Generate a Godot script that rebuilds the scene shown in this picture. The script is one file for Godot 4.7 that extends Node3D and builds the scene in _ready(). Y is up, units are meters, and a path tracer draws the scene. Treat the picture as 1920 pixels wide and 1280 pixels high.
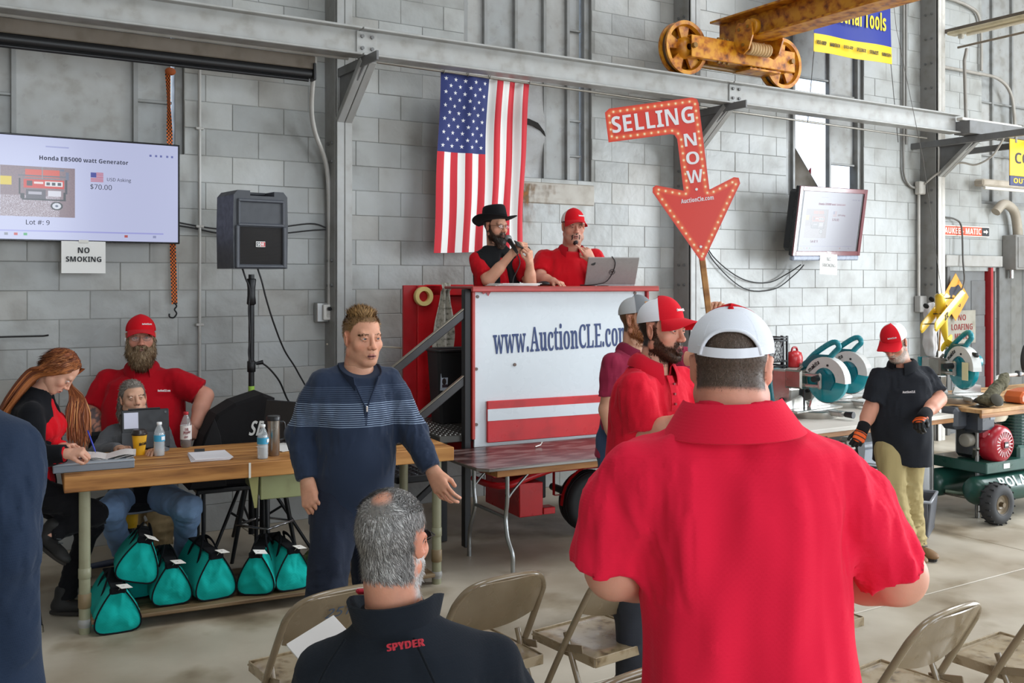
extends Node3D
# An auction in a painted block warehouse: wall along x (z = 0), the room towards +z, metres.

func _ready() -> void:
	var cam := Camera3D.new()
	cam.name = "camera"
	cam.projection = Camera3D.PROJECTION_FRUSTUM
	cam.keep_aspect = Camera3D.KEEP_HEIGHT
	cam.near = .1
	cam.far = 200.0
	cam.size = .1*1280.0/1867.0
	cam.frustum_offset = Vector2(.0,-.1*110.0/1867.0)
	cam.position = Vector3(0,1.92,7.75)
	cam.rotation_degrees = Vector3(0,-32.0,0)
	add_child(cam)
	cam.current = true
	var we := WorldEnvironment.new()
	we.name = "world"
	var env := Environment.new()
	env.background_mode = Environment.BG_SKY
	var sky := Sky.new()
	var sm := ProceduralSkyMaterial.new()
	sm.sky_top_color = Color(.72,.82,.95)
	sm.sky_horizon_color = Color(.92,.95,.98)
	sm.ground_bottom_color = Color(.35,.34,.32)
	sm.ground_horizon_color = Color(.6,.6,.6)
	sm.sky_energy_multiplier = 1.6
	sky.sky_material = sm
	env.sky = sky
	env.tonemap_mode = Environment.TONE_MAPPER_LINEAR
	env.tonemap_exposure = .78
	env.sdfgi_enabled = true
	env.ssao_enabled = true
	env.ssil_enabled = true
	we.environment = env
	add_child(we)
	# daylight through the open loading doors: one in the right wall, one in the wall behind the crowd
	daylight("daylight_right_door",V(15.3,2.6,7.6),V(-1,-.2,-.25),Vector2(6.0,4.6),150.0,Color(.95,.98,1.0))
	daylight("daylight_front_door",V(8.5,2.6,13.6),V(0,-.15,-1),Vector2(6.0,4.6),36.0,Color(.95,.98,1.0))
	daylight("daylight_near_door",V(1.0,2.6,13.6),V(0,-.1,-1),Vector2(4.0,4.2),38.0,Color(.94,.975,1.0))
	# skylights in the roof
	for q in [V(2.5,7.15,5.0),V(7.5,7.15,5.0),V(12.0,7.15,5.0)]:
		daylight("daylight_skylight",q,V(0,-1,.001),Vector2(2.4,4.0),18.0 if q.x < 10.0 else 60.0,Color(.96,.98,1.0))
	build_room()
	build_steel()
	build_wall_things()
	build_stage()
	build_bench()
	build_tools()
	build_chairs()
	build_people()

func daylight(called: String,at: Vector3,to: Vector3,size: Vector2,e: float,c: Color) -> void:
	var l := AreaLight3D.new()
	l.name = called
	l.area_size = size
	l.light_energy = e
	l.light_color = c
	l.area_range = 60.0
	l.shadow_enabled = true
	add_child(l)
	l.position = at
	l.look_at_from_position(at,at+to,Vector3.UP)

# ---------------------------------------------------------------- mesh builder
class Mb:
	var v := PackedVector3Array()
	var n := PackedVector3Array()
	var t := PackedVector2Array()
	var c := PackedColorArray()
	var i := PackedInt32Array()
	var col := Color.WHITE
	var us := 1.0
	func vert(p: Vector3,nn: Vector3,uv := Vector2.ZERO) -> int:
		v.append(p); n.append(nn); t.append(uv); c.append(col)
		return v.size() - 1
	func tri_i(a: int,b: int,d: int) -> void:   # counter-clockwise seen from outside
		i.append(a); i.append(d); i.append(b)
	func tri(a: Vector3,b: Vector3,d: Vector3) -> void:
		var nn := (b - a).cross(d - a).normalized()
		tri_i(vert(a,nn),vert(b,nn),vert(d,nn))
	func quad(a: Vector3,b: Vector3,d: Vector3,e: Vector3) -> void:
		var nn := (b - a).cross(e - a).normalized()
		if nn == Vector3.ZERO: nn = (d - b).cross(e - b).normalized()
		var k := vert(a,nn,Vector2(0,1)); vert(b,nn,Vector2(1,1)); vert(d,nn,Vector2(1,0)); vert(e,nn,Vector2(0,0))
		tri_i(k,k+1,k+2); tri_i(k,k+2,k+3)
	func box(ctr: Vector3,size: Vector3,b := Basis(),bev := .0) -> Mb:
		var s := size*.5
		bev = minf(bev,minf(s.x,minf(s.y,s.z))*.9)
		var ax := [b.x,b.y,b.z]
		var hs := [s.x,s.y,s.z]
		for k in 3:
			for sg in [-1.0,1.0]:
				var u: int = (k+1) % 3
				var w: int = (k+2) % 3
				var o: Vector3 = ctr+ax[k]*(hs[k]*sg)
				var du: Vector3 = ax[u]*(hs[u] - bev)
				var dw: Vector3 = ax[w]*(hs[w] - bev)
				if sg > 0: quad(o - du - dw,o+du - dw,o+du+dw,o - du+dw)
				else: quad(o - du+dw,o+du+dw,o+du - dw,o - du - dw)
		if bev > .0:
			for k in 3:
				var u: int = (k+1) % 3
				var w: int = (k+2) % 3
				for su in [-1.0,1.0]:
					for sw in [-1.0,1.0]:
						var e: Vector3 = ax[k]*(hs[k] - bev)
						var p1: Vector3 = ctr+ax[u]*(su*hs[u])+ax[w]*(sw*(hs[w] - bev))
						var p2: Vector3 = ctr+ax[u]*(su*(hs[u] - bev))+ax[w]*(sw*hs[w])
						_q(p1,p2,e,ax[u]*su+ax[w]*sw)
			for sx in [-1.0,1.0]:
				for sy in [-1.0,1.0]:
					for sz in [-1.0,1.0]:
						var a: Vector3 = ctr+b.x*(sx*s.x)+b.y*(sy*(s.y - bev))+b.z*(sz*(s.z - bev))
						var d: Vector3 = ctr+b.x*(sx*(s.x - bev))+b.y*(sy*s.y)+b.z*(sz*(s.z - bev))
						var e2: Vector3 = ctr+b.x*(sx*(s.x - bev))+b.y*(sy*(s.y - bev))+b.z*(sz*s.z)
						if sx*sy*sz > 0: tri(a,d,e2)
						else: tri(a,e2,d)
		return self
	func _q(p1: Vector3,p2: Vector3,e: Vector3,outw: Vector3) -> void:
		if (p2 - p1).cross(e).dot(outw) > 0: quad(p1 - e,p2 - e,p2+e,p1+e)
		else: quad(p2 - e,p1 - e,p1+e,p2+e)
	# profile: [radius, height] pairs from the bottom up, turned round y of xf
	func lathe(pr: Array,xf := Transform3D(),seg := 24,sx := 1.0,sz := 1.0,sharp := .6) -> Mb:
		var m := pr.size()
		for k in m - 1:
			var p0 := Vector2(pr[k][0],pr[k][1])
			var p1 := Vector2(pr[k+1][0],pr[k+1][1])
			if p0.is_equal_approx(p1): continue
			var nn := Vector2(p1.y - p0.y,-(p1.x - p0.x)).normalized()
			var n0 := nn
			var n1 := nn
			if k > 0:
				var q := Vector2(pr[k - 1][0],pr[k - 1][1])
				var nq := Vector2(p0.y - q.y,-(p0.x - q.x)).normalized()
				if nq.dot(nn) > sharp: n0 = (nq+nn).normalized()
			if k < m - 2:
				var q2 := Vector2(pr[k+2][0],pr[k+2][1])
				var nq2 := Vector2(q2.y - p1.y,-(q2.x - p1.x)).normalized()
				if nq2.dot(nn) > sharp: n1 = (nq2+nn).normalized()
			var base := v.size()
			for j in seg+1:
				var a := TAU*j/seg
				var cs := cos(a)
				var sn := sin(a)
				vert(xf*Vector3(p0.x*cs*sx,p0.y,p0.x*sn*sz),(xf.basis*Vector3(n0.x*cs/sx,n0.y,n0.x*sn/sz)).normalized(),Vector2(float(j)/seg,1.0 - float(k)/(m - 1)))
				vert(xf*Vector3(p1.x*cs*sx,p1.y,p1.x*sn*sz),(xf.basis*Vector3(n1.x*cs/sx,n1.y,n1.x*sn/sz)).normalized(),Vector2(float(j)/seg,1.0 - float(k+1)/(m - 1)))
			for j in seg:
				var q3 := base+j*2
				tri_i(q3,q3+1,q3+3); tri_i(q3,q3+3,q3+2)
		return self
	static func along(a: Vector3,b: Vector3) -> Transform3D:
		var y := (b - a).normalized()
		var x := y.cross(Vector3(.31,.2,.93) if absf(y.dot(Vector3(.31,.2,.93))) < .9 else Vector3(1,0,0)).normalized()
		return Transform3D(Basis(x,y,x.cross(y)),a)
	func cyl(a: Vector3,b: Vector3,ra: float,rb := -1.0,seg := 16,bev := .0) -> Mb:
		if rb < 0: rb = ra
		var l := a.distance_to(b)
		if bev > 0: return lathe([[0,0],[ra - bev,0],[ra,bev],[rb,l - bev],[rb - bev,l],[0,l]],along(a,b),seg)
		return lathe([[0,0],[ra,0],[rb,l],[0,l]],along(a,b),seg)
	func ring(a: Vector3,axis: Vector3,rout: float,r: float,seg := 24,sub := 8) -> Mb:
		var pr2 := []
		for k in sub+1:
			var q := TAU*k/sub
			pr2.append([rout+r*cos(q),r*sin(q)])
		return lathe(pr2,along(a,a+axis),seg,1,1,-1.0)
	func ell(ctr: Vector3,r: Vector3,b := Basis(),seg := 16,rows := 10,y0 := -1.0,y1 := 1.0) -> Mb:
		var base := v.size()
		for k in rows+1:
			var la := lerpf(asin(y0),asin(y1),float(k)/rows)
			for j in seg+1:
				var a := TAU*j/seg
				var d := Vector3(cos(la)*cos(a),sin(la),cos(la)*sin(a))
				vert(ctr+b*(d*r),(b*(d/r)).normalized(),Vector2(float(j)/seg,1.0 - float(k)/rows))
		for k in rows:
			for j in seg:
				var q := base+k*(seg+1)+j
				tri_i(q,q+seg+1,q+seg+2); tri_i(q,q+seg+2,q+1)
		return self
	# a tube through points, radius a number or an array
	func tube(pts: Array,r,seg := 8,caps := true,flat := 1.0,upv := Vector3.ZERO) -> Mb:
		var m := pts.size()
		var base := v.size()
		var up := Vector3.ZERO
		for k in m:
			var d: Vector3 = (pts[mini(k+1,m - 1)] - pts[maxi(k - 1,0)]).normalized()
			if up == Vector3.ZERO:
				up = upv if upv != Vector3.ZERO else (Vector3.UP if absf(d.y) < .9 else Vector3.RIGHT)
			up = (up - d*up.dot(d)).normalized()
			var side := d.cross(up)
			var rr: float = r[k] if r is Array else r
			for j in seg+1:
				var a := TAU*j/seg
				var q := side*cos(a)+up*(sin(a)*flat)
				vert(pts[k]+q*rr,(side*cos(a)*flat+up*sin(a)).normalized(),Vector2(float(j)/seg,float(k)))
		for k in m - 1:
			for j in seg:
				var q := base+k*(seg+1)+j
				tri_i(q,q+seg+1,q+seg+2); tri_i(q,q+seg+2,q+1)
		if caps:
			for e in [0,m - 1]:
				var d: Vector3 = (pts[1] - pts[0]).normalized() if e == 0 else (pts[m - 1] - pts[m - 2]).normalized()
				var cc := vert(pts[e],-d if e == 0 else d)
				var b0 := v.size()
				for j in seg+1: vert(v[base+e*(seg+1)+j],-d if e == 0 else d)
				for j in seg:
					if e == 0: tri_i(cc,b0+j,b0+j+1)
					else: tri_i(cc,b0+j+1,b0+j)
		return self
	static func smooth(pts: Array,per := 6) -> Array:
		var out := []
		var m := pts.size()
		for k in m - 1:
			for j in per:
				out.append((pts[k] as Vector3).cubic_interpolate(pts[k+1],pts[maxi(k - 1,0)],pts[mini(k+2,m - 1)],float(j)/per))
		out.append(pts[m - 1])
		return out
	# polygon (x, y) pushed out along z of xf from 0 to depth, counter-clockwise or not
	func prism(poly: Array,depth: float,xf := Transform3D(),bev := .0) -> Mb:
		var p := PackedVector2Array(poly)
		if Geometry2D.is_polygon_clockwise(p): p.reverse()
		var inner := p
		if bev > 0:
			var q := Geometry2D.offset_polygon(p,-bev)
			if q.size() == 1 and q[0].size() == p.size():
				inner = q[0]
				if Geometry2D.is_polygon_clockwise(inner): inner.reverse()
				var best := 0
				for k in inner.size():
					if inner[k].distance_to(p[0]) < inner[best].distance_to(p[0]): best = k
				var rot := PackedVector2Array()
				for k in inner.size(): rot.append(inner[(best+k) % inner.size()])
				inner = rot
			else: bev = .0
		var tr := Geometry2D.triangulate_polygon(inner)
		var lo := p[0]
		var hi := p[0]
		for q in p:
			lo = lo.min(q); hi = hi.max(q)
		var sz := hi - lo
		for side in [0,1]:
			var z := depth if side else .0
			var nn := xf.basis.z.normalized()*(1.0 if side else -1.0)
			var b := v.size()
			for q in inner: vert(xf*Vector3(q.x,q.y,z),nn,Vector2((q.x - lo.x)/sz.x,1.0 - (q.y - lo.y)/sz.y))
			for k in range(0,tr.size(),3):
				var fl := (inner[tr[k+1]] - inner[tr[k]]).cross(inner[tr[k+2]] - inner[tr[k]]) > 0
				if fl == (side == 1): tri_i(b+tr[k],b+tr[k+1],b+tr[k+2])
				else: tri_i(b+tr[k],b+tr[k+2],b+tr[k+1])
		var m := p.size()
		for k in m:
			var a := p[k]
			var d := p[(k+1) % m]
			quad(xf*Vector3(a.x,a.y,bev),xf*Vector3(d.x,d.y,bev),xf*Vector3(d.x,d.y,depth - bev),xf*Vector3(a.x,a.y,depth - bev))
			if bev > 0:
				var ai := inner[k]
				var di := inner[(k+1) % m]
				quad(xf*Vector3(a.x,a.y,depth - bev),xf*Vector3(d.x,d.y,depth - bev),xf*Vector3(di.x,di.y,depth),xf*Vector3(ai.x,ai.y,depth))
				quad(xf*Vector3(ai.x,ai.y,0),xf*Vector3(di.x,di.y,0),xf*Vector3(d.x,d.y,bev),xf*Vector3(a.x,a.y,bev))
		return self
	# closed sheet of thickness th over f(u, v) -> Vector3
	func sheet(nu: int,nv: int,f: Callable,th := .0) -> Mb:
		var P := []
		for k in nv+1:
			for j in nu+1: P.append(f.call(float(j)/nu,float(k)/nv))
		var N := []
		for k in nv+1:
			for j in nu+1:
				var dx: Vector3 = P[k*(nu+1)+mini(j+1,nu)] - P[k*(nu+1)+maxi(j - 1,0)]
				var dy: Vector3 = P[mini(k+1,nv)*(nu+1)+j] - P[maxi(k - 1,0)*(nu+1)+j]
				var nn := dx.cross(dy)
				if nn.length_squared() < 1e-16:
					var k2 := clampi(k,1,nv - 1)
					nn = (P[k2*(nu+1)+mini(j+1,nu)] - P[k2*(nu+1)+maxi(j - 1,0)]).cross(P[(k2+1)*(nu+1)+j] - P[(k2 - 1)*(nu+1)+j])
				N.append(nn.normalized())
		for side in ([0,1] if th > 0 else [0]):
			var b := v.size()
			for k in P.size():
				vert(P[k] - (N[k]*th if side else Vector3.ZERO),-N[k] if side else N[k],Vector2(float(k % (nu+1))/nu,1.0 - float(k/(nu+1))/nv))
			for k in nv:
				for j in nu:
					var q := b+k*(nu+1)+j
					if side:
						tri_i(q,q+nu+2,q+1); tri_i(q,q+nu+1,q+nu+2)
					else:
						tri_i(q,q+1,q+nu+2); tri_i(q,q+nu+2,q+nu+1)
		if th > 0:
			for j in nu:
				_edge(P,N,j+1,j,th); _edge(P,N,nv*(nu+1)+j,nv*(nu+1)+j+1,th)
			for k in nv:
				_edge(P,N,k*(nu+1),(k+1)*(nu+1),th); _edge(P,N,(k+1)*(nu+1)+nu,k*(nu+1)+nu,th)
		return self
	func _edge(P: Array,N: Array,a: int,b: int,th: float) -> void:
		quad(P[a],P[b],P[b] - N[b]*th,P[a] - N[a]*th)
	func mesh_in(m: Mesh,xf: Transform3D) -> Mb:
		var s := m.surface_get_arrays(0)
		var b := v.size()
		var vs: PackedVector3Array = s[Mesh.ARRAY_VERTEX]
		var ns: PackedVector3Array = s[Mesh.ARRAY_NORMAL]
		for k in vs.size(): vert(xf*vs[k],(xf.basis*ns[k]).normalized())
		if s[Mesh.ARRAY_INDEX] != null and (s[Mesh.ARRAY_INDEX] as PackedInt32Array).size() > 0:
			for k in s[Mesh.ARRAY_INDEX]: i.append(b+k)
		else:
			for k in vs.size(): i.append(b+k)
		return self
	func add(o: Mb,xf := Transform3D()) -> Mb:
		var b := v.size()
		for k in o.v.size():
			v.append(xf*o.v[k]); n.append((xf.basis*o.n[k]).normalized()); t.append(o.t[k]); c.append(o.c[k])
		for k in o.i: i.append(b+k)
		return self
	func mesh() -> ArrayMesh:
		var a := []
		a.resize(Mesh.ARRAY_MAX)
		a[Mesh.ARRAY_VERTEX] = v; a[Mesh.ARRAY_NORMAL] = n; a[Mesh.ARRAY_TEX_UV] = t; a[Mesh.ARRAY_COLOR] = c; a[Mesh.ARRAY_INDEX] = i
		var m := ArrayMesh.new()
		m.add_surface_from_arrays(Mesh.PRIMITIVE_TRIANGLES,a)
		return m

# ---------------------------------------------------------------- distance field, meshed as surface nets
class Fld:
	var o: Vector3
	var h: float
	var nx: int
	var ny: int
	var nz: int
	var d: PackedFloat32Array
	var ra: PackedInt32Array
	var rb: PackedInt32Array
	func _init(lo: Vector3,hi: Vector3,cell: float) -> void:
		o = lo; h = cell
		nx = int((hi.x - lo.x)/cell)+2; ny = int((hi.y - lo.y)/cell)+2; nz = int((hi.z - lo.z)/cell)+2
		d.resize(nx*ny*nz); d.fill(1.0)
		ra.resize(ny*nz); ra.fill(nx); rb.resize(ny*nz); rb.fill(-1)
	func rng(lo: Vector3,hi: Vector3) -> Array:
		var a := ((lo - o)/h).floor()
		var b := ((hi - o)/h).ceil()
		return [clampi(int(a.x),0,nx - 1),clampi(int(a.y),0,ny - 1),clampi(int(a.z),0,nz - 1),clampi(int(b.x),0,nx - 1),clampi(int(b.y),0,ny - 1),clampi(int(b.z),0,nz - 1)]
	func mark(r: Array) -> void:
		for z in range(r[2],r[5]+1):
			for y in range(r[1],r[4]+1):
				var k := z*ny+y
				ra[k] = mini(ra[k],r[0])
				rb[k] = maxi(rb[k],r[3])
	# rounded cone a-b; cut: 1 flat at b, 2 flat at a, 3 both
	func cone(a: Vector3,b: Vector3,ra: float,rb := -1.0,k := .02,cut := 0) -> Fld:
		if rb < 0: rb = ra
		var m := maxf(ra,rb)+k+2.5*h
		var r := rng(a.min(b) - Vector3.ONE*m,a.max(b)+Vector3.ONE*m)
		mark(r)
		var ab := b - a
		var l := maxf(ab.length(),1e-5)
		var un := ab/l
		var il2 := 1.0/(l*l)
		var dr := rb - ra
		var ik := .25/maxf(k,1e-5)
		for z in range(r[2],r[5]+1):
			for y in range(r[1],r[4]+1):
				var row := (z*ny+y)*nx
				var p := Vector3(o.x+r[0]*h,o.y+y*h,o.z+z*h) - a
				for x in range(r[0],r[3]+1):
					var t := clampf(p.dot(ab)*il2,.0,1.0)
					var e := (p - ab*t).length() - (ra+dr*t)
					if cut:
						var s := p.dot(un)
						if cut & 1: e = maxf(e,s - l)
						if cut & 2: e = maxf(e,-s)
					var q := d[row+x]
					var w := k - absf(e - q)
					q = minf(e,q)
					if w > .0: q -= w*w*ik
					d[row+x] = q
					p.x += h
		return self
	func chain(pts: Array,rad: Array,k := .02,cut := 0) -> Fld:
		for j in pts.size() - 1: cone(pts[j],pts[j+1],rad[j],rad[j+1],k,cut if j == pts.size() - 2 else 0)
		return self
	func ell(ctr: Vector3,rad: Vector3,k := .02,b := Basis(),sub := false) -> Fld:
		var m := maxf(rad.x,maxf(rad.y,rad.z))+k+2.5*h
		var r := rng(ctr - Vector3.ONE*m,ctr+Vector3.ONE*m)
		if not sub: mark(r)
		var bt := b.transposed()
		var ik := .25/maxf(k,1e-5)
		var mr := minf(rad.x,minf(rad.y,rad.z))
		for z in range(r[2],r[5]+1):
			for y in range(r[1],r[4]+1):
				var row := (z*ny+y)*nx
				for x in range(r[0],r[3]+1):
					var p := bt*(Vector3(o.x+x*h,o.y+y*h,o.z+z*h) - ctr)
					var g := p/rad
					var k0 := g.length()
					var e: float
					if k0 < .05: e = -mr
					else: e = k0*(k0 - 1.0)/(g/rad).length()
					var q := d[row+x]
					if sub:
						e = -e
						var w := k - absf(e - q)
						q = maxf(e,q)
						if w > .0: q += w*w*ik
					else:
						var w := k - absf(e - q)
						q = minf(e,q)
						if w > .0: q -= w*w*ik
					d[row+x] = q
		return self
	# trunk: stations [height, half width, half depth, shift along z] in the frame f
	func loft(f: Transform3D,st: Array,k := .03,pw := 2.3) -> Fld:
		var y0: float = st[0][0]
		var y1: float = st[-1][0]
		var mw := .0
		for s in st: mw = maxf(mw,maxf(s[1],s[2]+absf(s[3])))
		var m := mw+k+2.0*h
		var lo := Vector3.ONE*1e9
		var hi := -lo
		for s in st:
			var cc := f*Vector3(0,s[0],s[3])
			var rr := Vector3.ONE*(maxf(s[1],s[2])+k+2.0*h)
			lo = lo.min(cc - rr); hi = hi.max(cc+rr)
		var r := rng(lo,hi)
		mark(r)
		var inv := f.affine_inverse()
		var ik := .25/maxf(k,1e-5)
		var tabn := 64
		var tw := PackedFloat32Array()
		var td := PackedFloat32Array()
		var tz := PackedFloat32Array()
		for j in tabn+1:
			var y := lerpf(y0,y1,float(j)/tabn)
			var s := 0
			while s < st.size() - 2 and y > st[s+1][0]: s += 1
			var u: float = (y - st[s][0])/(st[s+1][0] - st[s][0])
			var pm: Array = st[maxi(s - 1,0)]
			var pn: Array = st[mini(s+2,st.size() - 1)]
			tw.append(cubic_interpolate(st[s][1],st[s+1][1],pm[1],pn[1],u))
			td.append(cubic_interpolate(st[s][2],st[s+1][2],pm[2],pn[2],u))
			tz.append(cubic_interpolate(st[s][3],st[s+1][3],pm[3],pn[3],u))
		var sc := tabn/(y1 - y0)
		var mg := k+3.0*h
		var sq := clampf((pw - 2.0)*.4,.0,.5)
		for z in range(r[2],r[5]+1):
			for y in range(r[1],r[4]+1):
				var row := (z*ny+y)*nx
				for x in range(r[0],r[3]+1):
					var p := inv*Vector3(o.x+x*h,o.y+y*h,o.z+z*h)
					var g := clampf((p.y - y0)*sc,.0,tabn - .001)
					var gi := int(g)
					var gf := g - gi
					var a := tw[gi]+(tw[gi+1] - tw[gi])*gf
					var b := td[gi]+(td[gi+1] - td[gi])*gf
					var zz := p.z - tz[gi] - (tz[gi+1] - tz[gi])*gf
					var ax := absf(p.x)
					var az := absf(zz)
					if ax > a+mg or az > b+mg: continue
					var ga := ax/a
					var gb := az/b
					var rr := sqrt(ga*ga+gb*gb)*(1.0 - sq)+maxf(ga,gb)*sq
					var len2 := sqrt(ax*ax+az*az)
					var e := len2 - len2/maxf(rr,1e-3) if rr > .3 else -minf(a,b)*(1.0 - rr)
					e = maxf(e*.92,maxf(p.y - y1,y0 - p.y))
					var q := d[row+x]
					var w := k - absf(e - q)
					q = minf(e,q)
					if w > .0: q -= w*w*ik
					d[row+x] = q
		return self
	# keep only the side of the plane where n.p < c, inside a box if one is given
	func clip(n: Vector3,c: float,lo := Vector3.ONE*-1e9,hi := Vector3.ONE*1e9,k := .0) -> Fld:
		var r := rng(lo.max(o),hi.min(o+Vector3(nx,ny,nz)*h))
		for z in range(r[2],r[5]+1):
			for y in range(r[1],r[4]+1):
				var row := (z*ny+y)*nx
				var e := n.dot(Vector3(o.x+r[0]*h,o.y+y*h,o.z+z*h)) - c
				var st := n.x*h
				for x in range(r[0],r[3]+1):
					if k > .0:
						var q := d[row+x]
						var w := k - absf(e - q)
						q = maxf(e,q)
						if w > .0: q += w*w*.25/k
						d[row+x] = q
					elif e > d[row+x]: d[row+x] = e
					e += st
		return self
	# folds and lumps: noise read at a stretched place, near the surface only
	func ripple(amp: float,sc: Vector3,nz_: FastNoiseLite,lo := Vector3.ONE*-1e9,hi := Vector3.ONE*1e9,b := Basis()) -> Fld:
		var r := rng(lo.max(o),hi.min(o+Vector3(nx,ny,nz)*h))
		var lim := 3.0*h+amp
		for z in range(r[2],r[5]+1):
			for y in range(r[1],r[4]+1):
				var row := (z*ny+y)*nx
				for x in range(maxi(r[0],ra[z*ny+y]),mini(r[3],rb[z*ny+y])+1):
					var q := d[row+x]
					if q < lim and q > -lim:
						d[row+x] = q+amp*nz_.get_noise_3dv(b*Vector3(o.x+x*h,o.y+y*h,o.z+z*h)*sc)
		return self
	func mesh(mb: Mb,xf := Transform3D(),colfn = null) -> Mb:
		var id := PackedInt32Array()
		id.resize(nx*ny*nz)
		id.fill(-1)
		var sy := nx
		var sz := nx*ny
		var near := 3.0*h
		var act := PackedInt32Array()
		var det := xf.basis.determinant() < 0
		for z in nz - 1:
			for y in ny - 1:
				var row := (z*ny+y)*nx
				var x := maxi(0,ra[z*ny+y] - 1)
				var xe := mini(nx - 1,rb[z*ny+y]+1)
				while x < xe:
					var q := row+x
					var d0 := d[q]
					if d0 > near or d0 < -near:
						x += 1
						continue
					var d1 := d[q+1]
					var d2 := d[q+sy]
					var d3 := d[q+sy+1]
					var d4 := d[q+sz]
					var d5 := d[q+sz+1]
					var d6 := d[q+sz+sy]
					var d7 := d[q+sz+sy+1]
					var cnt := int(d0 < 0)+int(d1 < 0)+int(d2 < 0)+int(d3 < 0)+int(d4 < 0)+int(d5 < 0)+int(d6 < 0)+int(d7 < 0)
					if cnt == 0 or cnt == 8:
						x += 1
						continue
					var s := Vector3.ZERO
					var m := 0
					if (d0 < 0) != (d1 < 0): s += Vector3(d0/(d0 - d1),0,0); m += 1
					if (d2 < 0) != (d3 < 0): s += Vector3(d2/(d2 - d3),1,0); m += 1
					if (d4 < 0) != (d5 < 0): s += Vector3(d4/(d4 - d5),0,1); m += 1
					if (d6 < 0) != (d7 < 0): s += Vector3(d6/(d6 - d7),1,1); m += 1
					if (d0 < 0) != (d2 < 0): s += Vector3(0,d0/(d0 - d2),0); m += 1
					if (d1 < 0) != (d3 < 0): s += Vector3(1,d1/(d1 - d3),0); m += 1
					if (d4 < 0) != (d6 < 0): s += Vector3(0,d4/(d4 - d6),1); m += 1
					if (d5 < 0) != (d7 < 0): s += Vector3(1,d5/(d5 - d7),1); m += 1
					if (d0 < 0) != (d4 < 0): s += Vector3(0,0,d0/(d0 - d4)); m += 1
					if (d1 < 0) != (d5 < 0): s += Vector3(1,0,d1/(d1 - d5)); m += 1
					if (d2 < 0) != (d6 < 0): s += Vector3(0,1,d2/(d2 - d6)); m += 1
					if (d3 < 0) != (d7 < 0): s += Vector3(1,1,d3/(d3 - d7)); m += 1
					s /= m
					var lp := o+(Vector3(x,y,z)+s)*h
					var g := Vector3(d1 - d0+d3 - d2+d5 - d4+d7 - d6,d2 - d0+d3 - d1+d6 - d4+d7 - d5,d4 - d0+d5 - d1+d6 - d2+d7 - d3)
					if colfn != null: mb.col = colfn.call(lp)
					act.append(q)
					id[q] = mb.vert(xf*lp,(xf.basis*g).normalized(),Vector2(lp.x,-lp.y)*mb.us)
					x += 1
		for q in act:
			var z := q/sz
			var y := (q/nx) % ny
			var x := q % nx
			if x < 1 or y < 1 or z < 1: continue
			var ins := d[q] < 0
			if ins != (d[q+1] < 0): _face(mb,id[q - sy - sz],id[q - sz],id[q],id[q - sy],ins != det)
			if ins != (d[q+sy] < 0): _face(mb,id[q - sz - 1],id[q - 1],id[q],id[q - sz],ins != det)
			if ins != (d[q+sz] < 0): _face(mb,id[q - 1 - sy],id[q - sy],id[q],id[q - 1],ins != det)
		mb.col = Color.WHITE
		return mb
	func _face(mb: Mb,a: int,b: int,e: int,f: int,fwd: bool) -> void:
		if a < 0 or b < 0 or e < 0 or f < 0: return
		if fwd:
			mb.tri_i(a,b,e); mb.tri_i(a,e,f)
		else:
			mb.tri_i(a,e,b); mb.tri_i(a,f,e)

# ---------------------------------------------------------------- materials
var mats := {}
var tex := {}

func noise_tex(key: String,freq: float,size := 512,ramp: Array = [],oct := 4,type := FastNoiseLite.TYPE_SIMPLEX_SMOOTH,sd := 1,nrm := .0) -> Texture2D:
	if tex.has(key): return tex[key]
	var n := FastNoiseLite.new()
	n.noise_type = type
	n.seed = sd
	n.frequency = freq
	n.fractal_octaves = oct
	var t := NoiseTexture2D.new()
	t.width = size; t.height = size
	t.seamless = true
	t.noise = n
	if nrm > 0:
		t.as_normal_map = true
		t.bump_strength = nrm
	if ramp.size():
		var g := Gradient.new()
		var of := PackedFloat32Array()
		var cs := PackedColorArray()
		for r in ramp:
			of.append(r[0]); cs.append(Color(r[1]))
		g.offsets = of; g.colors = cs
		t.color_ramp = g
	tex[key] = t
	return t

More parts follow.
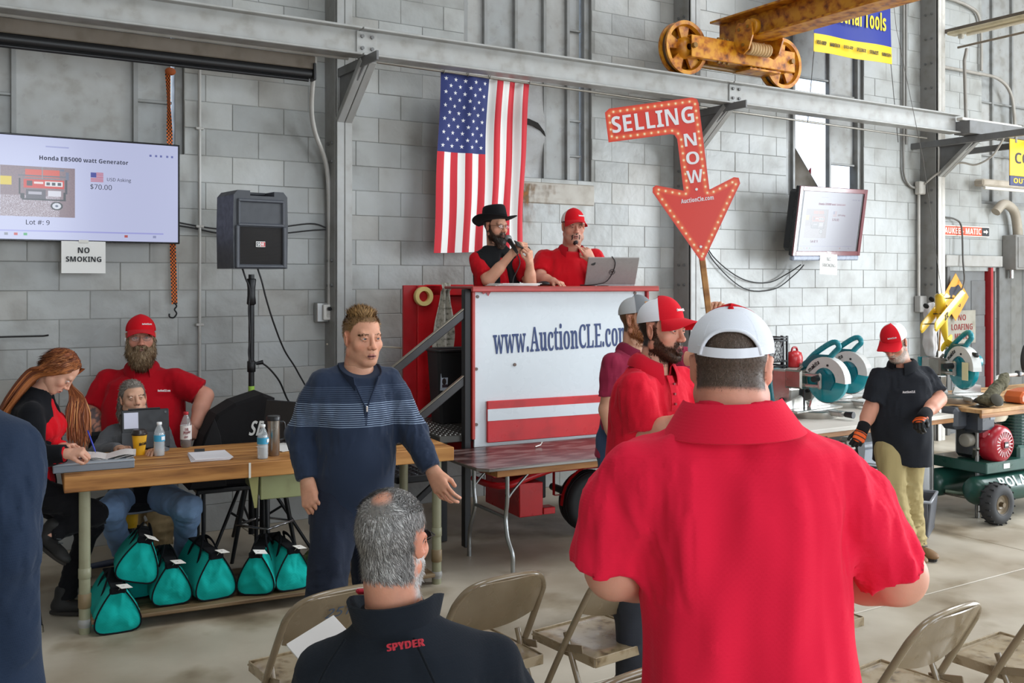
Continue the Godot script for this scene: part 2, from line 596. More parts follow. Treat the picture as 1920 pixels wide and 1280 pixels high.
func mat(hex,rough := .6,metal := .0,o := {}) -> StandardMaterial3D:
	var key := str(hex)+"|"+str(rough)+"|"+str(metal)+"|"+str(o)
	if mats.has(key): return mats[key]
	var m := StandardMaterial3D.new()
	m.albedo_color = Color(hex) if hex is String else hex
	m.roughness = rough
	m.metallic = metal
	if o.has("vc"): m.vertex_color_use_as_albedo = true
	if o.has("alb"): m.albedo_texture = o.alb
	if o.has("bump"):
		m.heightmap_enabled = true
		m.heightmap_texture = o.bump
		m.heightmap_scale = o.get("bs",.2)
	if o.has("rt"):
		m.roughness_texture = o.rt
		m.roughness_texture_channel = BaseMaterial3D.TEXTURE_CHANNEL_RED
	if o.has("tri"):
		m.uv1_triplanar = true
		m.uv1_scale = o.tri if o.tri is Vector3 else Vector3.ONE*o.tri
		if o.get("world",false): m.uv1_world_triplanar = true
	elif o.has("uv"): m.uv1_scale = o.uv
	if o.has("det"):
		m.detail_enabled = true
		m.detail_albedo = o.det
		m.detail_blend_mode = o.get("dm",BaseMaterial3D.BLEND_MODE_MUL)
	if o.has("em"):
		m.emission_enabled = true
		m.emission = Color(o.em)
		m.emission_energy_multiplier = o.get("ee",1.0)
	if o.has("emt"):
		m.emission_enabled = true
		m.emission = Color.BLACK
		m.emission_texture = o.emt
		m.emission_energy_multiplier = o.get("ee",1.0)
	if o.has("rim"):
		m.rim_enabled = true
		m.rim = o.rim
		m.rim_tint = .5
	if o.has("coat"):
		m.clearcoat_enabled = true
		m.clearcoat = o.coat
		m.clearcoat_roughness = o.get("cr",.1)
	if o.has("spec"): m.metallic_specular = o.spec
	if o.has("sss"):
		m.subsurf_scatter_enabled = true
		m.subsurf_scatter_strength = o.sss
	if o.has("alpha"):
		m.transparency = BaseMaterial3D.TRANSPARENCY_ALPHA
		m.albedo_color.a = o.alpha
	if o.has("refr"):
		m.refraction_enabled = true
		m.refraction_scale = o.refr
		m.albedo_color.a = o.get("ra",.02)
	if o.has("back"):
		m.backlight_enabled = true
		m.backlight = Color(o.back)
	m.cull_mode = BaseMaterial3D.CULL_DISABLED
	mats[key] = m
	return m

func paint(hex,rough := .45,o := {}) -> StandardMaterial3D:    # painted metal with faint unevenness and grime
	var d := {"det": noise_tex("grime",.006,512,[[.0,"d9d5cd"],[.4,"f3f1ee"],[1.0,"ffffff"]],6),"tri": 1.3,"rt": noise_tex("rough",.02,256,[[.0,"a0a0a0"],[1.0,"ffffff"]],4)}
	d.merge(o,true)
	return mat(hex,rough,o.get("metal",.0),d)

func steel(hex := "b9b9b6",rough := .32) -> StandardMaterial3D:
	return mat(hex,rough,.9,{"rt": noise_tex("rough",.02,256,[[.0,"a0a0a0"],[1.0,"ffffff"]],4),"tri": 2.0})

func rubber(hex := "17181a",rough := .75) -> StandardMaterial3D:
	return mat(hex,rough,.0,{"bump": noise_tex("rough",.02,256,[],4),"bs": .05,"tri": 5.0})

func plastic(hex,rough := .4) -> StandardMaterial3D:
	return mat(hex,rough,.0,{"rt": noise_tex("rough",.02,256,[[.0,"a0a0a0"],[1.0,"ffffff"]],4),"tri": 3.0})

func cloth(hex,o := {}) -> StandardMaterial3D:
	var d := {"bump": weave(),"bs": .06,"tri": 12.0,"rim": .35,"spec": .25,"vc": 1}
	d.merge(o,true)
	return mat(hex,.92,.0,d)

func weave() -> Texture2D:
	if tex.has("weave"): return tex.weave
	var im := Image.create(128,128,false,Image.FORMAT_RGB8)
	for y in 128:
		for x in 128:
			var a := sin(x*TAU/8.0)*(1.0 if (x/8+y/8) % 2 else -1.0)
			var b := sin(y*TAU/8.0)
			var q := .5+.22*a+.22*b
			im.set_pixel(x,y,Color(q,q,q))
	tex.weave = ImageTexture.create_from_image(im)
	return tex.weave

# ---------------------------------------------------------------- objects
func uname(called: String) -> String:
	if not has_node(NodePath(called)): return called
	var k := 1
	while has_node(NodePath("%s_%03d" % [called,k])): k += 1
	return "%s_%03d" % [called,k]

func tag(o: Node,label: String,category := "",group := "",kind := "") -> void:
	if label: o.set_meta("label",label)
	if category: o.set_meta("category",category)
	if group: o.set_meta("group",group)
	if kind: o.set_meta("kind",kind)

func thing(called: String,label: String,category: String,at := Vector3.ZERO,turn := .0,group := "",kind := "") -> Node3D:
	var o := Node3D.new()
	o.name = uname(called)
	add_child(o)
	o.position = at
	o.rotation.y = turn
	tag(o,label,category,group,kind)
	return o

func part(called: String,mb: Mb,m: Material,parent: Node,label := "",stuff := false) -> MeshInstance3D:
	var o := MeshInstance3D.new()
	o.mesh = mb.mesh()
	o.material_override = m
	var nm := called
	var k := 0
	while parent.has_node(NodePath(nm)):
		k += 1
		nm = "%s_%03d" % [called,k]
	o.name = nm
	parent.add_child(o)
	if label: o.set_meta("label",label)
	if stuff: o.set_meta("kind","stuff")
	return o

func single(called: String,mb: Mb,m: Material,label: String,category: String,at := Vector3.ZERO,turn := .0,group := "",kind := "") -> MeshInstance3D:
	var o := part(uname(called),mb,m,self)
	o.position = at
	o.rotation.y = turn
	tag(o,label,category,group,kind)
	return o

func copy(src: Node3D,label: String,at: Vector3,turn: float,group := "") -> Node3D:
	var r: Node3D = src.duplicate()
	var base := str(src.name)
	if base.length() > 4 and base[-4] == "_" and base.right(3).is_valid_int(): base = base.left(-4)
	r.name = uname(base)
	add_child(r)
	r.position = at
	r.rotation.y = turn
	r.set_meta("label",label)
	if group: r.set_meta("group",group)
	return r

var fonts := {}
func letters(s: String,w: float,hgt: float,xf: Transform3D,font := "Droid Sans",bold := true,depth := .002,shear := .0) -> Mb:
	var key := font+str(bold)
	if not fonts.has(key):
		var f := SystemFont.new()
		f.font_names = PackedStringArray([font])
		f.font_weight = 700 if bold else 400
		fonts[key] = f
	var t := TextMesh.new()
	t.font = fonts[key]
	t.text = s
	t.font_size = 48
	t.pixel_size = .01
	t.depth = .02
	t.curve_step = 1.0
	var a := t.get_aabb()
	if hgt <= 0: hgt = w*a.size.y/a.size.x
	if w <= 0: w = hgt*a.size.x/a.size.y
	var sc := Vector3(w/a.size.x,hgt/a.size.y,depth/maxf(a.size.z,1e-4))
	var cc := a.position+a.size*.5
	var q := Transform3D(Basis(Vector3(sc.x,0,0),Vector3(shear*sc.y,sc.y,0),Vector3(0,0,sc.z)),Vector3.ZERO)
	q.origin = -(q.basis*cc)
	var mb := Mb.new()
	mb.mesh_in(t,xf*q)
	return mb

func V(x: float,y: float,z: float) -> Vector3: return Vector3(x,y,z)
func T(b: Basis,at: Vector3) -> Transform3D: return Transform3D(b,at)
func eul(x: float,y: float,z: float) -> Basis: return Basis.from_euler(Vector3(deg_to_rad(x),deg_to_rad(y),deg_to_rad(z)))
func lin(hex) -> Color: return Color(hex).srgb_to_linear()
func noise(sd: int,freq := 1.0,oct := 2,type := FastNoiseLite.TYPE_SIMPLEX_SMOOTH) -> FastNoiseLite:
	var n := FastNoiseLite.new()
	n.seed = sd; n.frequency = freq; n.fractal_octaves = oct; n.noise_type = type
	return n

# ---------------------------------------------------------------- the room
func build_room() -> void:
	var paint_tex := noise_tex("wallgrime",.004,512,[[.0,"cfcbc4"],[.4,"f0eeea"],[1.0,"ffffff"]],6,FastNoiseLite.TYPE_SIMPLEX_SMOOTH,5)
	var lump := noise_tex("lump",.012,512,[],5,FastNoiseLite.TYPE_SIMPLEX_SMOOTH,9)
	# floor: old concrete, stained, with saw cuts
	var fl := noise_tex("concrete",.003,1024,[[.0,"a89f92"],[.3,"b6ada0"],[.55,"c8c2b8"],[.8,"d6d1c8"],[1.0,"e2ded6"]],7,FastNoiseLite.TYPE_SIMPLEX_SMOOTH,3)
	var fd := noise_tex("stain",.009,512,[[.0,"a1998d"],[.22,"dcd7ce"],[.4,"ffffff"],[1.0,"ffffff"]],6,FastNoiseLite.TYPE_SIMPLEX_SMOOTH,21)
	var fm := mat("e9e3d8",.62,.0,{"alb": fl,"tri": Vector3(.23,.23,.23),"rt": noise_tex("froug",.006,512,[[.0,"858585"],[1.0,"ffffff"]],5),"bump": lump,"bs": .25,"det": fd,"spec": .45})
	var f := thing("floor","stained bare concrete floor with saw-cut joints","floor",Vector3.ZERO,0,"","structure")
	# slabs between the saw cuts
	var xs := [-3.0,2.35,6.9,11.4,15.5]
	var zs := [-.3,3.9,8.3,14.0]
	for a in xs.size() - 1:
		for b in zs.size() - 1:
			var w: float = xs[a+1] - xs[a]
			var d: float = zs[b+1] - zs[b]
			part("slab",Mb.new().box(V(xs[a]+w/2,-.1,zs[b]+d/2),V(w - .008,.2,d - .008),Basis(),.004),fm,f)
	part("sub_base",Mb.new().box(V(6.25,-.22,6.8),V(18.5,.2,14.4)),mat("4a443c",.95),f)
	# the block wall, z = 0, with four bays of old sash filled in, and a doorway
	openings = [[.5,1.9,2.86,9.0],[4.34,5.75,2.86,9.0],[8.43,9.73,2.86,9.0],[12.05,13.4,2.95,9.0],[11.3,12.35,-1.0,2.13]]
	var w := thing("wall_back","painted concrete block wall behind the stage, glossy grey-white paint","wall",Vector3.ZERO,0,"","structure")
	var core := Mb.new()
	for r in free_rects(-2.5,15.5,.0,7.2): core.box(V((r[0]+r[1])/2,(r[2]+r[3])/2,-.099),V(r[1] - r[0],r[3] - r[2],.19))
	var tones := []
	for hx in ["a3a6a6","a8abab","9da0a0","adafae","a5a5a2"]:
		tones.append(mat(hx,.42,.0,{"det": paint_tex,"tri": Vector3(.8,.8,.8),"world": true,"bump": lump,"bs": .5,"spec": .5,"coat": .25,"cr": .3}))
	part("mortar",core,mat("949695",.6,.0,{"det": paint_tex,"tri": .8,"world": true}),w)
	var rng := RandomNumberGenerator.new()
	rng.seed = 7
	var blocks := []
	var ch := .207
	var bw := .414
	for row in 35:
		var y0 := row*ch
		var off := (.0 if row % 2 else bw*.5) - 2.7
		for k in 46:
			var spans := [[off+k*bw,off+(k+1)*bw]]
			for op in openings:
				if y0+ch*.5 > op[2] and y0+ch*.5 < op[3]:
					var nx := []
					for s in spans:
						if s[1] <= op[0] or s[0] >= op[1]: nx.append(s)
						else:
							if s[0] < op[0]: nx.append([s[0],op[0]])
							if s[1] > op[1]: nx.append([op[1],s[1]])
					spans = nx
			for s in spans:
				if s[1] - s[0] > .05 and s[0] < 15.3: blocks.append([s[0],s[1],y0])
	# the blocks that show largest are pieces of their own
	var cx := .848
	var sn := .53
	var ranked := []
	for k in blocks.size():
		var b: Array = blocks[k]
		var X: float = (b[0]+b[1])/2
		var x := X*cx - 7.75*sn
		var z := X*sn+7.75*cx
		var px := 960+1867*x/z
		var py: float = 530 - 1867*(b[2]+.1 - 1.92)/z
		if px > -30 and px < 1950 and py > -25 and py < 1010: ranked.append([z/(b[1] - b[0]+.15),k])
	ranked.sort_custom(func(p,q): return p[0] < q[0])
	var solo := {}
	for k in mini(300,ranked.size()): solo[ranked[k][1]] = true
	var rest := Mb.new()
	var meshes := {}
	for k in blocks.size():
		var b: Array = blocks[k]
		var bwid: float = b[1] - b[0]
		var proud := rng.randf_range(-.0025,.003)
		var tone := rng.randi() % 5
		if solo.has(k):
			var wk := int(round(bwid*200))
			if not meshes.has(wk): meshes[wk] = Mb.new().box(V(0,0,-.04),V(bwid - .002,ch - .002,.08),Basis(),.004).mesh()
			var o := MeshInstance3D.new()
			o.mesh = meshes[wk]
			o.material_override = tones[tone]
			o.name = "block" if not w.has_node("block") else "block_%03d" % k
			w.add_child(o)
			o.position = V((b[0]+b[1])/2,b[2]+ch/2,proud)
			o.rotation = V(rng.randf_range(-.004,.004),rng.randf_range(-.006,.006),rng.randf_range(-.003,.003))
		else:
			rest.box(V((b[0]+b[1])/2,b[2]+ch/2,-.04+proud),V(bwid - .002,ch - .002,.08),Basis(),.004)
	part("far_block",rest,tones[1],w,"",true)
	# other walls and the ceiling, out of the picture
	var wm := mat("b4b2ae",.7,.0,{"det": paint_tex,"tri": .5})
	single("wall_left",Mb.new().box(V(-2.6,3.6,6.8),V(.2,7.2,14.6)),wm,"painted wall at the left end of the hall","wall",Vector3.ZERO,0,"","structure")
	var rw := Mb.new()
	rw.box(V(15.6,3.6,2.1),V(.2,7.2,4.8)); rw.box(V(15.6,3.6,12.4),V(.2,7.2,3.4)); rw.box(V(15.6,6.1,7.6),V(.2,2.2,6.4))
	single("wall_right",rw,wm,"painted end wall with a tall open loading door","wall",Vector3.ZERO,0,"","structure")
	var fw := Mb.new()
	fw.box(V(-1.8,3.6,14.1),V(1.6,7.2,.2)); fw.box(V(4.25,3.6,14.1),V(2.5,7.2,.2)); fw.box(V(13.5,3.6,14.1),V(4.2,7.2,.2))
	fw.box(V(1,6.1,14.1),V(4.2,2.2,.2)); fw.box(V(8.5,6.1,14.1),V(6.2,2.2,.2))
	single("wall_front",fw,wm,"painted wall behind the crowd with two open loading doors","wall",Vector3.ZERO,0,"","structure")
	single("ceiling",Mb.new().box(V(6.5,7.3,6.9),V(18.6,.2,14.8)),mat("8d8a84",.8),"dull grey roof deck over the hall","ceiling",Vector3.ZERO,0,"","structure")
	single("ground",Mb.new().box(V(8,-.45,8),V(120,.2,120)),mat("8b8880",.95),"asphalt yard outside the hall","ground",Vector3.ZERO,0,"","structure")
	# sash bays: vertical bars at x, cross bars at y, panes filled with painted sheet
	bay("window_1","painted-over sash bay above the big wall screen",.5,1.9,2.86,6.9,[.74,1.56],{0: [3.25,3.9],1: [3.95],2: [3.29,3.9,4.4]},[])
	bay("window_2","painted-over sash bay behind the hanging flag, one sheet torn",4.34,5.75,2.86,6.9,[4.6,4.93,5.25,5.52],{0: [3.95],1: [3.95],2: [3.95],3: [3.95],4: [3.14,3.48,3.95,4.35]},[[1,0],[2,0]])
	bay("window_3","sash bay with a broken-out pane above the small wall screen",8.43,9.73,2.86,6.9,[8.62,9.22],{0: [3.9],1: [4.02,4.25],2: [3.3,4.1]},[[1,0],[1,1],[2,0]])
	bay("window_4","painted-over sash bay above the grey door",12.05,13.4,2.95,6.9,[12.4,12.85],{0: [3.6,4.3],1: [3.6,4.3],2: [3.6,4.3]},[])
	# torn sheet in window 2
	var sh := Mb.new()
	sh.sheet(8,14,func(u: float,v: float): return V(4.62+u*.62,2.9+v*1.03,-.085+.03*exp(-pow((v - .42)*5.0,2))*u+.012*sin(u*5+v*4)),.003)
	part("torn_sheet",sh,paint("a6a7a8",.35),get_node("window_2"))
	var tr := Mb.new()
	tr.prism([Vector2(0,0),Vector2(.1,.035),Vector2(.2,.03),Vector2(.3,.0),Vector2(.37,-.075),Vector2(.385,-.12),Vector2(.33,-.07),Vector2(.24,-.03),Vector2(.12,-.01)],.006,T(Basis(),V(4.86,3.42,-.05)))
	part("tear",tr,mat("1c1a17",.9),get_node("window_2"),"dark curled tear in the sheet")
	var sl := Mb.new().box(V(5.02,2.76,.0),V(1.52,.2,.022),Basis(),.01)
	part("sill",sl,paint("aaa59c",.55),get_node("window_2"))
	# rust run under window 2
	var ri := Image.create(128,256,false,Image.FORMAT_RGBA8)
	var rn := noise(19,1.0,4)
	for y in 256:
		for x in 128:
			var u := (x - 64.0)/64.0
			var v := y/256.0
			var q := exp(-pow((u+.25)*3.4,2))*(1.0 - v)+.5*exp(-pow((u - .5)*4.0,2))*(.7 - v)
			var al := clampf(q*(.75+1.3*rn.get_noise_2d(x*.09,y*.012))+.25*rn.get_noise_2d(x*.03,y*.03)*(1 - v) - .06,0,1)*smoothstep(.0,.04,v)
			ri.set_pixel(x,y,Color("8c5a22").lerp(Color("6d5a44"),clampf(.5+rn.get_noise_2d(x*.05,y*.02),0,1))*Color(1,1,1,al))
	var rm := mat("ffffff",.8,.0,{"alb": ImageTexture.create_from_image(ri),"alpha": 1.0})
	var rq := Mb.new()
	rq.quad(V(4.72,2.3,.013),V(5.42,2.3,.013),V(5.42,2.85,.013),V(4.72,2.85,.013))
	part("rust_run",rq,rm,get_node("window_2"),"orange rust runs below the sill")
	# what shows through the broken-out panes of window 3
	single("wall_annex",Mb.new().box(V(9.0,3.6,-3.2),V(6.0,7.2,.2)),paint("c9c4ba",.7),"pale wall of the next building seen through the broken pane","wall",Vector3.ZERO,0,"","structure")
	var ch2 := thing("duct_chute","grimy slanting duct chute outside the broken window pane","duct",V(9.0,3.35,-.62))
	part("chute_body",Mb.new().box(V(0,0,0),V(1.5,.34,.34),eul(0,0,-48),.01),paint("6f675c",.8),ch2)
	part("chute_flange",Mb.new().box(V(-.17,-.19,.1),V(1.1,.03,.3),eul(0,0,-48),.004),paint("8f8678",.7),ch2)
	var mo := thing("blower_motor","grey blower housing with round motor behind the broken pane","motor",V(9.0,2.4,-1.0))
	part("housing",Mb.new().box(V(-.1,.42,0),V(.7,.85,.5),Basis(),.02),paint("8d8e8a",.6),mo)
	part("motor_can",Mb.new().cyl(V(.25,.6,.3),V(.25,.6,.0),.2,-1,24,.02),paint("55565a",.6),mo)
	part("vent_slot",Mb.new().box(V(-.34,.62,.255),V(.1,.22,.02),Basis(),.004),mat("2c2c2a",.8),mo)
	part("stand",Mb.new().box(V(0,-1.2,0),V(.5,2.4,.3),Basis(),.01),paint("77756f",.7),mo)
	single("roof_beam",Mb.new().box(V(9.0,3.42,-1.9),V(2.6,.2,.15),Basis(),.006),paint("6a4a36",.7),"rust-brown beam crossing outside the broken window pane","beam")
	single("red_sheet",Mb.new().prism([Vector2(0,0),Vector2(.2,.22),Vector2(.2,-.18),Vector2(.02,-.18)],.01,T(Basis(),V(9.3,3.1,-.6))),mat("b8202c",.5),"torn red sheet seen through the small lower pane","sheet")
	# doorway
	var d := thing("door_1","grey panelled steel door in a red-edged frame at the far end","door",V(11.32,0,-.02),0,"","structure")
	part("leaf",Mb.new().box(V(.42,1.06,-.03),V(.84,2.1,.045),Basis(),.004),paint("6d6f70",.5),d)
	for q in [[.16,.3],[.58,.3]]:
		for yy in [[.2,.5],[.85,.5],[1.5,.45]]:
			var pn := Mb.new()
			pn.box(V(q[0]+q[1]/2 - .04,yy[0]+yy[1]/2,-.005),V(q[1],yy[1],.012),Basis(),.008)
			part("panel",pn,paint("676869",.5),d)
	part("jamb",Mb.new().box(V(.9,1.06,.0),V(.05,2.12,.12),Basis(),.004),paint("a8262a",.5),d,"red door jamb")
	part("jamb",Mb.new().box(V(-.02,1.06,.0),V(.06,2.12,.12),Basis(),.004),paint("686866",.5),d)
	part("head",Mb.new().box(V(.5,2.2,.02),V(1.2,.14,.12),Basis(),.004),paint("a9a8a5",.5),d)
	part("side_panel",Mb.new().box(V(1.0,1.06,-.02),V(.16,2.12,.04),Basis(),.004),paint("72736f",.5),d)
	# grey boarding right of the door
	var bd := thing("trim_1","grey painted board cladding beside the far door","cladding",Vector3.ZERO,0,"","structure")
	for k in 5: part("board",Mb.new().box(V(12.5+k*.26,1.06,.02),V(.255,2.12,.05),Basis(),.006),paint(["707170","767673","6b6c6b"][k % 3],.55),bd)

var openings := []

func free_rects(x0: float,x1: float,y0: float,y1: float) -> Array:
	var out := []
	var xs := [x0,x1]
	for op in openings: xs.append_array([op[0],op[1]])
	xs.sort()
	for k in xs.size() - 1:
		var a: float = xs[k]
		var b: float = xs[k+1]
		if b - a < 1e-3: continue
		var m := (a+b)/2
		var cuts := []
		for op in openings:
			if m > op[0] and m < op[1]: cuts.append([op[2],op[3]])
		cuts.sort()
		var y := y0
		for c in cuts:
			if c[0] > y: out.append([a,b,y,minf(c[0],y1)])
			y = maxf(y,c[1])
		if y < y1: out.append([a,b,y,y1])
	return out

func bay(called: String,label: String,x0: float,x1: float,y0: float,y1: float,bars: Array,cross: Dictionary,open: Array) -> void:
	var o := thing(called,label,"window",Vector3.ZERO,0,"","structure")
	var fm := paint("8e9090",.45)
	var fr := Mb.new()
	for x in [x0+.03,x1 - .03]: fr.box(V(x,(y0+y1)/2,-.1),V(.06,y1 - y0,.12),Basis(),.004)
	for y in [y0+.02,y1 - .02]: fr.box(V((x0+x1)/2,y,-.1),V(x1 - x0 - .12,.05,.1),Basis(),.004)
	part("frame",fr,fm,o)
	var xs := [x0+.06]
	xs.append_array(bars)
	xs.append(x1 - .06)
	for b in bars: part("mullion",Mb.new().box(V(b,(y0+y1)/2,-.09),V(.035,y1 - y0 - .06,.06),Basis(),.004),fm,o)
	for k in xs.size() - 1:
		var ys := [y0+.04]
		ys.append_array(cross.get(k,[]))
		ys.append(y1 - .04)
		for j in ys.size() - 1:
			if j > 0: part("crossbar",Mb.new().box(V((xs[k]+xs[k+1])/2,ys[j],-.09),V(xs[k+1] - xs[k] - .03,.022,.04),Basis(),.004),fm,o)
			if [k,j] in open: continue
			var w: float = xs[k+1] - xs[k] - .03
			var hh: float = ys[j+1] - ys[j] - .02
			part("panel",Mb.new().box(V((xs[k]+xs[k+1])/2,(ys[j]+ys[j+1])/2,-.11),V(w,hh,.02),Basis(),.003),paint(["9fa1a1","a6a7a6","9b9e9f"][(k+j) % 3],.4),o)

func i_beam(a: Vector3,b: Vector3,up: Vector3,hh: float,w: float,tf := .018,tw := .012) -> Mb:
	var z := (b - a).normalized()
	var y := (up - z*up.dot(z)).normalized()
	var bs := Basis(y.cross(z),y,z)
	var l := a.distance_to(b)
	var m := (a+b)/2
	var mb := Mb.new()
	mb.box(m,V(tw,hh - tf*2,l),bs)
	for s in [-1.0,1.0]: mb.box(m+y*(s*(hh - tf)/2),V(w,tf,l),bs,.004)
	return mb

# ---------------------------------------------------------------- steelwork, pipes and the crane
func build_steel() -> void:
	var grey := paint("a2a3a2",.45)
	var dark := paint("6c6d6e",.5)
	var words := ["left of the speaker and flag","behind the arrow sign","beside the yellow model plane"]
	var cols := [3.1,6.86,10.85]
	for k in 3:
		var x: float = cols[k]
		var c := thing("steel_column","grey painted steel column "+["between the speaker and the flag","behind the red arrow sign","behind the yellow model plane"][k],"column",V(x,0,0),0,"columns along the block wall","structure")
		part("web",Mb.new().box(V(0,3.4,.12),V(.014,6.8,.24),Basis(),.003),dark,c)
		for s in [-1.0,1.0]: part("flange",Mb.new().box(V(s*.034,3.4,.245),V(.064,6.8,.016),Basis(),.004),grey if k < 2 else paint("cfcdc8",.4),c)
		part("side_plate",Mb.new().box(V(-.064,3.4,.11),V(.012,6.8,.22),Basis(),.003),paint("8c8c8a",.5),c)
		var bolts := Mb.new()
		for y in [1.9,2.1,2.9,3.05,4.3,4.6,4.9,5.2]:
			for z in [.08,.16]: bolts.cyl(V(-.07,y,z),V(-.085,y,z),.014,-1,6)
		part("bolt",bolts,dark,c,"",true)
		# knee brace out to the runway beam
		var a := V(0,3.22,.23)
		var b := V(0,3.62,.72)
		for s in [-1.0,1.0]:
			part("brace",Mb.new().box((a+b)/2+V(s*.034,0,0),V(.062,.05,a.distance_to(b)),Basis(V(1,0,0),V(0,.49,-.40).normalized(),V(0,.40,.49).normalized()),.004),grey,c)
		var g := Mb.new()
		g.prism([Vector2(0,0),Vector2(.5,0),Vector2(.5,-.06),Vector2(.0,-.4)],.012,T(Basis(V(0,0,1),V(0,1,0),V(-1,0,0)),V(-.03,3.63,.22)))
		part("gusset",g,dark,c)
		part("arm",Mb.new().box(V(-.05,3.6,.55),V(.02,.07,.9),Basis(),.003),dark,c)
	# the runway beam, in lengths joined by bolted plates
	var b1 := thing("runway_beam","long grey painted steel runway beam along the block wall","beam",V(0,3.745,.72),0,"","structure")
	part("beam_length",i_beam(V(-2.3,0,0),V(3.02,0,0),Vector3.UP,.215,.15),grey,b1)
	part("beam_length",i_beam(V(3.03,0,0),V(6.85,0,0),Vector3.UP,.215,.15),grey,b1)
	part("beam_length",i_beam(V(6.86,0,0),V(10.42,0,0),Vector3.UP,.215,.15),grey,b1)
	for x in [3.08,6.93]:
		var pl := part("splice_plate",Mb.new().box(V(x,0,.012),V(.17,.17,.014),Basis(),.004),grey,b1)
		for dx in [-.04,.04]:
			for dy in [-.045,.045]: part("bolt",Mb.new().cyl(V(x+dx,dy,.018),V(x+dx,dy,.034),.015,-1,6),dark,pl)
	var b2 := thing("crane_stop_beam","dark steel beam end on a long bracket past the last column","beam",V(0,3.7,.9),0,"","structure")
	part("web",Mb.new().box(V(11.0,0,-.1),V(1.15,.15,.2),Basis(),.004),dark,b2)
	part("rail",Mb.new().box(V(11.0,.1,-.12),V(1.18,.035,.08),Basis(),.006),paint("d5d2cc",.4),b2)
	part("buffer",Mb.new().cyl(V(11.58,.1,-.12),V(11.64,.1,-.12),.035,-1,12),steel(),b2)
	part("bracket",Mb.new().box(V(10.62,-.115,.05),V(.05,.075,1.9),Basis(),.004),dark,b2)
	part("bracket",Mb.new().box(V(11.6,-.115,.0),V(.05,.075,1.7),Basis(),.004),dark,b2)
	# roller door tube and its casing above the big screen
	var rd := thing("roller_screen","long dark roller tube under a grimy casing above the big screen","roller",V(0,3.545,.5))
	part("casing",Mb.new().box(V(.25,.05,-.02),V(5.0,.1,.09),Basis(),.006),paint("6d6358",.8),rd)
	part("tube",Mb.new().cyl(V(-2.25,-.035,.0),V(2.72,-.035,.0),.036,-1,16),mat("1b1b1d",.45),rd)
	part("hem_bar",Mb.new().cyl(V(-2.25,-.085,.01),V(2.7,-.085,.01),.013,-1,10),mat("2b2b2d",.35,.5),rd)
	part("bracket",Mb.new().box(V(2.74,-.02,0),V(.02,.13,.09),Basis(),.004),mat("252527",.5),rd)
	# conduits
	var cg := paint("b4b3b0",.4)
	var grp := "conduits on the block wall"
	single("conduit",Mb.new().tube([V(-2.3,3.655,.56),V(3.0,3.655,.56)],.017,10),cg,"grey conduit running under the runway beam above the big screen","conduit",Vector3.ZERO,0,grp)
	single("conduit",Mb.new().tube(Mb.smooth([V(2.75,3.65,.5),V(2.76,3.6,.48),V(2.78,3.3,.36),V(2.86,3.12,.22),V(3.0,2.85,.12),V(3.035,2.4,.09),V(3.035,1.74,.09)],6),.019,10),cg,"pale conduit bending down beside the speaker to the outlet box","conduit",Vector3.ZERO,0,grp)
	var c3 := thing("conduit","thin vertical conduit on the wall between big screen and speaker","conduit",Vector3.ZERO,0,grp)
	part("pipe",Mb.new().tube([V(2.01,3.56,.025),V(2.01,1.1,.025)],.012,8),cg,c3)
	for y in [3.1,2.35,1.6]: part("clip",Mb.new().box(V(2.01,y,.02),V(.06,.02,.035),Basis(),.004),cg,c3)
	single("conduit",Mb.new().tube(Mb.smooth([V(10.42,5.6,.03),V(10.42,4.5,.03),V(10.42,3.5,.03),V(10.44,3.22,.03),V(10.55,3.1,.03),V(10.7,3.08,.03)],5),.017,8),paint("8c8b88",.45),"grey conduit curving in to the box beside the end column","conduit",Vector3.ZERO,0,grp)
	single("conduit",Mb.new().tube([V(10.47,5.6,.03),V(10.47,3.6,.03)],.015,8),paint("8c8b88",.45),"second thin conduit beside the end column, ending at the beam","conduit",Vector3.ZERO,0,grp)
	var c6 := thing("conduit","pale conduit dropping from a round box to a switch box","conduit",Vector3.ZERO,0,grp)
	part("pipe",Mb.new().tube([V(10.7,3.05,.04),V(10.7,1.75,.04)],.018,8),paint("cbc9c5",.4),c6)
	part("junction_box",Mb.new().box(V(10.7,3.08,.06),V(.12,.16,.08),Basis(),.012),paint("d3d1cc",.4),c6)
	part("switch_box",Mb.new().box(V(10.72,1.66,.05),V(.13,.2,.09),Basis(),.008),paint("a9a8a6",.45),c6)
	single("cable",Mb.new().tube(Mb.smooth([V(10.72,3.12,.1),V(10.78,3.25,.25),V(10.9,3.36,.45),V(11.0,3.33,.6),V(11.02,3.42,.8),V(11.0,3.6,.95)],6),.012,8),paint("b9b6b0",.4),"grey flexible cable looping from wall box up to the stop beam","cable")
	single("conduit",Mb.new().tube(Mb.smooth([V(11.1,4.62,.04),V(11.9,4.62,.04),V(12.35,4.6,.04),V(12.62,4.45,.04),V(12.72,4.1,.04),V(12.72,3.4,.04)],5),.022,8),paint("a29e98",.45),"thick conduit bending down past the upper panes at the far end","conduit",Vector3.ZERO,0,grp)
	single("conduit",Mb.new().tube(Mb.smooth([V(11.1,5.5,.04),V(11.7,5.46,.04),V(11.95,5.3,.04),V(11.98,4.66,.04)],5),.02,8),paint("a29e98",.45),"short hooked conduit near the ceiling at the far end","conduit",Vector3.ZERO,0,grp)
	single("drop_pipe",Mb.new().tube([V(11.05,4.75,.45),V(11.0,4.6,.45),V(10.96,3.8,.5)],.02,8),paint("8e8a84",.45),"slim pipe dropping from the strip lamp to the beam end","pipe")
	var ob := thing("outlet_box","metal wall box with white duplex outlet beside the column","outlet",V(3.0,1.68,.08))
	part("back_box",Mb.new().box(V(-.02,0,-.03),V(.1,.16,.07),Basis(),.006),steel("a8a8a6",.4),ob)
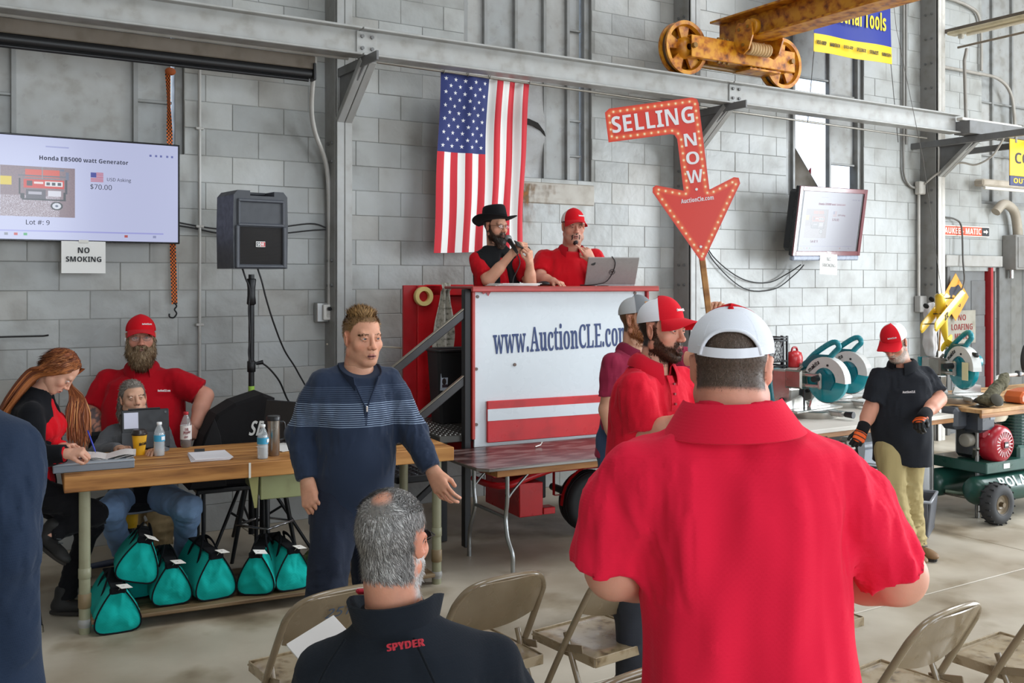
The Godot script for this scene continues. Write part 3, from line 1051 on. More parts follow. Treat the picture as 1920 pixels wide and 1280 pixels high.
	part("cover",Mb.new().box(V(.015,.0,.02),V(.075,.125,.03),Basis(),.006),plastic("dcdad4",.4),ob)
	for y in [-.025,.03]:
		part("socket",Mb.new().cyl(V(.015,y,.034),V(.015,y,.039),.016,-1,14),plastic("c9c7c0"),ob)
	part("plug",Mb.new().box(V(.015,.03,.055),V(.03,.03,.04),Basis(),.008),plastic("1a1a1b"),ob)
	# the crane
	var yl := paint("c98a1e",.5,{"det": noise_tex("crane",.012,512,[[.0,"6b4a22"],[.3,"d8b888"],[.6,"ffffff"],[1.0,"ffffff"]],6,FastNoiseLite.TYPE_SIMPLEX_SMOOTH,33)})
	var et := thing("crane_end_truck","yellow crane end truck on two flanged wheels riding the beam","crane",V(6.91,3.853,.72))
	for x in [-.64,.64]:
		var wh := Mb.new()
		wh.lathe([[.05,-.055],[.2,-.055],[.25,-.055],[.25,-.035],[.222,-.03],[.222,.03],[.25,.035],[.25,.06],[.215,.06],[.205,.03],[.2,.025]],T(eul(90,0,0),V(x,.25,0)),40)
		var wo := part("wheel",wh,yl,et)
		# web with round lightening holes: spokes between two rings
		var web := Mb.new()
		for k in 5:
			var a0 := TAU*(k+.05)/5
			var pts := []
			for j in 7: pts.append(Vector2(cos(a0+(TAU/5*.52)*j/6),sin(a0+(TAU/5*.52)*j/6))*.2)
			for j in 7: pts.append(Vector2(cos(a0+(TAU/5*.64)*(6 - j)/6 - .08),sin(a0+(TAU/5*.64)*(6 - j)/6 - .08))*.09)
			web.prism(pts,.03,T(Basis(),V(x,.25,.0)))
		web.lathe([[.03,-.07],[.1,-.07],[.1,.05],[.06,.09],[.03,.09]],T(eul(90,0,0),V(x,.25,0)),24)
		part("wheel_web",web,yl,wo)
		part("tread",Mb.new().lathe([[.2225,-.03],[.2235,.0],[.2225,.03]],T(eul(90,0,0),V(x,.25,0)),40),steel("6f6a62",.4),wo)
	for s in [-1.0,1.0]:
		var ch := Mb.new()
		ch.box(V(.02,.25,s*.14),V(1.36,.2,.012),Basis(),.003)
		ch.box(V(.02,.346,s*.112),V(1.36,.012,.06),Basis(),.003)
		ch.box(V(.02,.154,s*.112),V(1.36,.012,.06),Basis(),.003)
		var co := part("side_channel",ch,yl,et)
		for x in [-.64,.64]:
			part("axle_nut",Mb.new().cyl(V(x,.25,s*.145),V(x,.25,s*.18),.026,-1,6),paint("8a6420",.6),co)
		for x in [-.3,-.24,-.18,.12,.18,.24,.3]:
			part("bolt",Mb.new().cyl(V(x,.35,s*.115),V(x,.372,s*.115),.014,-1,6),paint("8a6420",.6),co)
			part("bolt",Mb.new().cyl(V(x,.15,s*.115),V(x,.128,s*.115),.014,-1,6),paint("8a6420",.6),co)
	part("tie_plate",Mb.new().box(V(.28,.12,.04),V(.42,.02,.24),Basis(),.004),yl,et)
	part("cross_shaft",Mb.new().cyl(V(-.5,.13,-.05),V(.5,.13,-.05),.022,-1,12),paint("7c5a2c",.6),et)
	var gi := thing("crane_girder","yellow crane girder running out over the crowd from the wall","crane",V(7.0,4.36,.0))
	part("girder_beam",i_beam(V(0,0,.45),V(0,0,9.0),Vector3.UP,.27,.28,.022,.014),yl,gi)
	var tr := thing("crane_trolley","yellow trolley with heart-shaped side plate and spring rollers under girder","trolley",V(7.0,4.2,.98))
	var hp := [Vector2(-.1,.12),Vector2(-.06,.17),Vector2(.0,.15),Vector2(.06,.18),Vector2(.11,.14),Vector2(.12,.02),Vector2(.07,-.1),Vector2(.0,-.14),Vector2(-.07,-.1),Vector2(-.12,.0)]
	for s in [-1.0,1.0]:
		var pl := part("side_plate",Mb.new().prism(hp,.016,T(Basis(V(0,0,1),V(0,1,0),V(-1,0,0)),V(s*.2,0,0)),.003),yl,tr)
		for q in [[-.05,.1],[.06,.11],[.0,-.05]]:
			part("bolt",Mb.new().cyl(V(s*.2,q[1],q[0]),V(s*.225,q[1],q[0]),.016,-1,6),paint("8a6420",.6),pl)
		part("roller",Mb.new().cyl(V(s*.1,.12,.05),V(s*.17,.12,.05),.075,-1,20,.008),yl,tr)
	var sp := Mb.new()
	for k in 8: sp.ring(V(-.14+k*.035,-.07,.0),V(1,0,0),.05,.014,20,8)
	part("spring_coil",sp,paint("d9b98a",.5),tr)
	# strip lamp at the far end, under its mounting bar
	var la := thing("strip_lamp","long bare strip lamp hanging from a brown bar at the far end","lamp",V(10.95,4.92,.0))
	part("mount_bar",Mb.new().box(V(0,.06,2.2),V(.09,.05,3.9),Basis(),.004),paint("6a6157",.6),la)
	part("housing",Mb.new().box(V(0,.02,2.2),V(.16,.04,3.8),Basis(),.01),paint("cfc3a4",.5),la)
	part("tube",Mb.new().cyl(V(.03,-.02,.5),V(.03,-.02,3.9),.018,-1,10),mat("efe6d0",.3),la)
	part("socket",Mb.new().box(V(.03,-.02,.42),V(.06,.06,.06),Basis(),.01),plastic("b9b4a8"),la)
	part("stay_rod",Mb.new().tube([V(.07,-.14,.35),V(.08,-.1,3.9)],.014,8),paint("857a6c",.6),la)

# ---------------------------------------------------------------- what hangs on the wall
func star_flag() -> Texture2D:
	var w := 416
	var hh := 704
	var im := Image.create(w,hh,false,Image.FORMAT_RGB8)
	var red := Color("c8202f")
	var white := Color("ecebe8")
	var blue := Color("23306e")
	im.fill(white)
	for k in 13:
		if k % 2 == 0: im.fill_rect(Rect2i(k*w/13,0,w/13,hh),red)
	# hung by the hoist: stripes run down, the field at the top corner
	im.fill_rect(Rect2i(0,0,w*7/13,int(hh*.44)),blue)
	var fw := w*7/13.0
	var fh := hh*.44
	for r in 9:
		var nn := 6 if r % 2 == 0 else 5
		for q in nn:
			# rows of the flag lie along the height when it hangs this way
			var cx := fw*(1+r)/10.0
			var cy := fh*(1+q*2+(r % 2))/12.0
			for y in range(int(cy) - 11,int(cy)+12):
				for x in range(int(cx) - 11,int(cx)+12):
					if x < 0 or y < 0: continue
					var p := Vector2(x - cx,y - cy)
					var a := fposmod(p.angle()+PI/2,TAU/5) - TAU/10
					var rr := p.length()
					var lim := 9.6*sin(PI/10)/sin(PI - PI/10 - (TAU/10 - absf(a)))
					if rr < lim: im.set_pixel(x,y,white)
	return ImageTexture.create_from_image(im)

func screen_picture(dim: bool) -> Texture2D:
	var w := 512
	var hh := 288
	var im := Image.create(w,hh,false,Image.FORMAT_RGB8)
	im.fill(Color("ccd2f6"))
	im.fill_rect(Rect2i(0,262,470,4),Color("a9acec"))
	var n := noise(4,.05,3)
	var R := Rect2i(36,84,190,140)
	for y in R.size.y:
		for x in R.size.x:
			var q := n.get_noise_2d(x*3,y*5)
			var c := Color("7d6a78").lerp(Color("9d8588"),q*.5+.5)
			if y > 80 and x < 150 and n.get_noise_2d(x*14,y*14) > .05: c = Color("d6d2e0")
			im.set_pixel(R.position.x+x,R.position.y+y,c)
	var rects := [[0,30,28,24,"e8cf2a"],[62,8,88,22,"e0533c"],[58,36,104,24,"d8321f"],[112,40,46,14,"eef0f4"],[66,40,14,14,"3a3540"],[116,43,9,8,"333844"],[130,43,9,8,"333844"],[145,43,9,8,"333844"],[84,42,24,6,"f4e8e8"],[64,64,50,26,"55505c"],[120,66,34,16,"e2e2ee"],[70,70,34,8,"b8b6c4"],
		[46,34,4,44,"23232b"],[50,76,10,14,"23232b"],[54,90,110,4,"23232b"],[164,34,6,40,"3b3b46"],[160,70,6,24,"23232b"],[44,24,124,4,"6d6d7a"],[104,0,3,34,"8f8f9a"],[150,4,12,6,"6d7590"],[166,12,8,22,"6d7590"]]
	for r in rects: im.fill_rect(Rect2i(R.position+Vector2i(r[0],r[1]),Vector2i(r[2],r[3])),Color(r[4]))
	for y in range(-12,13):
		for x in range(-16,17):
			var e := Vector2(x/16.0,y/12.0).length()
			if e < 1.0: im.set_pixel(R.position.x+142+x,R.position.y+108+y,Color("1f2026") if e > .72 else (Color("dfe4f0") if e > .25 else Color("55607a")))
	# small flag beside the price
	for k in 7: im.fill_rect(Rect2i(268,92+k*4,34,2),Color("d24a5a"))
	im.fill_rect(Rect2i(268,92,15,14),Color("4a50a8"))
	for q in [[20,"e8d04a"],[46,"8a8fa0"],[70,"cc4444"],[94,"3fae6a"],[360,"c05a5a"],[440,"9aa0c8"]]: im.fill_rect(Rect2i(q[0],270,9,7),Color(q[1]))
	for q in [430,446,460,478,492]: im.fill_rect(Rect2i(q,30,6,6),Color("7078b8"))
	im.fill_rect(Rect2i(150,24,60,4),Color("a8aee0"))
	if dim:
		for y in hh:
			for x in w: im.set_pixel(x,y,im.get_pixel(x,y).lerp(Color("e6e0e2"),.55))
	return ImageTexture.create_from_image(im)

func wall_screen(called: String,label: String,w: float,hh: float,ee: float,dim: bool,bez: Material) -> Node3D:
	var o := thing(called,label,"television")
	part("casing",Mb.new().box(V(0,0,-.03),V(w,hh,.05),Basis(),.008),plastic("151518",.35),o)
	var fr := Mb.new()
	var t := .012 if not dim else .05
	for s in [-1.0,1.0]:
		fr.box(V(s*(w - t)/2,0,.0),V(t,hh,.018),Basis(),.004)
		fr.box(V(0,s*(hh - t)/2,.0),V(w - t*2,t,.018),Basis(),.004)
	part("bezel",fr,bez,o)
	var tx := screen_picture(dim)
	var sw := (w - t*2)*(1.0 if not dim else .94)
	var sh := hh - t*2
	var q := Mb.new()
	q.quad(V(-sw/2,-sh/2,0),V(sw/2,-sh/2,0),V(sw/2,sh/2,0),V(-sw/2,sh/2,0))
	var s := part("screen",q,mat("0a0a0c",.15,.0,{"emt": tx,"ee": ee}),o)
	if dim: part("blank_edge",Mb.new().box(V(0,0,-.004),V(w - .06,hh - .06,.004)),plastic("101012",.2),o)
	var ink := mat("23263c" if not dim else "a08a92",.6,.0)
	var u := func(x: float,y: float): return V((x/512.0 - .5)*sw,(.5 - y/288.0)*sh,.001)
	for l in [["Honda EB5000 watt Generator",252,58,236,true],["USD Asking",345,111,66,false],["$70.00",296,133,58,false],["Lot #: 9",130,240,60,false]]:
		part("screen_text",letters(l[0],l[3]/512.0*sw,0,T(Basis(),u.call(l[1],l[2])),"Droid Sans",l[4],.0008),ink,s)
	return o

func paper_sign(at: Vector3,b: Basis,w: float,hh: float,label: String,lines: Array,ink: Material) -> Node3D:
	var o := thing("paper_sign",label,"sign",at,0,"no smoking papers under the screens")
	o.basis = b
	var sh := Mb.new()
	sh.sheet(6,6,func(u: float,v: float): return V((u - .5)*w,(v - .5)*hh,.006*sin(u*3.0)*(1.0 - v)),.0012)
	part("sheet",sh,mat("e9e9e6",.8),o)
	for l in lines: part("lettering",letters(l[0],w*l[1],0,T(Basis(),V(0,hh*l[2],.007)),"Droid Sans",l[3],.001),ink,o)
	part("tape",Mb.new().box(V(0,hh*.5,.004),V(w*.22,.02,.002)),mat("d8d6cf",.4),o)
	return o

func build_wall_things() -> void:
	# flag on its rod
	single("curtain_rod",Mb.new().tube([V(3.2,3.7,.36),V(10.4,3.63,.36)],.011,8),steel("9a968f",.5),"thin rod the flag hangs from, running below the beam","rod")
	var fl := thing("flag","stars and stripes flag hanging by its short edge from a rod","flag",V(3.925,3.7,.34))
	var fs := Mb.new()
	fs.sheet(48,60,func(u: float,v: float):
		var d := 1.0 - v
		var f := .018*sin(u*21.0+d*1.2)*(.35+.65*u)+.012*sin(u*43.0 - d*2.0)*u+.01*sin(d*9.0+u*4.0)
		return V(u*.89 - .045*d*(1.0 - u*.4) - .02*sin(d*2.5)*u,-d*(1.53 - .05*u) - .03*u*(1 - u),f - .05*d),.002)
	part("cloth",fs,mat("ffffff",.75,.0,{"alb": star_flag(),"rim": .3,"back": "303030"}),fl)
	var hb := Mb.new()
	hb.sheet(24,2,func(u: float,v: float): return V(u*.89,.028*(v - .5) - .03*u*(1 - u)*1.2+.012,.018*sin(u*21.0)*(.35+.65*u)+.004),.003)
	part("heading",hb,mat("e8e6e0",.8),fl,"white heading band")
	for u in [.02,.28,.52,.98]:
		part("tie",Mb.new().ring(V(u*.89,.0,.02),V(1,0,.2),.022,.004,14,6),mat("8b8880",.5),fl)
	# screens
	var t1 := wall_screen("wall_screen","big wall screen showing a red generator with asking price",1.29,.735,.95,false,plastic("101013",.25))
	t1.position = V(1.18,2.575,.17)
	for x in [-.35,.35]: part("wall_mount",Mb.new().box(V(x,0,-.105),V(.05,.5,.11),Basis(),.004),mat("1a1a1a",.5),t1)
	var t2 := wall_screen("wall_screen","smaller tilted wall screen with washed-out picture beside the arrow sign",1.17,.74,.5,true,mat("6d3038",.12,.0,{"coat": .8}))
	t2.position = V(8.66,2.58,.42)
	t2.rotation_degrees = V(9,4,1)
	part("back_shell",Mb.new().box(V(0,0,-.11),V(1.1,.66,.14),Basis(),.03),plastic("1a1b1e",.45),t2)
	part("speaker_bar",Mb.new().box(V(0,-.395,-.02),V(1.14,.055,.06),Basis(),.012),plastic("8f97a8",.35),t2,"grey-blue speaker bar")
	part("wall_mount",Mb.new().box(V(0,-.05,-.28),V(.3,.3,.24),Basis(),.01),mat("222222",.5),t2)
	paper_sign(V(1.16,2.1,.19),Basis(),.29,.225,"white paper sign reading no smoking under the big wall screen",[["NO",.26,.22,true],["SMOKING",.8,-.06,true]],mat("2a2c30",.8))
	paper_sign(V(8.68,2.13,.372),eul(0,4,-2),.3,.24,"white paper sign reading no smoking under the smaller wall screen",[["NO",.24,.2,false],["SMOKING",.78,-.08,false]],mat("8a8a8a",.8))
	# ratchet strap
	var st := thing("tie_down_strap","orange and black checked strap with hook hanging past the big screen","strap",V(1.76,0,.06))
	var ck := Image.create(64,512,false,Image.FORMAT_RGB8)
	for y in 512:
		for x in 64: ck.set_pixel(x,y,Color("dd6a1c") if (x/16+y/16) % 2 else Color("1d1815"))
	var cm := mat("ffffff",.7,.0,{"alb": ImageTexture.create_from_image(ck),"uv": V(1,4,1)})
	part("webbing",Mb.new().sheet(2,40,func(u: float,v: float): 
		var a := 1.2*sin(v*9.0)*(1.0 if v > .55 else .15)
		return V((u - .5)*.042*cos(a)+.05*(1 - v),1.76+v*1.75,.02+(u - .5)*.042*sin(a)),.002),cm,st)
	part("knot",Mb.new().ell(V(.02,3.5,.02),V(.04,.03,.025)),cm,st)
	part("hook",Mb.new().tube(Mb.smooth([V(.05,1.77,.02),V(.065,1.745,.02),V(.05,1.72,.02),V(.065,1.69,.02),V(.045,1.66,.02),V(.015,1.665,.02),V(.012,1.69,.02)],5),.006,8),mat("18181a",.4,.5),st)
	# loudspeaker and stand
	var sp := thing("loudspeaker","black plastic loudspeaker with horn and grille on a tall pole","speaker",V(2.2,2.0,.72))
	sp.rotation_degrees = V(0,6,0)
	var shell := plastic("34373d",.55)
	var sh := Mb.new()
	sh.prism([Vector2(-.2,.02),Vector2(.2,.02),Vector2(.205,.3),Vector2(.2,.53),Vector2(.17,.565),Vector2(.1,.565),Vector2(.1,.53),Vector2(-.08,.53),Vector2(-.08,.565),Vector2(-.17,.565),Vector2(-.2,.53),Vector2(-.205,.3)],.3,T(Basis(),V(0,0,-.15)),.012)
	sh.box(V(.01,.557,-.03),V(.2,.022,.05),Basis(),.008)
	sh.box(V(0,.3,-.2),V(.3,.42,.12),Basis(),.03)
	part("cabinet",sh,shell,sp)
	var bz := Mb.new()
	for s in [-1.0,1.0]:
		bz.box(V(s*.175,.17,.158),V(.03,.3,.022),Basis(),.008); bz.box(V(s*.165,.41,.156),V(.022,.17,.02),Basis(),.008)
	for y in [.035,.325,.495]: bz.box(V(0,y,.157),V(.35,.025,.02),Basis(),.008)
	part("front_rim",bz,plastic("44474e",.5),sp)
	part("grille",Mb.new().sheet(10,8,func(u: float,v: float): return V((u - .5)*.33,.05+v*.26,.152+.012*sin(u*PI)*sin(v*PI)),.004),mat("211f1f",.8,.2,{"bump": weave(),"bs": .2,"tri": 14.0}),sp)
	var hn := Mb.new()
	hn.sheet(16,12,func(u: float,v: float):
		var x := (u - .5)*2
		var y := (v - .5)*2
		var r := maxf(absf(x),absf(y)*.9)
		return V(x*.155,.41+y*.07,.152 - .11*pow(maxf(.0,1.0 - r),.8)),.003)
	part("horn",hn,plastic("5b5f68",.45),sp)
	var bd := part("badge",Mb.new().box(V(-.01,.19,.166),V(.07,.04,.006),Basis(),.002),plastic("d9d9d6"),sp)
	part("badge_field",Mb.new().box(V(-.027,.19,.1695),V(.026,.03,.001)),plastic("1a1a1a"),bd)
	part("badge_field",Mb.new().box(V(.006,.19,.1695),V(.034,.03,.001)),plastic("b8272a"),bd)
	part("badge_text",letters("SOR",.05,.022,T(Basis(),V(-.01,.19,.1705)),"Droid Sans",true,.0008),plastic("e8e8e6"),bd)
	var ss := thing("speaker_stand","black tripod pole carrying the loudspeaker behind the bench","stand",V(2.2,0,.7))
	var bk := mat("1d1e20",.4,.3)
	part("pole",Mb.new().cyl(V(0,.12,0),V(0,1.98,0),.021,-1,16),bk,ss)
	part("sleeve",Mb.new().lathe([[.022,1.76],[.033,1.77],[.028,1.83],[.028,1.88],[.034,1.94],[.03,1.95],[.022,1.95]],Transform3D(),18),bk,ss)
	part("clamp",Mb.new().cyl(V(0,1.28,0),V(0,1.36,0),.03,-1,16,.004),bk,ss)
	part("knob",Mb.new().cyl(V(.03,1.34,.01),V(.08,1.35,.02),.012,.016,10),bk,ss)
	part("tape",Mb.new().cyl(V(0,1.13,0),V(0,1.18,0),.0225,-1,16),mat("9ac24a",.6),ss,"green tape band")
	for k in 3:
		var a := TAU*k/3+.5
		part("leg",Mb.new().tube([V(cos(a)*.03,.62,sin(a)*.03),V(cos(a)*.42,.012,sin(a)*.42)],.012,8),bk,ss)
		part("strut",Mb.new().tube([V(cos(a)*.025,.2,sin(a)*.025),V(cos(a)*.22,.32,sin(a)*.22)],.009,8),bk,ss)
	# cables
	var cb := mat("1a1a1c",.5)
	var gr := "black cables on the wall and stand"
	for l in [
		["black cable hanging down the near side of the speaker pole",[V(2.13,2.02,.72),V(2.15,1.95,.73),V(2.18,1.87,.73),V(2.175,1.72,.72),V(2.185,1.55,.72),V(2.175,1.42,.72),V(2.19,1.33,.72)]],
		["black cable falling in a long curve from the speaker to the bench",[V(2.24,2.02,.72),V(2.27,1.93,.72),V(2.31,1.8,.7),V(2.38,1.62,.66),V(2.48,1.42,.6),V(2.6,1.25,.55),V(2.72,1.0,.5),V(2.74,.5,.4)]],
		["black cable running from pole clamp down behind the bench",[V(2.26,1.35,.72),V(2.33,1.3,.7),V(2.42,1.2,.66),V(2.5,1.06,.6),V(2.6,.9,.55),V(2.62,.5,.5)]],
		["upper of two black cables along the wall from big screen to column",[V(1.7,2.4,.06),V(1.95,2.36,.03),V(2.2,2.335,.03),V(2.6,2.36,.03),V(2.9,2.4,.03),V(3.02,2.37,.05)]],
		["lower of two black cables along the wall from big screen to column",[V(1.7,2.37,.05),V(1.95,2.34,.025),V(2.2,2.3,.025),V(2.6,2.31,.025),V(2.9,2.345,.025),V(3.02,2.355,.05)]],
		["black cable from the outlet down beside the column",[V(3.02,1.71,.14),V(3.05,1.68,.17),V(3.06,1.5,.15),V(3.04,1.2,.1),V(3.05,.6,.12)]],
		["upper slack cable looping from small screen toward the arrow sign",[V(8.55,2.12,.1),V(8.4,2.02,.04),V(8.1,1.92,.03),V(7.7,1.97,.03),V(7.3,2.2,.03),V(7.15,2.45,.03)]],
		["lower slack cable looping from small screen toward the arrow sign",[V(8.6,2.12,.1),V(8.5,2.0,.04),V(8.2,1.85,.03),V(7.75,1.86,.03),V(7.32,2.14,.03),V(7.15,2.4,.03)]]]:
		single("cable",Mb.new().tube(Mb.smooth(l[1],6),.0065,6),cb,l[0],"cable",Vector3.ZERO,0,gr)
	single("wall_hook",Mb.new().tube([V(.62,1.545,.02),V(.92,1.545,.03),V(.95,1.55,.05)],.007,6),mat("1c1b1a",.5),"thin dark rod hook on the wall above the red-haired woman","hook")
	single("cable",Mb.new().tube(Mb.smooth([V(3.02,1.42,.06),V(3.2,1.4,.1),V(3.6,1.38,.3),V(3.95,1.3,.42)],5),.008,6),mat("c4bba8",.6),"cream cord strung low between column and red trailer","cable")
	# banners
	var bn := thing("banner","blue and yellow vinyl tool banner hung by cords near the ceiling","banner",V(8.18,4.335,.6))
	part("vinyl",Mb.new().sheet(20,12,func(u: float,v: float): return V(u*1.26,v*1.15+.01*u,.015*sin(u*9.0+v*3.0)),.003),mat("26358c",.3,.0,{"coat": .3}),bn)
	part("yellow_band",Mb.new().sheet(20,3,func(u: float,v: float): return V(u*1.26,v*.19+.01*u,.015*sin(u*9.0+v*.5)+.002),.002),mat("e8c010",.35,.0,{"coat": .3}),bn)
	var yw := mat("e8c81c",.4)
	part("lettering",letters("IRWIN.",1.12,.34,T(Basis(),V(.64,.78,.02)),"Droid Sans",true,.003),yw,bn)
	part("lettering",letters("Industrial Tools",1.08,.2,T(eul(0,0,.3),V(.6,.45,.021)),"Droid Sans",true,.003),yw,bn)
	var wx := .1
	for s in ["VISE-GRIP","MARATHON","QUICK-GRIP","SPEEDBOR","STRAIT","HANSON"]:
		part("lettering",letters(s,.15,.04,T(Basis(),V(wx,.1,.022)),"Droid Sans",true,.002),mat("2a2a28",.7),bn)
		wx += .21
	for q in [[.01,.02,-.12,-.75],[1.25,.02,.1,-.85]]:
		part("cord",Mb.new().tube([V(q[0],q[1],0),V(q[0]+q[2],q[3],.02)],.004,5),mat("4a4844",.8),bn)
	var b2 := thing("banner","yellow and navy hanging sign cut off by the picture's edge at the far end","banner",V(11.2,3.1,.9))
	part("board",Mb.new().box(V(.4,.3,0),V(.8,.44,.012),Basis(),.003),mat("e6b71e",.45),b2)
	part("lower_board",Mb.new().box(V(.4,.03,0),V(.8,.12,.012),Basis(),.003),mat("232c58",.45),b2)
	part("lettering",letters("CORE",.58,.13,T(Basis(),V(.39,.3,.008)),"Droid Sans",true,.002),mat("262430",.6),b2)
	part("lettering",letters("OUTDOOR",.66,.06,T(Basis(),V(.4,.03,.008)),"Droid Sans",true,.002),mat("e6b71e",.6),b2)
	part("hanger",Mb.new().cyl(V(.12,.48,0),V(.12,.6,0),.02,-1,10),paint("8a8883",.5),b2)
	# far end: strip sign, lamp, hose, panel box, small signs
	var ws := thing("strip_sign","long orange-red metal strip sign with white lettering above far door","sign",V(11.2,2.58,.03))
	part("plate",Mb.new().box(V(.33,0,0),V(.94,.11,.012),Basis(),.003),mat("d9502e",.45),ws)
	part("end_plate",Mb.new().box(V(.88,0,0),V(.16,.11,.012),Basis(),.003),mat("23262b",.45),ws)
	part("border",Mb.new().box(V(.41,0,-.004),V(1.12,.135,.008),Basis(),.003),mat("e9e4d8",.5),ws)
	part("lettering",letters("MILWAUKEE - MATIC",1.06,.075,T(Basis(),V(.25,0,.008)),"Droid Sans",true,.002),mat("f2e9dc",.6),ws)
	part("arrow",Mb.new().prism([Vector2(-.05,-.012),Vector2(.01,-.012),Vector2(.01,-.03),Vector2(.05,0),Vector2(.01,.03),Vector2(.01,.012),Vector2(-.05,.012)],.002,T(Basis(),V(.88,0,.007))),mat("f2e9dc",.6),ws)
	var fl2 := thing("strip_lamp","short white strip lamp on the wall under the yellow hanging sign","lamp",V(12.25,3.17,.13))
	part("housing",Mb.new().box(V(0,.03,0),V(.95,.09,.14),Basis(),.02),paint("b6ada0",.5),fl2)
	part("tube",Mb.new().cyl(V(-.44,-.04,.06),V(.44,-.04,.06),.02,-1,12),mat("e9e6de",.35),fl2)
	single("cable",Mb.new().tube(Mb.smooth([V(11.2,2.74,.05),V(11.4,2.72,.06),V(11.5,2.62,.08),V(11.5,2.2,.1),V(11.47,1.95,.14),V(11.36,1.8,.16)],6),.011,8),mat("55534f",.5),"dark cable looping over the strip sign toward the diamond sign","cable",Vector3.ZERO,0,gr)
	single("duct_hose",Mb.new().tube(Mb.smooth([V(12.2,2.84,.1),V(12.35,2.95,.12),V(12.58,2.86,.12),V(12.66,2.6,.12),V(12.66,2.4,.12)],6),.06,12),paint("a79e90",.7),"fat grey-brown duct hose bending into a wall box","hose")
	var pb := thing("panel_box","grey electrical panel box at the far end beside the door","panel box",V(12.75,2.32,.1))
	part("case",Mb.new().box(V(0,0,0),V(.5,.46,.2),Basis(),.01),paint("8e8d8b",.5),pb)
	part("lid",Mb.new().box(V(0,0,.105),V(.44,.4,.012),Basis(),.004),paint("858482",.5),pb)
	part("nipple",Mb.new().cyl(V(-.2,-.23,0),V(-.2,-.34,0),.03,-1,12),steel(),pb)
	var xs := thing("diamond_sign","orange-yellow diamond sign with dark bear shape and the word crossing","sign",V(11.37,1.74,.08))
	part("plate",Mb.new().prism([Vector2(0,-.3),Vector2(.27,0),Vector2(0,.3),Vector2(-.27,0)],.008,Transform3D(),.002),mat("e3962a",.5),xs)
	part("bear",Mb.new().prism([Vector2(-.12,-.05),Vector2(-.08,-.05),Vector2(-.07,.0),Vector2(-.02,-.01),Vector2(-.01,-.05),Vector2(.03,-.05),Vector2(.04,.01),Vector2(.09,.0),Vector2(.12,.03),Vector2(.1,.09),Vector2(.05,.13),Vector2(-.02,.1),Vector2(-.1,.1),Vector2(-.14,.05)],.002,T(Basis(),V(0,.03,.008))),mat("3a3a44",.7),xs)
	part("lettering",letters("XING",.19,.065,T(Basis(),V(0,-.09,.009)),"Droid Sans",true,.002),mat("3a3230",.7),xs)
	var ns := thing("notice_sign","weathered grey notice board with worn dark red lettering on the door","sign",V(11.48,1.36,.04))
	part("board",Mb.new().box(V(.08,0,0),V(.58,.42,.012),Basis(),.003),paint("9a968a",.8),ns)
	for l in [["NO",.16,.12],["LOAFING",.44,.0],["MEANS",.3,-.12]]:
		part("lettering",letters(l[0],l[1],.075,T(Basis(),V(.08,l[2],.008)),"Droid Sans",true,.002),mat("7c2f2c",.8),ns)

# ---------------------------------------------------------------- the auction trailer and the folding table before it
func plank_mat(hex: String,key: String,sd: int,sc := V(.35,3.0,3.0)) -> StandardMaterial3D:
	return mat(hex,.6,.0,{"alb": noise_tex("grain"+key,.008,512,[[.0,"8a6f52"],[.35,"c9ae8c"],[.6,"e2cdb0"],[1.0,"f0e0c8"]],5,FastNoiseLite.TYPE_SIMPLEX_SMOOTH,sd),"tri": sc,"bump": noise_tex("lump",.012,512,[],5),"bs": .08})

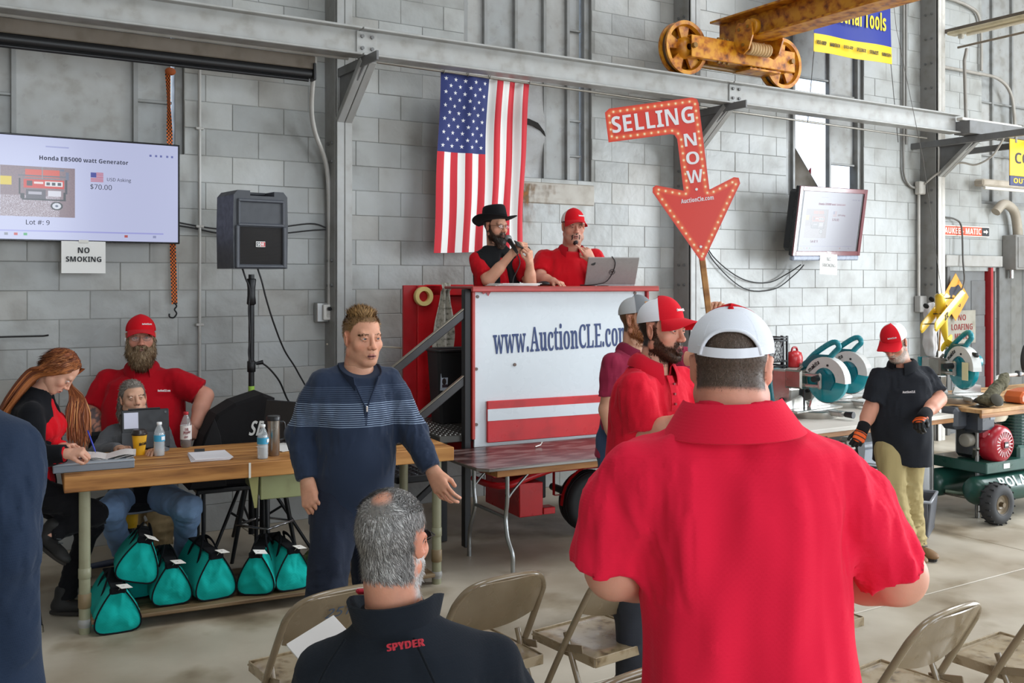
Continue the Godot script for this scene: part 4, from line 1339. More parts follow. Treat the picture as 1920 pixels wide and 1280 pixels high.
func build_stage() -> void:
	var red := paint("c81a22",.4)
	var redd := paint("b0161d",.42)
	var white := mat("cdd4d9",.35,.0,{"rt": noise_tex("rough",.02,256,[[.0,"a0a0a0"],[1.0,"ffffff"]],4),"tri": 1.0})
	var blk := mat("1c1c1e",.45,.2)
	var tr := thing("auction_trailer","red and white auction trailer with lettered white counter and one small wheel","trailer",V(3.54,0,1.53),deg_to_rad(-5.5))
	# counter front
	part("front_panel",Mb.new().box(V(.76,1.305,-.01),V(1.47,1.14,.02),Basis(),.003),white,tr)
	var rim := Mb.new()
	rim.box(V(.012,1.335,.0),V(.024,1.08,.045),Basis(),.004)
	part("edge_strip",rim,paint("b5352c",.5),tr)
	part("edge_strip",Mb.new().box(V(1.508,1.335,.0),V(.024,1.08,.045),Basis(),.004),redd,tr)
	part("side_panel",Mb.new().box(V(1.515,1.335,-.48),V(.02,1.08,.95),Basis(),.004),red,tr)
	var ct := part("counter_top",Mb.new().box(V(.77,1.885,-.17),V(1.6,.02,.52),Basis(),.006),paint("a23a32",.45),tr)
	part("drip",Mb.new().prism([Vector2(-.05,0),Vector2(.05,0),Vector2(.03,-.02),Vector2(.01,-.05),Vector2(-.005,-.025),Vector2(-.03,-.035)],.002,T(Basis(),V(.12,1.873,.012))),red,ct)
	part("lip",Mb.new().box(V(.77,1.872,.075),V(1.6,.035,.03),Basis(),.006),paint("b0352e",.45),ct)
	var navy := mat("22386a",.5)
	part("lettering",letters("www.AuctionCLE.com",1.17,.2,T(eul(0,0,1.6),V(.76,1.515,.002)),"Droid Serif",true,.003),navy,tr,"navy slab lettering")
	var st := part("stripe_board",Mb.new().box(V(.82,.915,.012),V(1.4,.3,.024),Basis(),.004),red,tr)
	part("white_stripe",Mb.new().box(V(.82,.965,.026),V(1.4,.085,.002)),white,st)
	for q in [[.05,1.82],[1.4,1.84],[.04,.9],[.35,1.32],[.04,1.3]]: part("screw",Mb.new().cyl(V(q[0],q[1],.0),V(q[0],q[1],.008),.012,-1,8),mat("6a5a54",.5,.5),tr)
	# deck and back wall
	part("deck",Mb.new().box(V(.75,.81,-.55),V(1.6,.04,1.05),Basis(),.004),mat("4c4a46",.6,.5),tr)
	var tread := part("deck_tread",Mb.new().box(V(-.06,.8,-.5),V(.34,.05,.92),Basis(),.006),mat("4f4d49",.5,.6),tr)
	var gp := Mb.new()
	for i in 8:
		for j in 14: gp.cyl(V(-.21+i*.04,.824,-.92+j*.065),V(-.21+i*.04,.832,-.92+j*.065),.014,.009,6)
	part("grip_stud",gp,steel("8b8a86",.4),tread,"",true)
	var bw := part("back_wall",Mb.new().box(V(.72,1.2,-1.06),V(1.7,1.4,.03),Basis(),.004),redd,tr)
	part("back_post",Mb.new().box(V(.08,1.2,-1.03),V(.2,1.4,.05),Basis(),.006),red,bw)
	part("back_rail",Mb.new().box(V(.8,1.86,-1.03),V(1.5,.09,.05),Basis(),.006),red,bw)
	part("kick_panel",Mb.new().box(V(.36,1.0,-1.035),V(.4,.4,.02),Basis(),.004),red,bw)
	# steps and hand rails at the near end
	part("corner_post",Mb.new().box(V(-.03,.95,-.02),V(.05,1.85,.06),Basis(),.005),blk,tr)
	part("stair_post",Mb.new().box(V(-.1,.38,-.3),V(.06,.74,.06),Basis(),.005),blk,tr)
	for q in [[V(-.02,1.72,-.02),V(-.75,1.17,-.05)],[V(-.02,1.24,-.02),V(-.62,.79,-.05)]]:
		var hr := Mb.new()
		var a: Vector3 = q[0]
		var b: Vector3 = q[1]
		var x := (b - a).normalized()
		var y := Vector3.BACK.cross(x).normalized()
		hr.box((a+b)/2,V(a.distance_to(b),.055,.035),Basis(x,y,x.cross(y)),.005)
		part("hand_rail",hr,paint("3a3a3c",.45),tr)
		part("rail_cap",Mb.new().box((a+b)/2 - y*.03,V(a.distance_to(b),.006,.036),Basis(x,y,x.cross(y)),.002),steel("a39a8a",.4),tr)
	for q in [[-.42,.54],[-.62,.28]]:
		var sp := part("stair_tread",Mb.new().box(V(q[0],q[1],-.35),V(.26,.05,.62),Basis(),.006),mat("2c2c2e",.45,.6),tr)
		var g2 := Mb.new()
		for i in 4:
			for j in 9: g2.ring(V(q[0] - .09+i*.06,q[1]+.026,-.6+j*.065),Vector3.UP,.018,.006,10,5)
		part("grip_ring",g2,steel("55565a",.4),sp,"",true)
	part("stringer",Mb.new().box(V(-.45,.35,-.04),V(.7,.04,.03),eul(0,0,38),.004),blk,tr)
	# lower body, fender, wheel
	part("side_skirt",Mb.new().box(V(.85,.63,-.5),V(1.3,.28,.9),Basis(),.006),redd,tr)
	part("tool_box",Mb.new().box(V(.52,.3,-.36),V(.2,.25,.6),Basis(),.006),red,tr)
	part("foot_plate",Mb.new().box(V(.67,.205,-.1),V(.1,.05,.1),Basis(),.004),red,tr)
	part("frame_rail",Mb.new().box(V(.66,.42,-.45),V(.12,.3,.5),Basis(),.006),mat("161617",.6),tr)
	part("bumper",Mb.new().tube(Mb.smooth([V(.2,.43,-.4),V(.21,.43,-.12),V(.3,.44,.0),V(.5,.49,.0),V(.75,.54,-.02)],6),.025,10),red,tr)
	var fp := [Vector2(.7,.32),Vector2(.78,.32)]
	for k in 13:
		var a := PI - PI*k/12.0 
		fp.append(Vector2(1.05+.285*cos(a),.235+.285*sin(a)))
	fp.append_array([Vector2(1.42,.235),Vector2(1.42,.6),Vector2(.7,.6)])
	part("fender",Mb.new().prism(fp,.04,T(Basis(),V(0,0,-.06)),.004),red,tr)
	part("axle",Mb.new().cyl(V(1.05,.235,-.7),V(1.05,.235,-.1),.03,-1,12),blk,tr)
	var xf := T(eul(90,0,0),V(1.05,.235,-.1))
	var ty := part("tire",Mb.new().lathe([[.13,-.1],[.16,-.108],[.2,-.105],[.225,-.09],[.234,-.05],[.235,0],[.234,.05],[.225,.09],[.2,.105],[.16,.108],[.135,.1],[.125,.09]],xf,48),rubber("1e1e1f",.7),tr)
	for k in 3: part("tread_groove",Mb.new().ring(V(1.05,.235,-.14+k*.04),Vector3.BACK,.234,.003,40,5),rubber("101011"),ty)
	var wr := part("wheel_rim",Mb.new().lathe([[.02,.045],[.05,.045],[.06,.06],[.085,.06],[.1,.03],[.118,.04],[.128,.1],[.136,.104]],xf,40),paint("a39a8c",.5),tr)
	for k in 5:
		var a := TAU*k/5
		part("lug_nut",Mb.new().cyl(V(1.05+cos(a)*.07,.235+sin(a)*.07,-.042),V(1.05+cos(a)*.07,.235+sin(a)*.07,-.022),.011,-1,6),steel("8a857a"),wr)
	part("hub_cap",Mb.new().lathe([[.03,.04],[.03,.075],[.02,.085],[0,.085]],xf,20),paint("8f877a",.5),wr)
	# what stands and hangs on the trailer
	var bin := thing("trash_bin","black plastic bin with small portrait sticker on the trailer deck","bin",V(3.76,.835,.86),deg_to_rad(-5))
	var bp := [Vector2(-.16,-.13),Vector2(.16,-.13),Vector2(.18,-.1),Vector2(.18,.1),Vector2(.16,.13),Vector2(-.16,.13),Vector2(-.18,.1),Vector2(-.18,-.1)]
	var bb := Mb.new()
	for k in 8:
		var a: Vector2 = bp[k]
		var b: Vector2 = bp[(k+1) % 8]
		bb.quad(V(b.x*.82,0,b.y*.82),V(a.x*.82,0,a.y*.82),V(a.x,.56,a.y),V(b.x,.56,b.y))
		bb.quad(V(a.x*.8,.01,a.y*.8),V(b.x*.8,.01,b.y*.8),V(b.x*.97,.56,b.y*.97),V(a.x*.97,.56,a.y*.97))
	bb.prism(bp.map(func(q): return q*.82),.01,T(eul(-90,0,0),V(0,0,0)))
	part("shell",bb,mat("232325",.5),bin)
	var lp := []
	for q in bp: lp.append(V(q.x,.56,q.y))
	lp.append(lp[0])
	part("rim",Mb.new().tube(lp,.014,8),mat("2b2b2d",.45),bin)
	var stk := part("sticker",Mb.new().box(V(-.13,.32,.122),V(.06,.13,.003),eul(-3.5,0,-4)),mat("c9d3e2",.6),bin,"small sticker with a dark head on pale blue")
	part("sticker_head",Mb.new().ell(V(-.13,.325,.124),V(.017,.026,.003)),mat("3a3030",.7),stk)
	part("sticker_bust",Mb.new().box(V(-.125,.285,.1245),V(.045,.035,.003)),mat("4a3a44",.7),stk)
	var tp := single("tape_roll",Mb.new().lathe([[.045,-.025],[.075,-.025],[.078,-.02],[.078,.02],[.075,.025],[.045,.025],[.043,.02],[.043,-.02],[.045,-.025]],T(eul(90,0,0),Vector3.ZERO),28),mat("d9c27c",.55),"roll of yellowish masking tape hung on the red trailer wall","tape",V(3.65,1.81,.56),-.09)
	var rg := Mb.new()
	rg.sheet(14,24,func(u: float,v: float):
		var w := .055+.035*(1 - v)*(1 - v)+.02*sin(v*5.0)
		return V((u - .5)*w*2 - .03*v*0 - .04*(1 - v),v*.56 - .5,.02*sin(u*13.0+v*4.0)+(.04 if v > .9 else .0)*(1 - v)*10),.006)
	single("rag",rg,mat("c4c0b4",.95,.0,{"det": noise_tex("dirt",.02,256,[[.0,"5c584e"],[.45,"ffffff"],[1.0,"ffffff"]],5),"tri": 4.0}),"grubby grey rag draped over the trailer's red back wall","rag",V(3.84,1.86,.6),-.09)
	# laptop, mouse, papers on the counter
	var lt := thing("laptop","open silver laptop standing on the counter, lid toward the crowd","laptop",V(4.8,1.896,1.52),deg_to_rad(-22))
	part("keyboard_base",Mb.new().box(V(0,.01,-.13),V(.41,.016,.27),Basis(),.005),plastic("b9bbbd",.35),lt)
	var lb := eul(30,0,0)
	part("lid",Mb.new().box(V(0,.018,0)+lb*V(0,.115,.004),V(.41,.245,.01),lb,.004),plastic("9d9a98",.35),lt)
	part("emblem",Mb.new().ring(V(0,.018,0)+lb*V(.0,.11,.0095),lb*V(0,0,1),.022,.0025,24,6),mat("2b2b2d",.3),lt)
	part("emblem_text",letters("hp",.026,.024,T(lb,V(0,.018,0)+lb*V(0,.11,.0095)),"Droid Sans",true,.001,.25),mat("2b2b2d",.3),lt)
	part("screen",Mb.new().box(V(0,.018,0)+lb*V(0,.12,-.002),V(.39,.22,.002),lb),mat("6a7080",.3,.0,{"em": "8890a0","ee": .4}),lt)
	part("charge_cord",Mb.new().tube(Mb.smooth([V(-.02,.228,.13),V(.01,.18,.118),V(.0,.1,.075),V(-.05,.03,.05),V(-.15,.008,.04),V(-.24,.006,.0)],5),.004,6),mat("1d1d1f",.5),lt)
	var ms := Mb.new()
	ms.ell(V(0,.012,0),V(.03,.022,.055),Basis(),14,8,-.4,1.0)
	single("computer_mouse",ms,mat("1c1c1e",.35),"black mouse under the seated man's hand on the counter","mouse",V(4.24,1.9,1.42),.5)
	var pp := thing("paper_stack","loose white papers on the counter before the man with microphone","papers",V(3.92,1.896,1.47),deg_to_rad(-6))
	for k in 4: part("sheet",Mb.new().box(V(.01*k,.003+k*.005,.008*(k % 2)),V(.34,.004,.2),eul(0,k*2.5 - 3,0),.001),mat("eceae6",.8),pp)
	# folding table
	var ft := thing("folding_table","long folding table with scuffed dark red top and bent grey legs","table",V(3.14,0,2.36),deg_to_rad(-3.0))
	var top := mat("a08f8c",.28,.0,{"alb": noise_tex("scuff",.01,512,[[.0,"3a2523"],[.35,"6a4440"],[.5,"8d6a66"],[.62,"b5a6a3"],[1.0,"cfc6c4"]],5,FastNoiseLite.TYPE_SIMPLEX_SMOOTH,41),"tri": V(.6,1.0,1.6)})
	var tpoly := [Vector2(.06,0),Vector2(1.77,0),Vector2(1.83,.06),Vector2(1.83,.7),Vector2(1.77,.76),Vector2(.06,.76),Vector2(0,.7),Vector2(0,.06)]
	part("table_top",Mb.new().prism(tpoly,.022,T(eul(-90,0,0),V(0,.728,0)),.003),top,ft)
	part("edge_band",Mb.new().prism(tpoly.map(func(q): return V2s(q)),.014,T(eul(-90,0,0),V(0,.731,0))),steel("8a8884",.5),ft)
	var apr := Mb.new()
	apr.box(V(.95,.703,-.06),V(1.62,.05,.022),Basis(),.003); apr.box(V(.95,.703,-.7),V(1.62,.05,.022),Basis(),.003); apr.box(V(.15,.703,-.38),V(.022,.05,.62),Basis(),.003); apr.box(V(1.75,.703,-.38),V(.022,.05,.62),Basis(),.003)
	part("apron",apr,plank_mat("b98a56","apron",12),ft)
	var lg := steel("9a9c9b",.38)
	for ex in [.28,1.55]:
		var sgn := 1.0 if ex < 1.0 else -1.0
		for z in [-.17,-.65]:
			var s := 1.0 if z > -.4 else -1.0
			part("leg",Mb.new().tube(Mb.smooth([V(ex,.72,z - s*.0),V(ex,.5,z - s*.0),V(ex,.38,z - s*.02),V(ex - .01*sgn,.26,z+s*.02),V(ex+.0,.16,z+s*.07),V(ex,.08,z+s*.075),V(ex,.0,z+s*.075)],5),.0145,10),lg,ft)
			part("folding_brace",Mb.new().tube(Mb.smooth([V(ex,.5,z),V(ex+.05*sgn,.56,z),V(ex+.16*sgn,.66,z),V(ex+.22*sgn,.712,z)],4),.009,8),lg,ft)
		part("cross_tube",Mb.new().tube([V(ex,.38,-.19),V(ex,.38,-.63)],.012,10),lg,ft)
	var pn := Mb.new().tube([V(0,.006,0),V(.06,.012,-.02),V(.075,.03,-.025)],.005,6)
	single("wire_clip",pn,steel("b9b4ac",.4),"small bent wire clip lying on the folding table","clip",V(3.88,.752,1.85))

func V2s(q: Vector2) -> Vector2: return Vector2(.915,.38)+(q - Vector2(.915,.38))*Vector2(1.004,1.008)

# ---------------------------------------------------------------- the clerks' bench
func bottle_water(label: String,at: Vector3,turn: float) -> Node3D:
	var o := thing("water_bottle",label,"bottle",at,turn,"small water bottles on the bench")
	part("bottle",Mb.new().lathe([[0,0],[.028,.0],[.032,.006],[.031,.02],[.033,.03],[.031,.04],[.033,.05],[.031,.06],[.033,.07],[.031,.08],[.0325,.09],[.0325,.125],[.03,.14],[.018,.172],[.0135,.178],[.0135,.19]],Transform3D(),24),mat("dfe8ec",.08,.0,{"alpha": .28}),o)
	part("water",Mb.new().lathe([[0,.003],[.029,.004],[.03,.12],[.026,.138],[0,.138]],Transform3D(),20),mat("cfdde4",.1,.0,{"alpha": .35}),o)
	part("label_band",Mb.new().lathe([[.0333,.088],[.0333,.126]],Transform3D(),24),mat("3aa0c8",.5),o,"blue and white label")
	part("label_patch",Mb.new().box(V(.0,.107,.0325),V(.026,.022,.004),Basis(),.001),mat("e8eef2",.5),o)
	part("screw_cap",Mb.new().cyl(V(0,.186,0),V(0,.203,0),.0155,-1,18,.002),plastic("eef0f0"),o)
	return o

func teal_bag(label: String,at: Vector3,rot: Vector3,w := .27,hh := .24,dp := .46,tagc := "e6e2da") -> Node3D:
	var o := thing("tool_bag",label,"bag",at,0,"teal tool bags under the bench")
	o.rotation_degrees = rot
	var n := noise(int(at.x*100),9.0,2)
	var body := Mb.new()
	# triangular section with rounded corners, sagging, swept along z
	var sec := []
	for k in 40:
		var a := TAU*k/40.0
		var c := Vector2(cos(a),sin(a))
		var tw := absf(c.x)
		var y := c.y*.5+.5
		var wid := lerpf(.56,.15,clampf(y,0,1))
		sec.append(Vector2(signf(c.x)*pow(tw,.42)*wid*w,clampf(pow(y,.9),0,1)*hh))
	body.sheet(40,16,func(u: float,v: float):
		var q: Vector2 = sec[int(round(u*40)) % 40]
		var sc := 1.0 - .06*pow(absf(v - .5)*2,6)
		var r := .006*n.get_noise_3d(q.x*3,q.y*3,v*2)
		return V(q.x*sc+r,q.y*(1.0 - .1*sin(v*PI)*.5)*sc+.004+r,-v*dp),.0)
	var cap := func(z: float,f: float):
		body.sheet(40,6,func(u: float,v: float):
			var q: Vector2 = sec[int(round((1.0 - u if f > 0 else u)*40)) % 40]
			var cc := Vector2(0,hh*.42)
			var p: Vector2 = q*(.94 if v > .9 else .94)
			p = cc+(p - cc)*v
			return V(p.x,p.y+.004,z+f*(.02*(1 - v*v)+.02*v*(1.0 - v)*4.0*n.get_noise_2d(p.x*1.2,p.y*.7+z))),.0)
	cap.call(.0,1.0)
	cap.call(-dp,-1.0)
	part("shell",body,cloth("12a89f",{"tri": 8.0,"rim": .2}),o)
	var bm := cloth("15161a",{"rim": .15})
	var lp := []
	for k in 41: lp.append(V(sec[k % 40].x*.955,sec[k % 40].y*.955+.004,.004))
	part("piping",Mb.new().tube(lp,.0045,6),bm,o)
	part("top_flap",Mb.new().box(V(0,hh*.95,-.0),V(w*.3,hh*.16,.03),Basis(),.01),bm,o)
	for s in [-1.0,1.0]:
		part("handle",Mb.new().tube(Mb.smooth([V(s*w*.36,hh*.3,-.13),V(s*w*.22,hh*.8,-.13),V(s*.03,hh*1.12,-.17),V(s*.02,hh*1.14,-.26),V(s*w*.2,hh*.85,-.32),V(s*w*.36,hh*.3,-.32)],6),.014,8,true,.35),bm,o)
	part("zip_band",Mb.new().box(V(0,hh*.985,-dp*.5),V(.07,.012,dp*.9),Basis(),.004),bm,o)
	var tb := eul(-50,25,14)
	part("paper_tag",Mb.new().box(V(.03,hh*1.04,.02),V(.075,.002,.05),eul(14,30,-10)),mat(tagc,.7),o)
	part("tag_wire",Mb.new().tube(Mb.smooth([V(0,hh*.95,.01),V(.015,hh*1.05,.03),V(.03,hh*1.04,.02)],4),.0025,5),steel(),o)
	return o

func build_bench() -> void:
	var wood := plank_mat("d2a468","bench",6)
	var bn := thing("workbench","long butcher-block workbench on painted pipe legs with low shelf","workbench",V(.8,0,1.93),deg_to_rad(-6.0))
	var tones := [plank_mat("d2a468","bench",6),plank_mat("c99a5e","bench2",16),plank_mat("d9ad74","bench3",26)]
	for k in 9: part("plank",Mb.new().box(V(1.13,.83,-.04 - k*.084),V(2.27,.086,.0835),Basis(),.004),tones[k % 3],bn)
	part("tape_strip",Mb.new().box(V(.98,.83,.0025),V(.012,.088,.003)),mat("e6e2d8",.7),bn)
	var pm := paint("9a9a80",.5)
	for x in [.1,2.17]:
		for z in [-.06,-.68]:
			var lg := part("leg",Mb.new().cyl(V(x,.0,z),V(x,.79,z),.03,-1,18),pm,bn)
			part("collar",Mb.new().cyl(V(x,.14,z),V(x,.22,z),.034,-1,18,.004),paint("8d7a5c",.6),lg)
			part("collar",Mb.new().cyl(V(x,.3,z),V(x,.36,z),.033,-1,18,.004),pm,lg)
			part("foot",Mb.new().lathe([[0,.0],[.022,.0],[.024,.02],[.036,.05],[.036,.07],[.03,.08]],T(Basis(),V(x,0,z)),18),paint("a2a2a0",.5),lg)
	part("shelf",Mb.new().box(V(1.13,.075,-.32),V(2.0,.022,.68),Basis(),.004),plank_mat("8d8270","shelf",8),bn)
	part("shelf_rail",Mb.new().cyl(V(.12,.052,-.06),V(2.16,.052,-.06),.012,-1,10),pm,bn)
	var dr := part("drawer",Mb.new().box(V(1.34,.715,-.3),V(.56,.14,.5),Basis(),.008),paint("8b9068",.5),bn,"sage green steel drawer")
	part("drawer_front",Mb.new().box(V(1.34,.715,-.045),V(.58,.145,.014),Basis(),.005),paint("949a70",.5),dr)
	part("drawer_bracket",Mb.new().prism([Vector2(0,0),Vector2(.06,0),Vector2(.05,-.19),Vector2(.035,-.19)],.012,T(Basis(),V(.98,.79,-.05))),paint("a0a06a",.5),dr)
	# things on the bench
	var bx := thing("document_box","flat grey document box on the bench corner under the woman's hand","box",V(.98,.874,1.68),deg_to_rad(-6))
	part("tray",Mb.new().box(V(0,.02,0),V(.42,.04,.28),Basis(),.004),mat("7d8690",.5),bx)
	part("lid",Mb.new().box(V(0,.044,0),V(.425,.012,.285),Basis(),.004),mat("9aa2aa",.5),bx)
	var pk := thing("paper_stack","curling handwritten sheets lying on the grey document box","papers",V(1.06,.925,1.68),deg_to_rad(-12))
	for k in 3: part("sheet",Mb.new().sheet(10,6,func(u: float,v: float): return V((u - .5)*.3,.004+k*.004+.012*sin(u*7.0+k),(.5 - v)*.2),.0015),mat("e4e0dc",.8,.0,{"det": noise_tex("scribble",.08,256,[[.0,"b9a8b0"],[.42,"ffffff"],[1.0,"ffffff"]],2),"tri": 9.0}),pk)
	var cf := thing("coffee_cup","yellow paper coffee cup with dark brown lid on bench","cup",V(1.29,.874,1.4))
	part("cup",Mb.new().lathe([[0,0],[.03,0],[.031,.004],[.044,.125],[.043,.128]],Transform3D(),28),mat("eeb21c",.5),cf)
	part("cup_lid",Mb.new().lathe([[.046,.12],[.048,.126],[.046,.134],[.042,.136],[.039,.15],[.036,.152],[0,.15]],Transform3D(),28),plastic("2e2523",.4),cf)
	part("lettering",letters("McCafé",.05,.018,T(eul(-5,20,5),V(.0125,.07,.038)),"Droid Serif",true,.004,.2),mat("3a2a1c",.6),cf)
	var tb := thing("tablet","tablet in a black folio case propped up on the bench","tablet",V(1.37,.874,1.2),deg_to_rad(-6))
	var ti := eul(-12,0,0)
	part("folio",Mb.new().box(ti*V(0,.13,0),V(.285,.235,.016),ti,.006),plastic("232427",.6),tb)
	part("lower_flap",Mb.new().box(ti*V(0,.055,.009),V(.285,.1,.006),ti,.002),plastic("393b3f",.6),tb)
	part("stylus",Mb.new().cyl(ti*V(-.1,.252,0),ti*V(.09,.252,0),.005,-1,8),plastic("1a1a1c"),tb)
	part("camera",Mb.new().cyl(ti*V(.122,.225,.008),ti*V(.122,.225,.011),.008,-1,12),mat("0d0d0f",.2),tb)
	part("paper_label",Mb.new().box(ti*V(-.085,.18,.009),V(.085,.1,.002),ti),mat("cdcfe0",.7),tb)
	part("folio_base",Mb.new().box(V(0,.006,-.09),V(.285,.012,.2),Basis(),.004),plastic("2a2b2e",.6),tb)
	bottle_water("small clear water bottle in front of the black tablet",V(1.385,.874,1.5),.5)
	var wb := bottle_water("small clear water bottle beside the steel tumbler",V(1.885,.874,1.93),.8)
	var so := thing("soda_bottle","dark soda bottle with red cap and white label","bottle",V(1.6,.874,1.27))
	part("bottle",Mb.new().lathe([[0,0],[.026,0],[.034,.012],[.035,.05],[.034,.055],[.035,.06],[.035,.135],[.032,.155],[.017,.195],[.014,.2],[.014,.212]],Transform3D(),24),mat("d8d0d0",.07,.0,{"alpha": .25}),so)
	part("soda",Mb.new().lathe([[0,.003],[.025,.003],[.032,.013],[.033,.055],[0,.058]],Transform3D(),20),mat("1e0c0a",.15),so)
	part("label_band",Mb.new().lathe([[.0356,.052],[.0356,.14]],Transform3D(),24),mat("e6e2e0",.5),so)
	part("label_text",letters("DR",.022,.018,T(eul(0,-10,8),V(-.004,.116,.0355)),"Droid Serif",true,.002),mat("8c2030",.5),so)
	part("label_text",letters("Pepper",.044,.022,T(eul(0,-10,8),V(-.002,.096,.034)),"Droid Serif",true,.006,.2),mat("8c2030",.5),so)
	part("label_text",letters("diet",.022,.014,T(eul(0,-10,8),V(-.008,.07,.0355)),"Droid Serif",true,.002,.2),mat("8c2030",.5),so)
	part("screw_cap",Mb.new().cyl(V(0,.206,0),V(0,.225,0),.016,-1,18,.002),plastic("b8202c"),so)
	var tm := thing("steel_tumbler","tall brushed steel tumbler with black lid and handle","tumbler",V(1.975,.874,1.86))
	part("body",Mb.new().lathe([[0,0],[.034,0],[.036,.004],[.038,.2],[.04,.215]],Transform3D(),28),steel("a8a39c",.3),tm)
	part("lid",Mb.new().lathe([[.042,.212],[.043,.23],[.038,.24],[0,.238]],Transform3D(),28),plastic("1a1a1c"),tm)
	part("handle",Mb.new().tube(Mb.smooth([V(.04,.2,.0),V(.065,.195,0),V(.07,.15,0),V(.066,.1,0),V(.038,.09,0)],4),.007,8),plastic("1a1a1c"),tm)
	var cp := thing("clipped_papers","white papers held by a black binder clip near the bench edge","papers",V(1.62,.874,1.72),deg_to_rad(-10))
	for k in 4: part("sheet",Mb.new().box(V(.004*k,.002+k*.004,.003*(k % 2)),V(.22,.0035,.28),eul(0,k*1.5,0),.001),mat("e8e6ea",.8),cp)
	part("binder_clip",Mb.new().prism([Vector2(-.014,0),Vector2(.014,0),Vector2(.003,.025),Vector2(-.003,.025)],.06,T(eul(0,90,0),V(-.07,.008,-.135))),mat("1a1a1c",.4),cp)
	var pl := thing("loose_paper","single white sheet beside the man in the striped pullover","paper",V(2.12,.876,1.62),.3)
	part("sheet",Mb.new().box(V(0,.002,0),V(.22,.002,.28)),mat("e8e6e2",.8),pl)
	var l2 := thing("closed_laptop","closed black laptop lying at the bench end by the trailer","laptop",V(2.84,.876,1.78),deg_to_rad(10))
	part("base",Mb.new().box(V(0,.01,0),V(.36,.016,.26),Basis(),.005),plastic("1b1b1d"),l2)
	part("lid",Mb.new().box(V(0,.026,0),V(.36,.012,.26),Basis(),.005),plastic("222225"),l2)
	var l3 := thing("dark_screen","back of a black upright monitor on bench behind the striped pullover","monitor",V(2.2,.874,1.42),deg_to_rad(-62))
	part("panel",Mb.new().box(V(0,.14,0),V(.36,.26,.02),eul(-10,0,0),.006),plastic("1d1c1c",.5),l3)
	part("foot",Mb.new().box(V(0,.007,-.02),V(.2,.012,.12),Basis(),.004),plastic("1d1c1c",.5),l3)
	# cloth-covered case behind the bench
	var cv := thing("covered_monitor","wedge speaker under a black cloth cover behind the bench","speaker cover",V(1.98,0,.98),deg_to_rad(-4))
	var cm := Mb.new()
	cm.prism([Vector2(-.3,.55),Vector2(.25,.55),Vector2(.27,1.13),Vector2(.19,1.165),Vector2(.0,1.11),Vector2(-.12,1.04),Vector2(-.2,.9)],.3,T(Basis(),V(0,0,-.2)),.02)
	part("cover",cm,cloth("1c1b1c",{"rim": .2}),cv)
	part("side_fold",Mb.new().prism([Vector2(-.3,.56),Vector2(-.06,.56),Vector2(-.1,.9),Vector2(-.14,1.02),Vector2(-.19,.9)],.012,T(Basis(),V(0,0,.1)),.003),cloth("242324",{"rim": .2}),cv)
	part("lettering",letters("SDR",.16,.1,T(eul(0,0,-4),V(.18,.93,.102)),"Droid Sans",true,.003,.2),mat("c9c8c4",.7),cv)
	part("stand_top",Mb.new().box(V(0,.53,-.05),V(.5,.03,.28),Basis(),.006),plastic("1e1e20"),cv)
	for x in [-.2,.2]:
		for z in [-.15,.05]: part("stand_leg",Mb.new().cyl(V(x,0,z),V(x,.52,z),.014,-1,10),mat("1a1a1b",.5),cv)
	# stool
	var sl := thing("bar_stool","black four-legged stool with a chrome foot ring behind the bench","stool",V(2.2,0,1.0),.4)
	part("seat",Mb.new().lathe([[0,.66],[.16,.66],[.175,.68],[.17,.71],[.1,.72],[0,.72]],Transform3D(),26),plastic("1d1d1f",.5),sl)
	for k in 4:
		var a := TAU*k/4+.6
		part("leg",Mb.new().cyl(V(cos(a)*.22,0,sin(a)*.22),V(cos(a)*.1,.67,sin(a)*.1),.013,.02,10),mat("161617",.4),sl)
	var rp := []
	for k in 5: rp.append(V(cos(TAU*k/4+.6)*.19,.26,sin(TAU*k/4+.6)*.19))
	part("foot_ring",Mb.new().tube(rp,.009,8),steel("b4b4b6",.25),sl)
	# bags on the low shelf
	var g := "teal"
	teal_bag("teal bag slumped on the floor against the bench's pipe leg",V(1.06,.0,1.98),V(0,-4,0),.29,.25)
	teal_bag("teal bag lying tilted on top of two others near the pipe leg",V(1.16,.24,1.9),V(-4,-10,-14),.27,.25)
	teal_bag("teal bag beside the tilted one, narrow end standing upright",V(1.36,.088,1.93),V(0,-6,0),.26,.24)
	teal_bag("teal bag in the middle of the shelf, its wide black flap up",V(1.6,.088,1.96),V(0,2,0),.28,.27)
	teal_bag("teal bag turned aslant with a long white tag on top",V(1.82,.088,2.0),V(0,-28,0),.26,.25,.46,"ecebe6")
	teal_bag("teal bag at the shelf end next to the olive sack",V(2.04,.088,2.03),V(0,-2,0),.26,.25)
	teal_bag("teal bag mostly hidden behind the first and third bags",V(1.2,.088,1.7),V(0,-6,0),.26,.22,.3)
	var os := thing("olive_sack","crumpled olive green sack at the end of the bench shelf","sack",V(2.27,.088,1.88))
	var f := Fld.new(V(-.2,-.02,-.2),V(.22,.52,.2),.009)
	f.ell(V(0,.09,0),V(.12,.1,.11),.03); f.ell(V(.05,.25,-.03),V(.06,.16,.06),.05); f.ell(V(.07,.4,-.03),V(.03,.08,.03),.03)
	f.ripple(.02,V(14,8,14),noise(3)).clip(V(0,-1,0),.0)
	part("sack_body",f.mesh(Mb.new()),cloth("4c4a30",{"rim": .2}),os)
	part("neck_cord",Mb.new().ring(V(.06,.33,-.03),V(.1,1,0),.045,.006,20,6),mat("2c2a20",.8),os)
	# chairs of the two women
	var wc := thing("bar_stool","wooden-seated stool with black legs under the red-haired woman","stool",V(.46,0,1.62),.35)
	part("seat",Mb.new().box(V(0,.56,0),V(.36,.03,.36),Basis(),.01),plank_mat("8a5432","seat",19),wc)
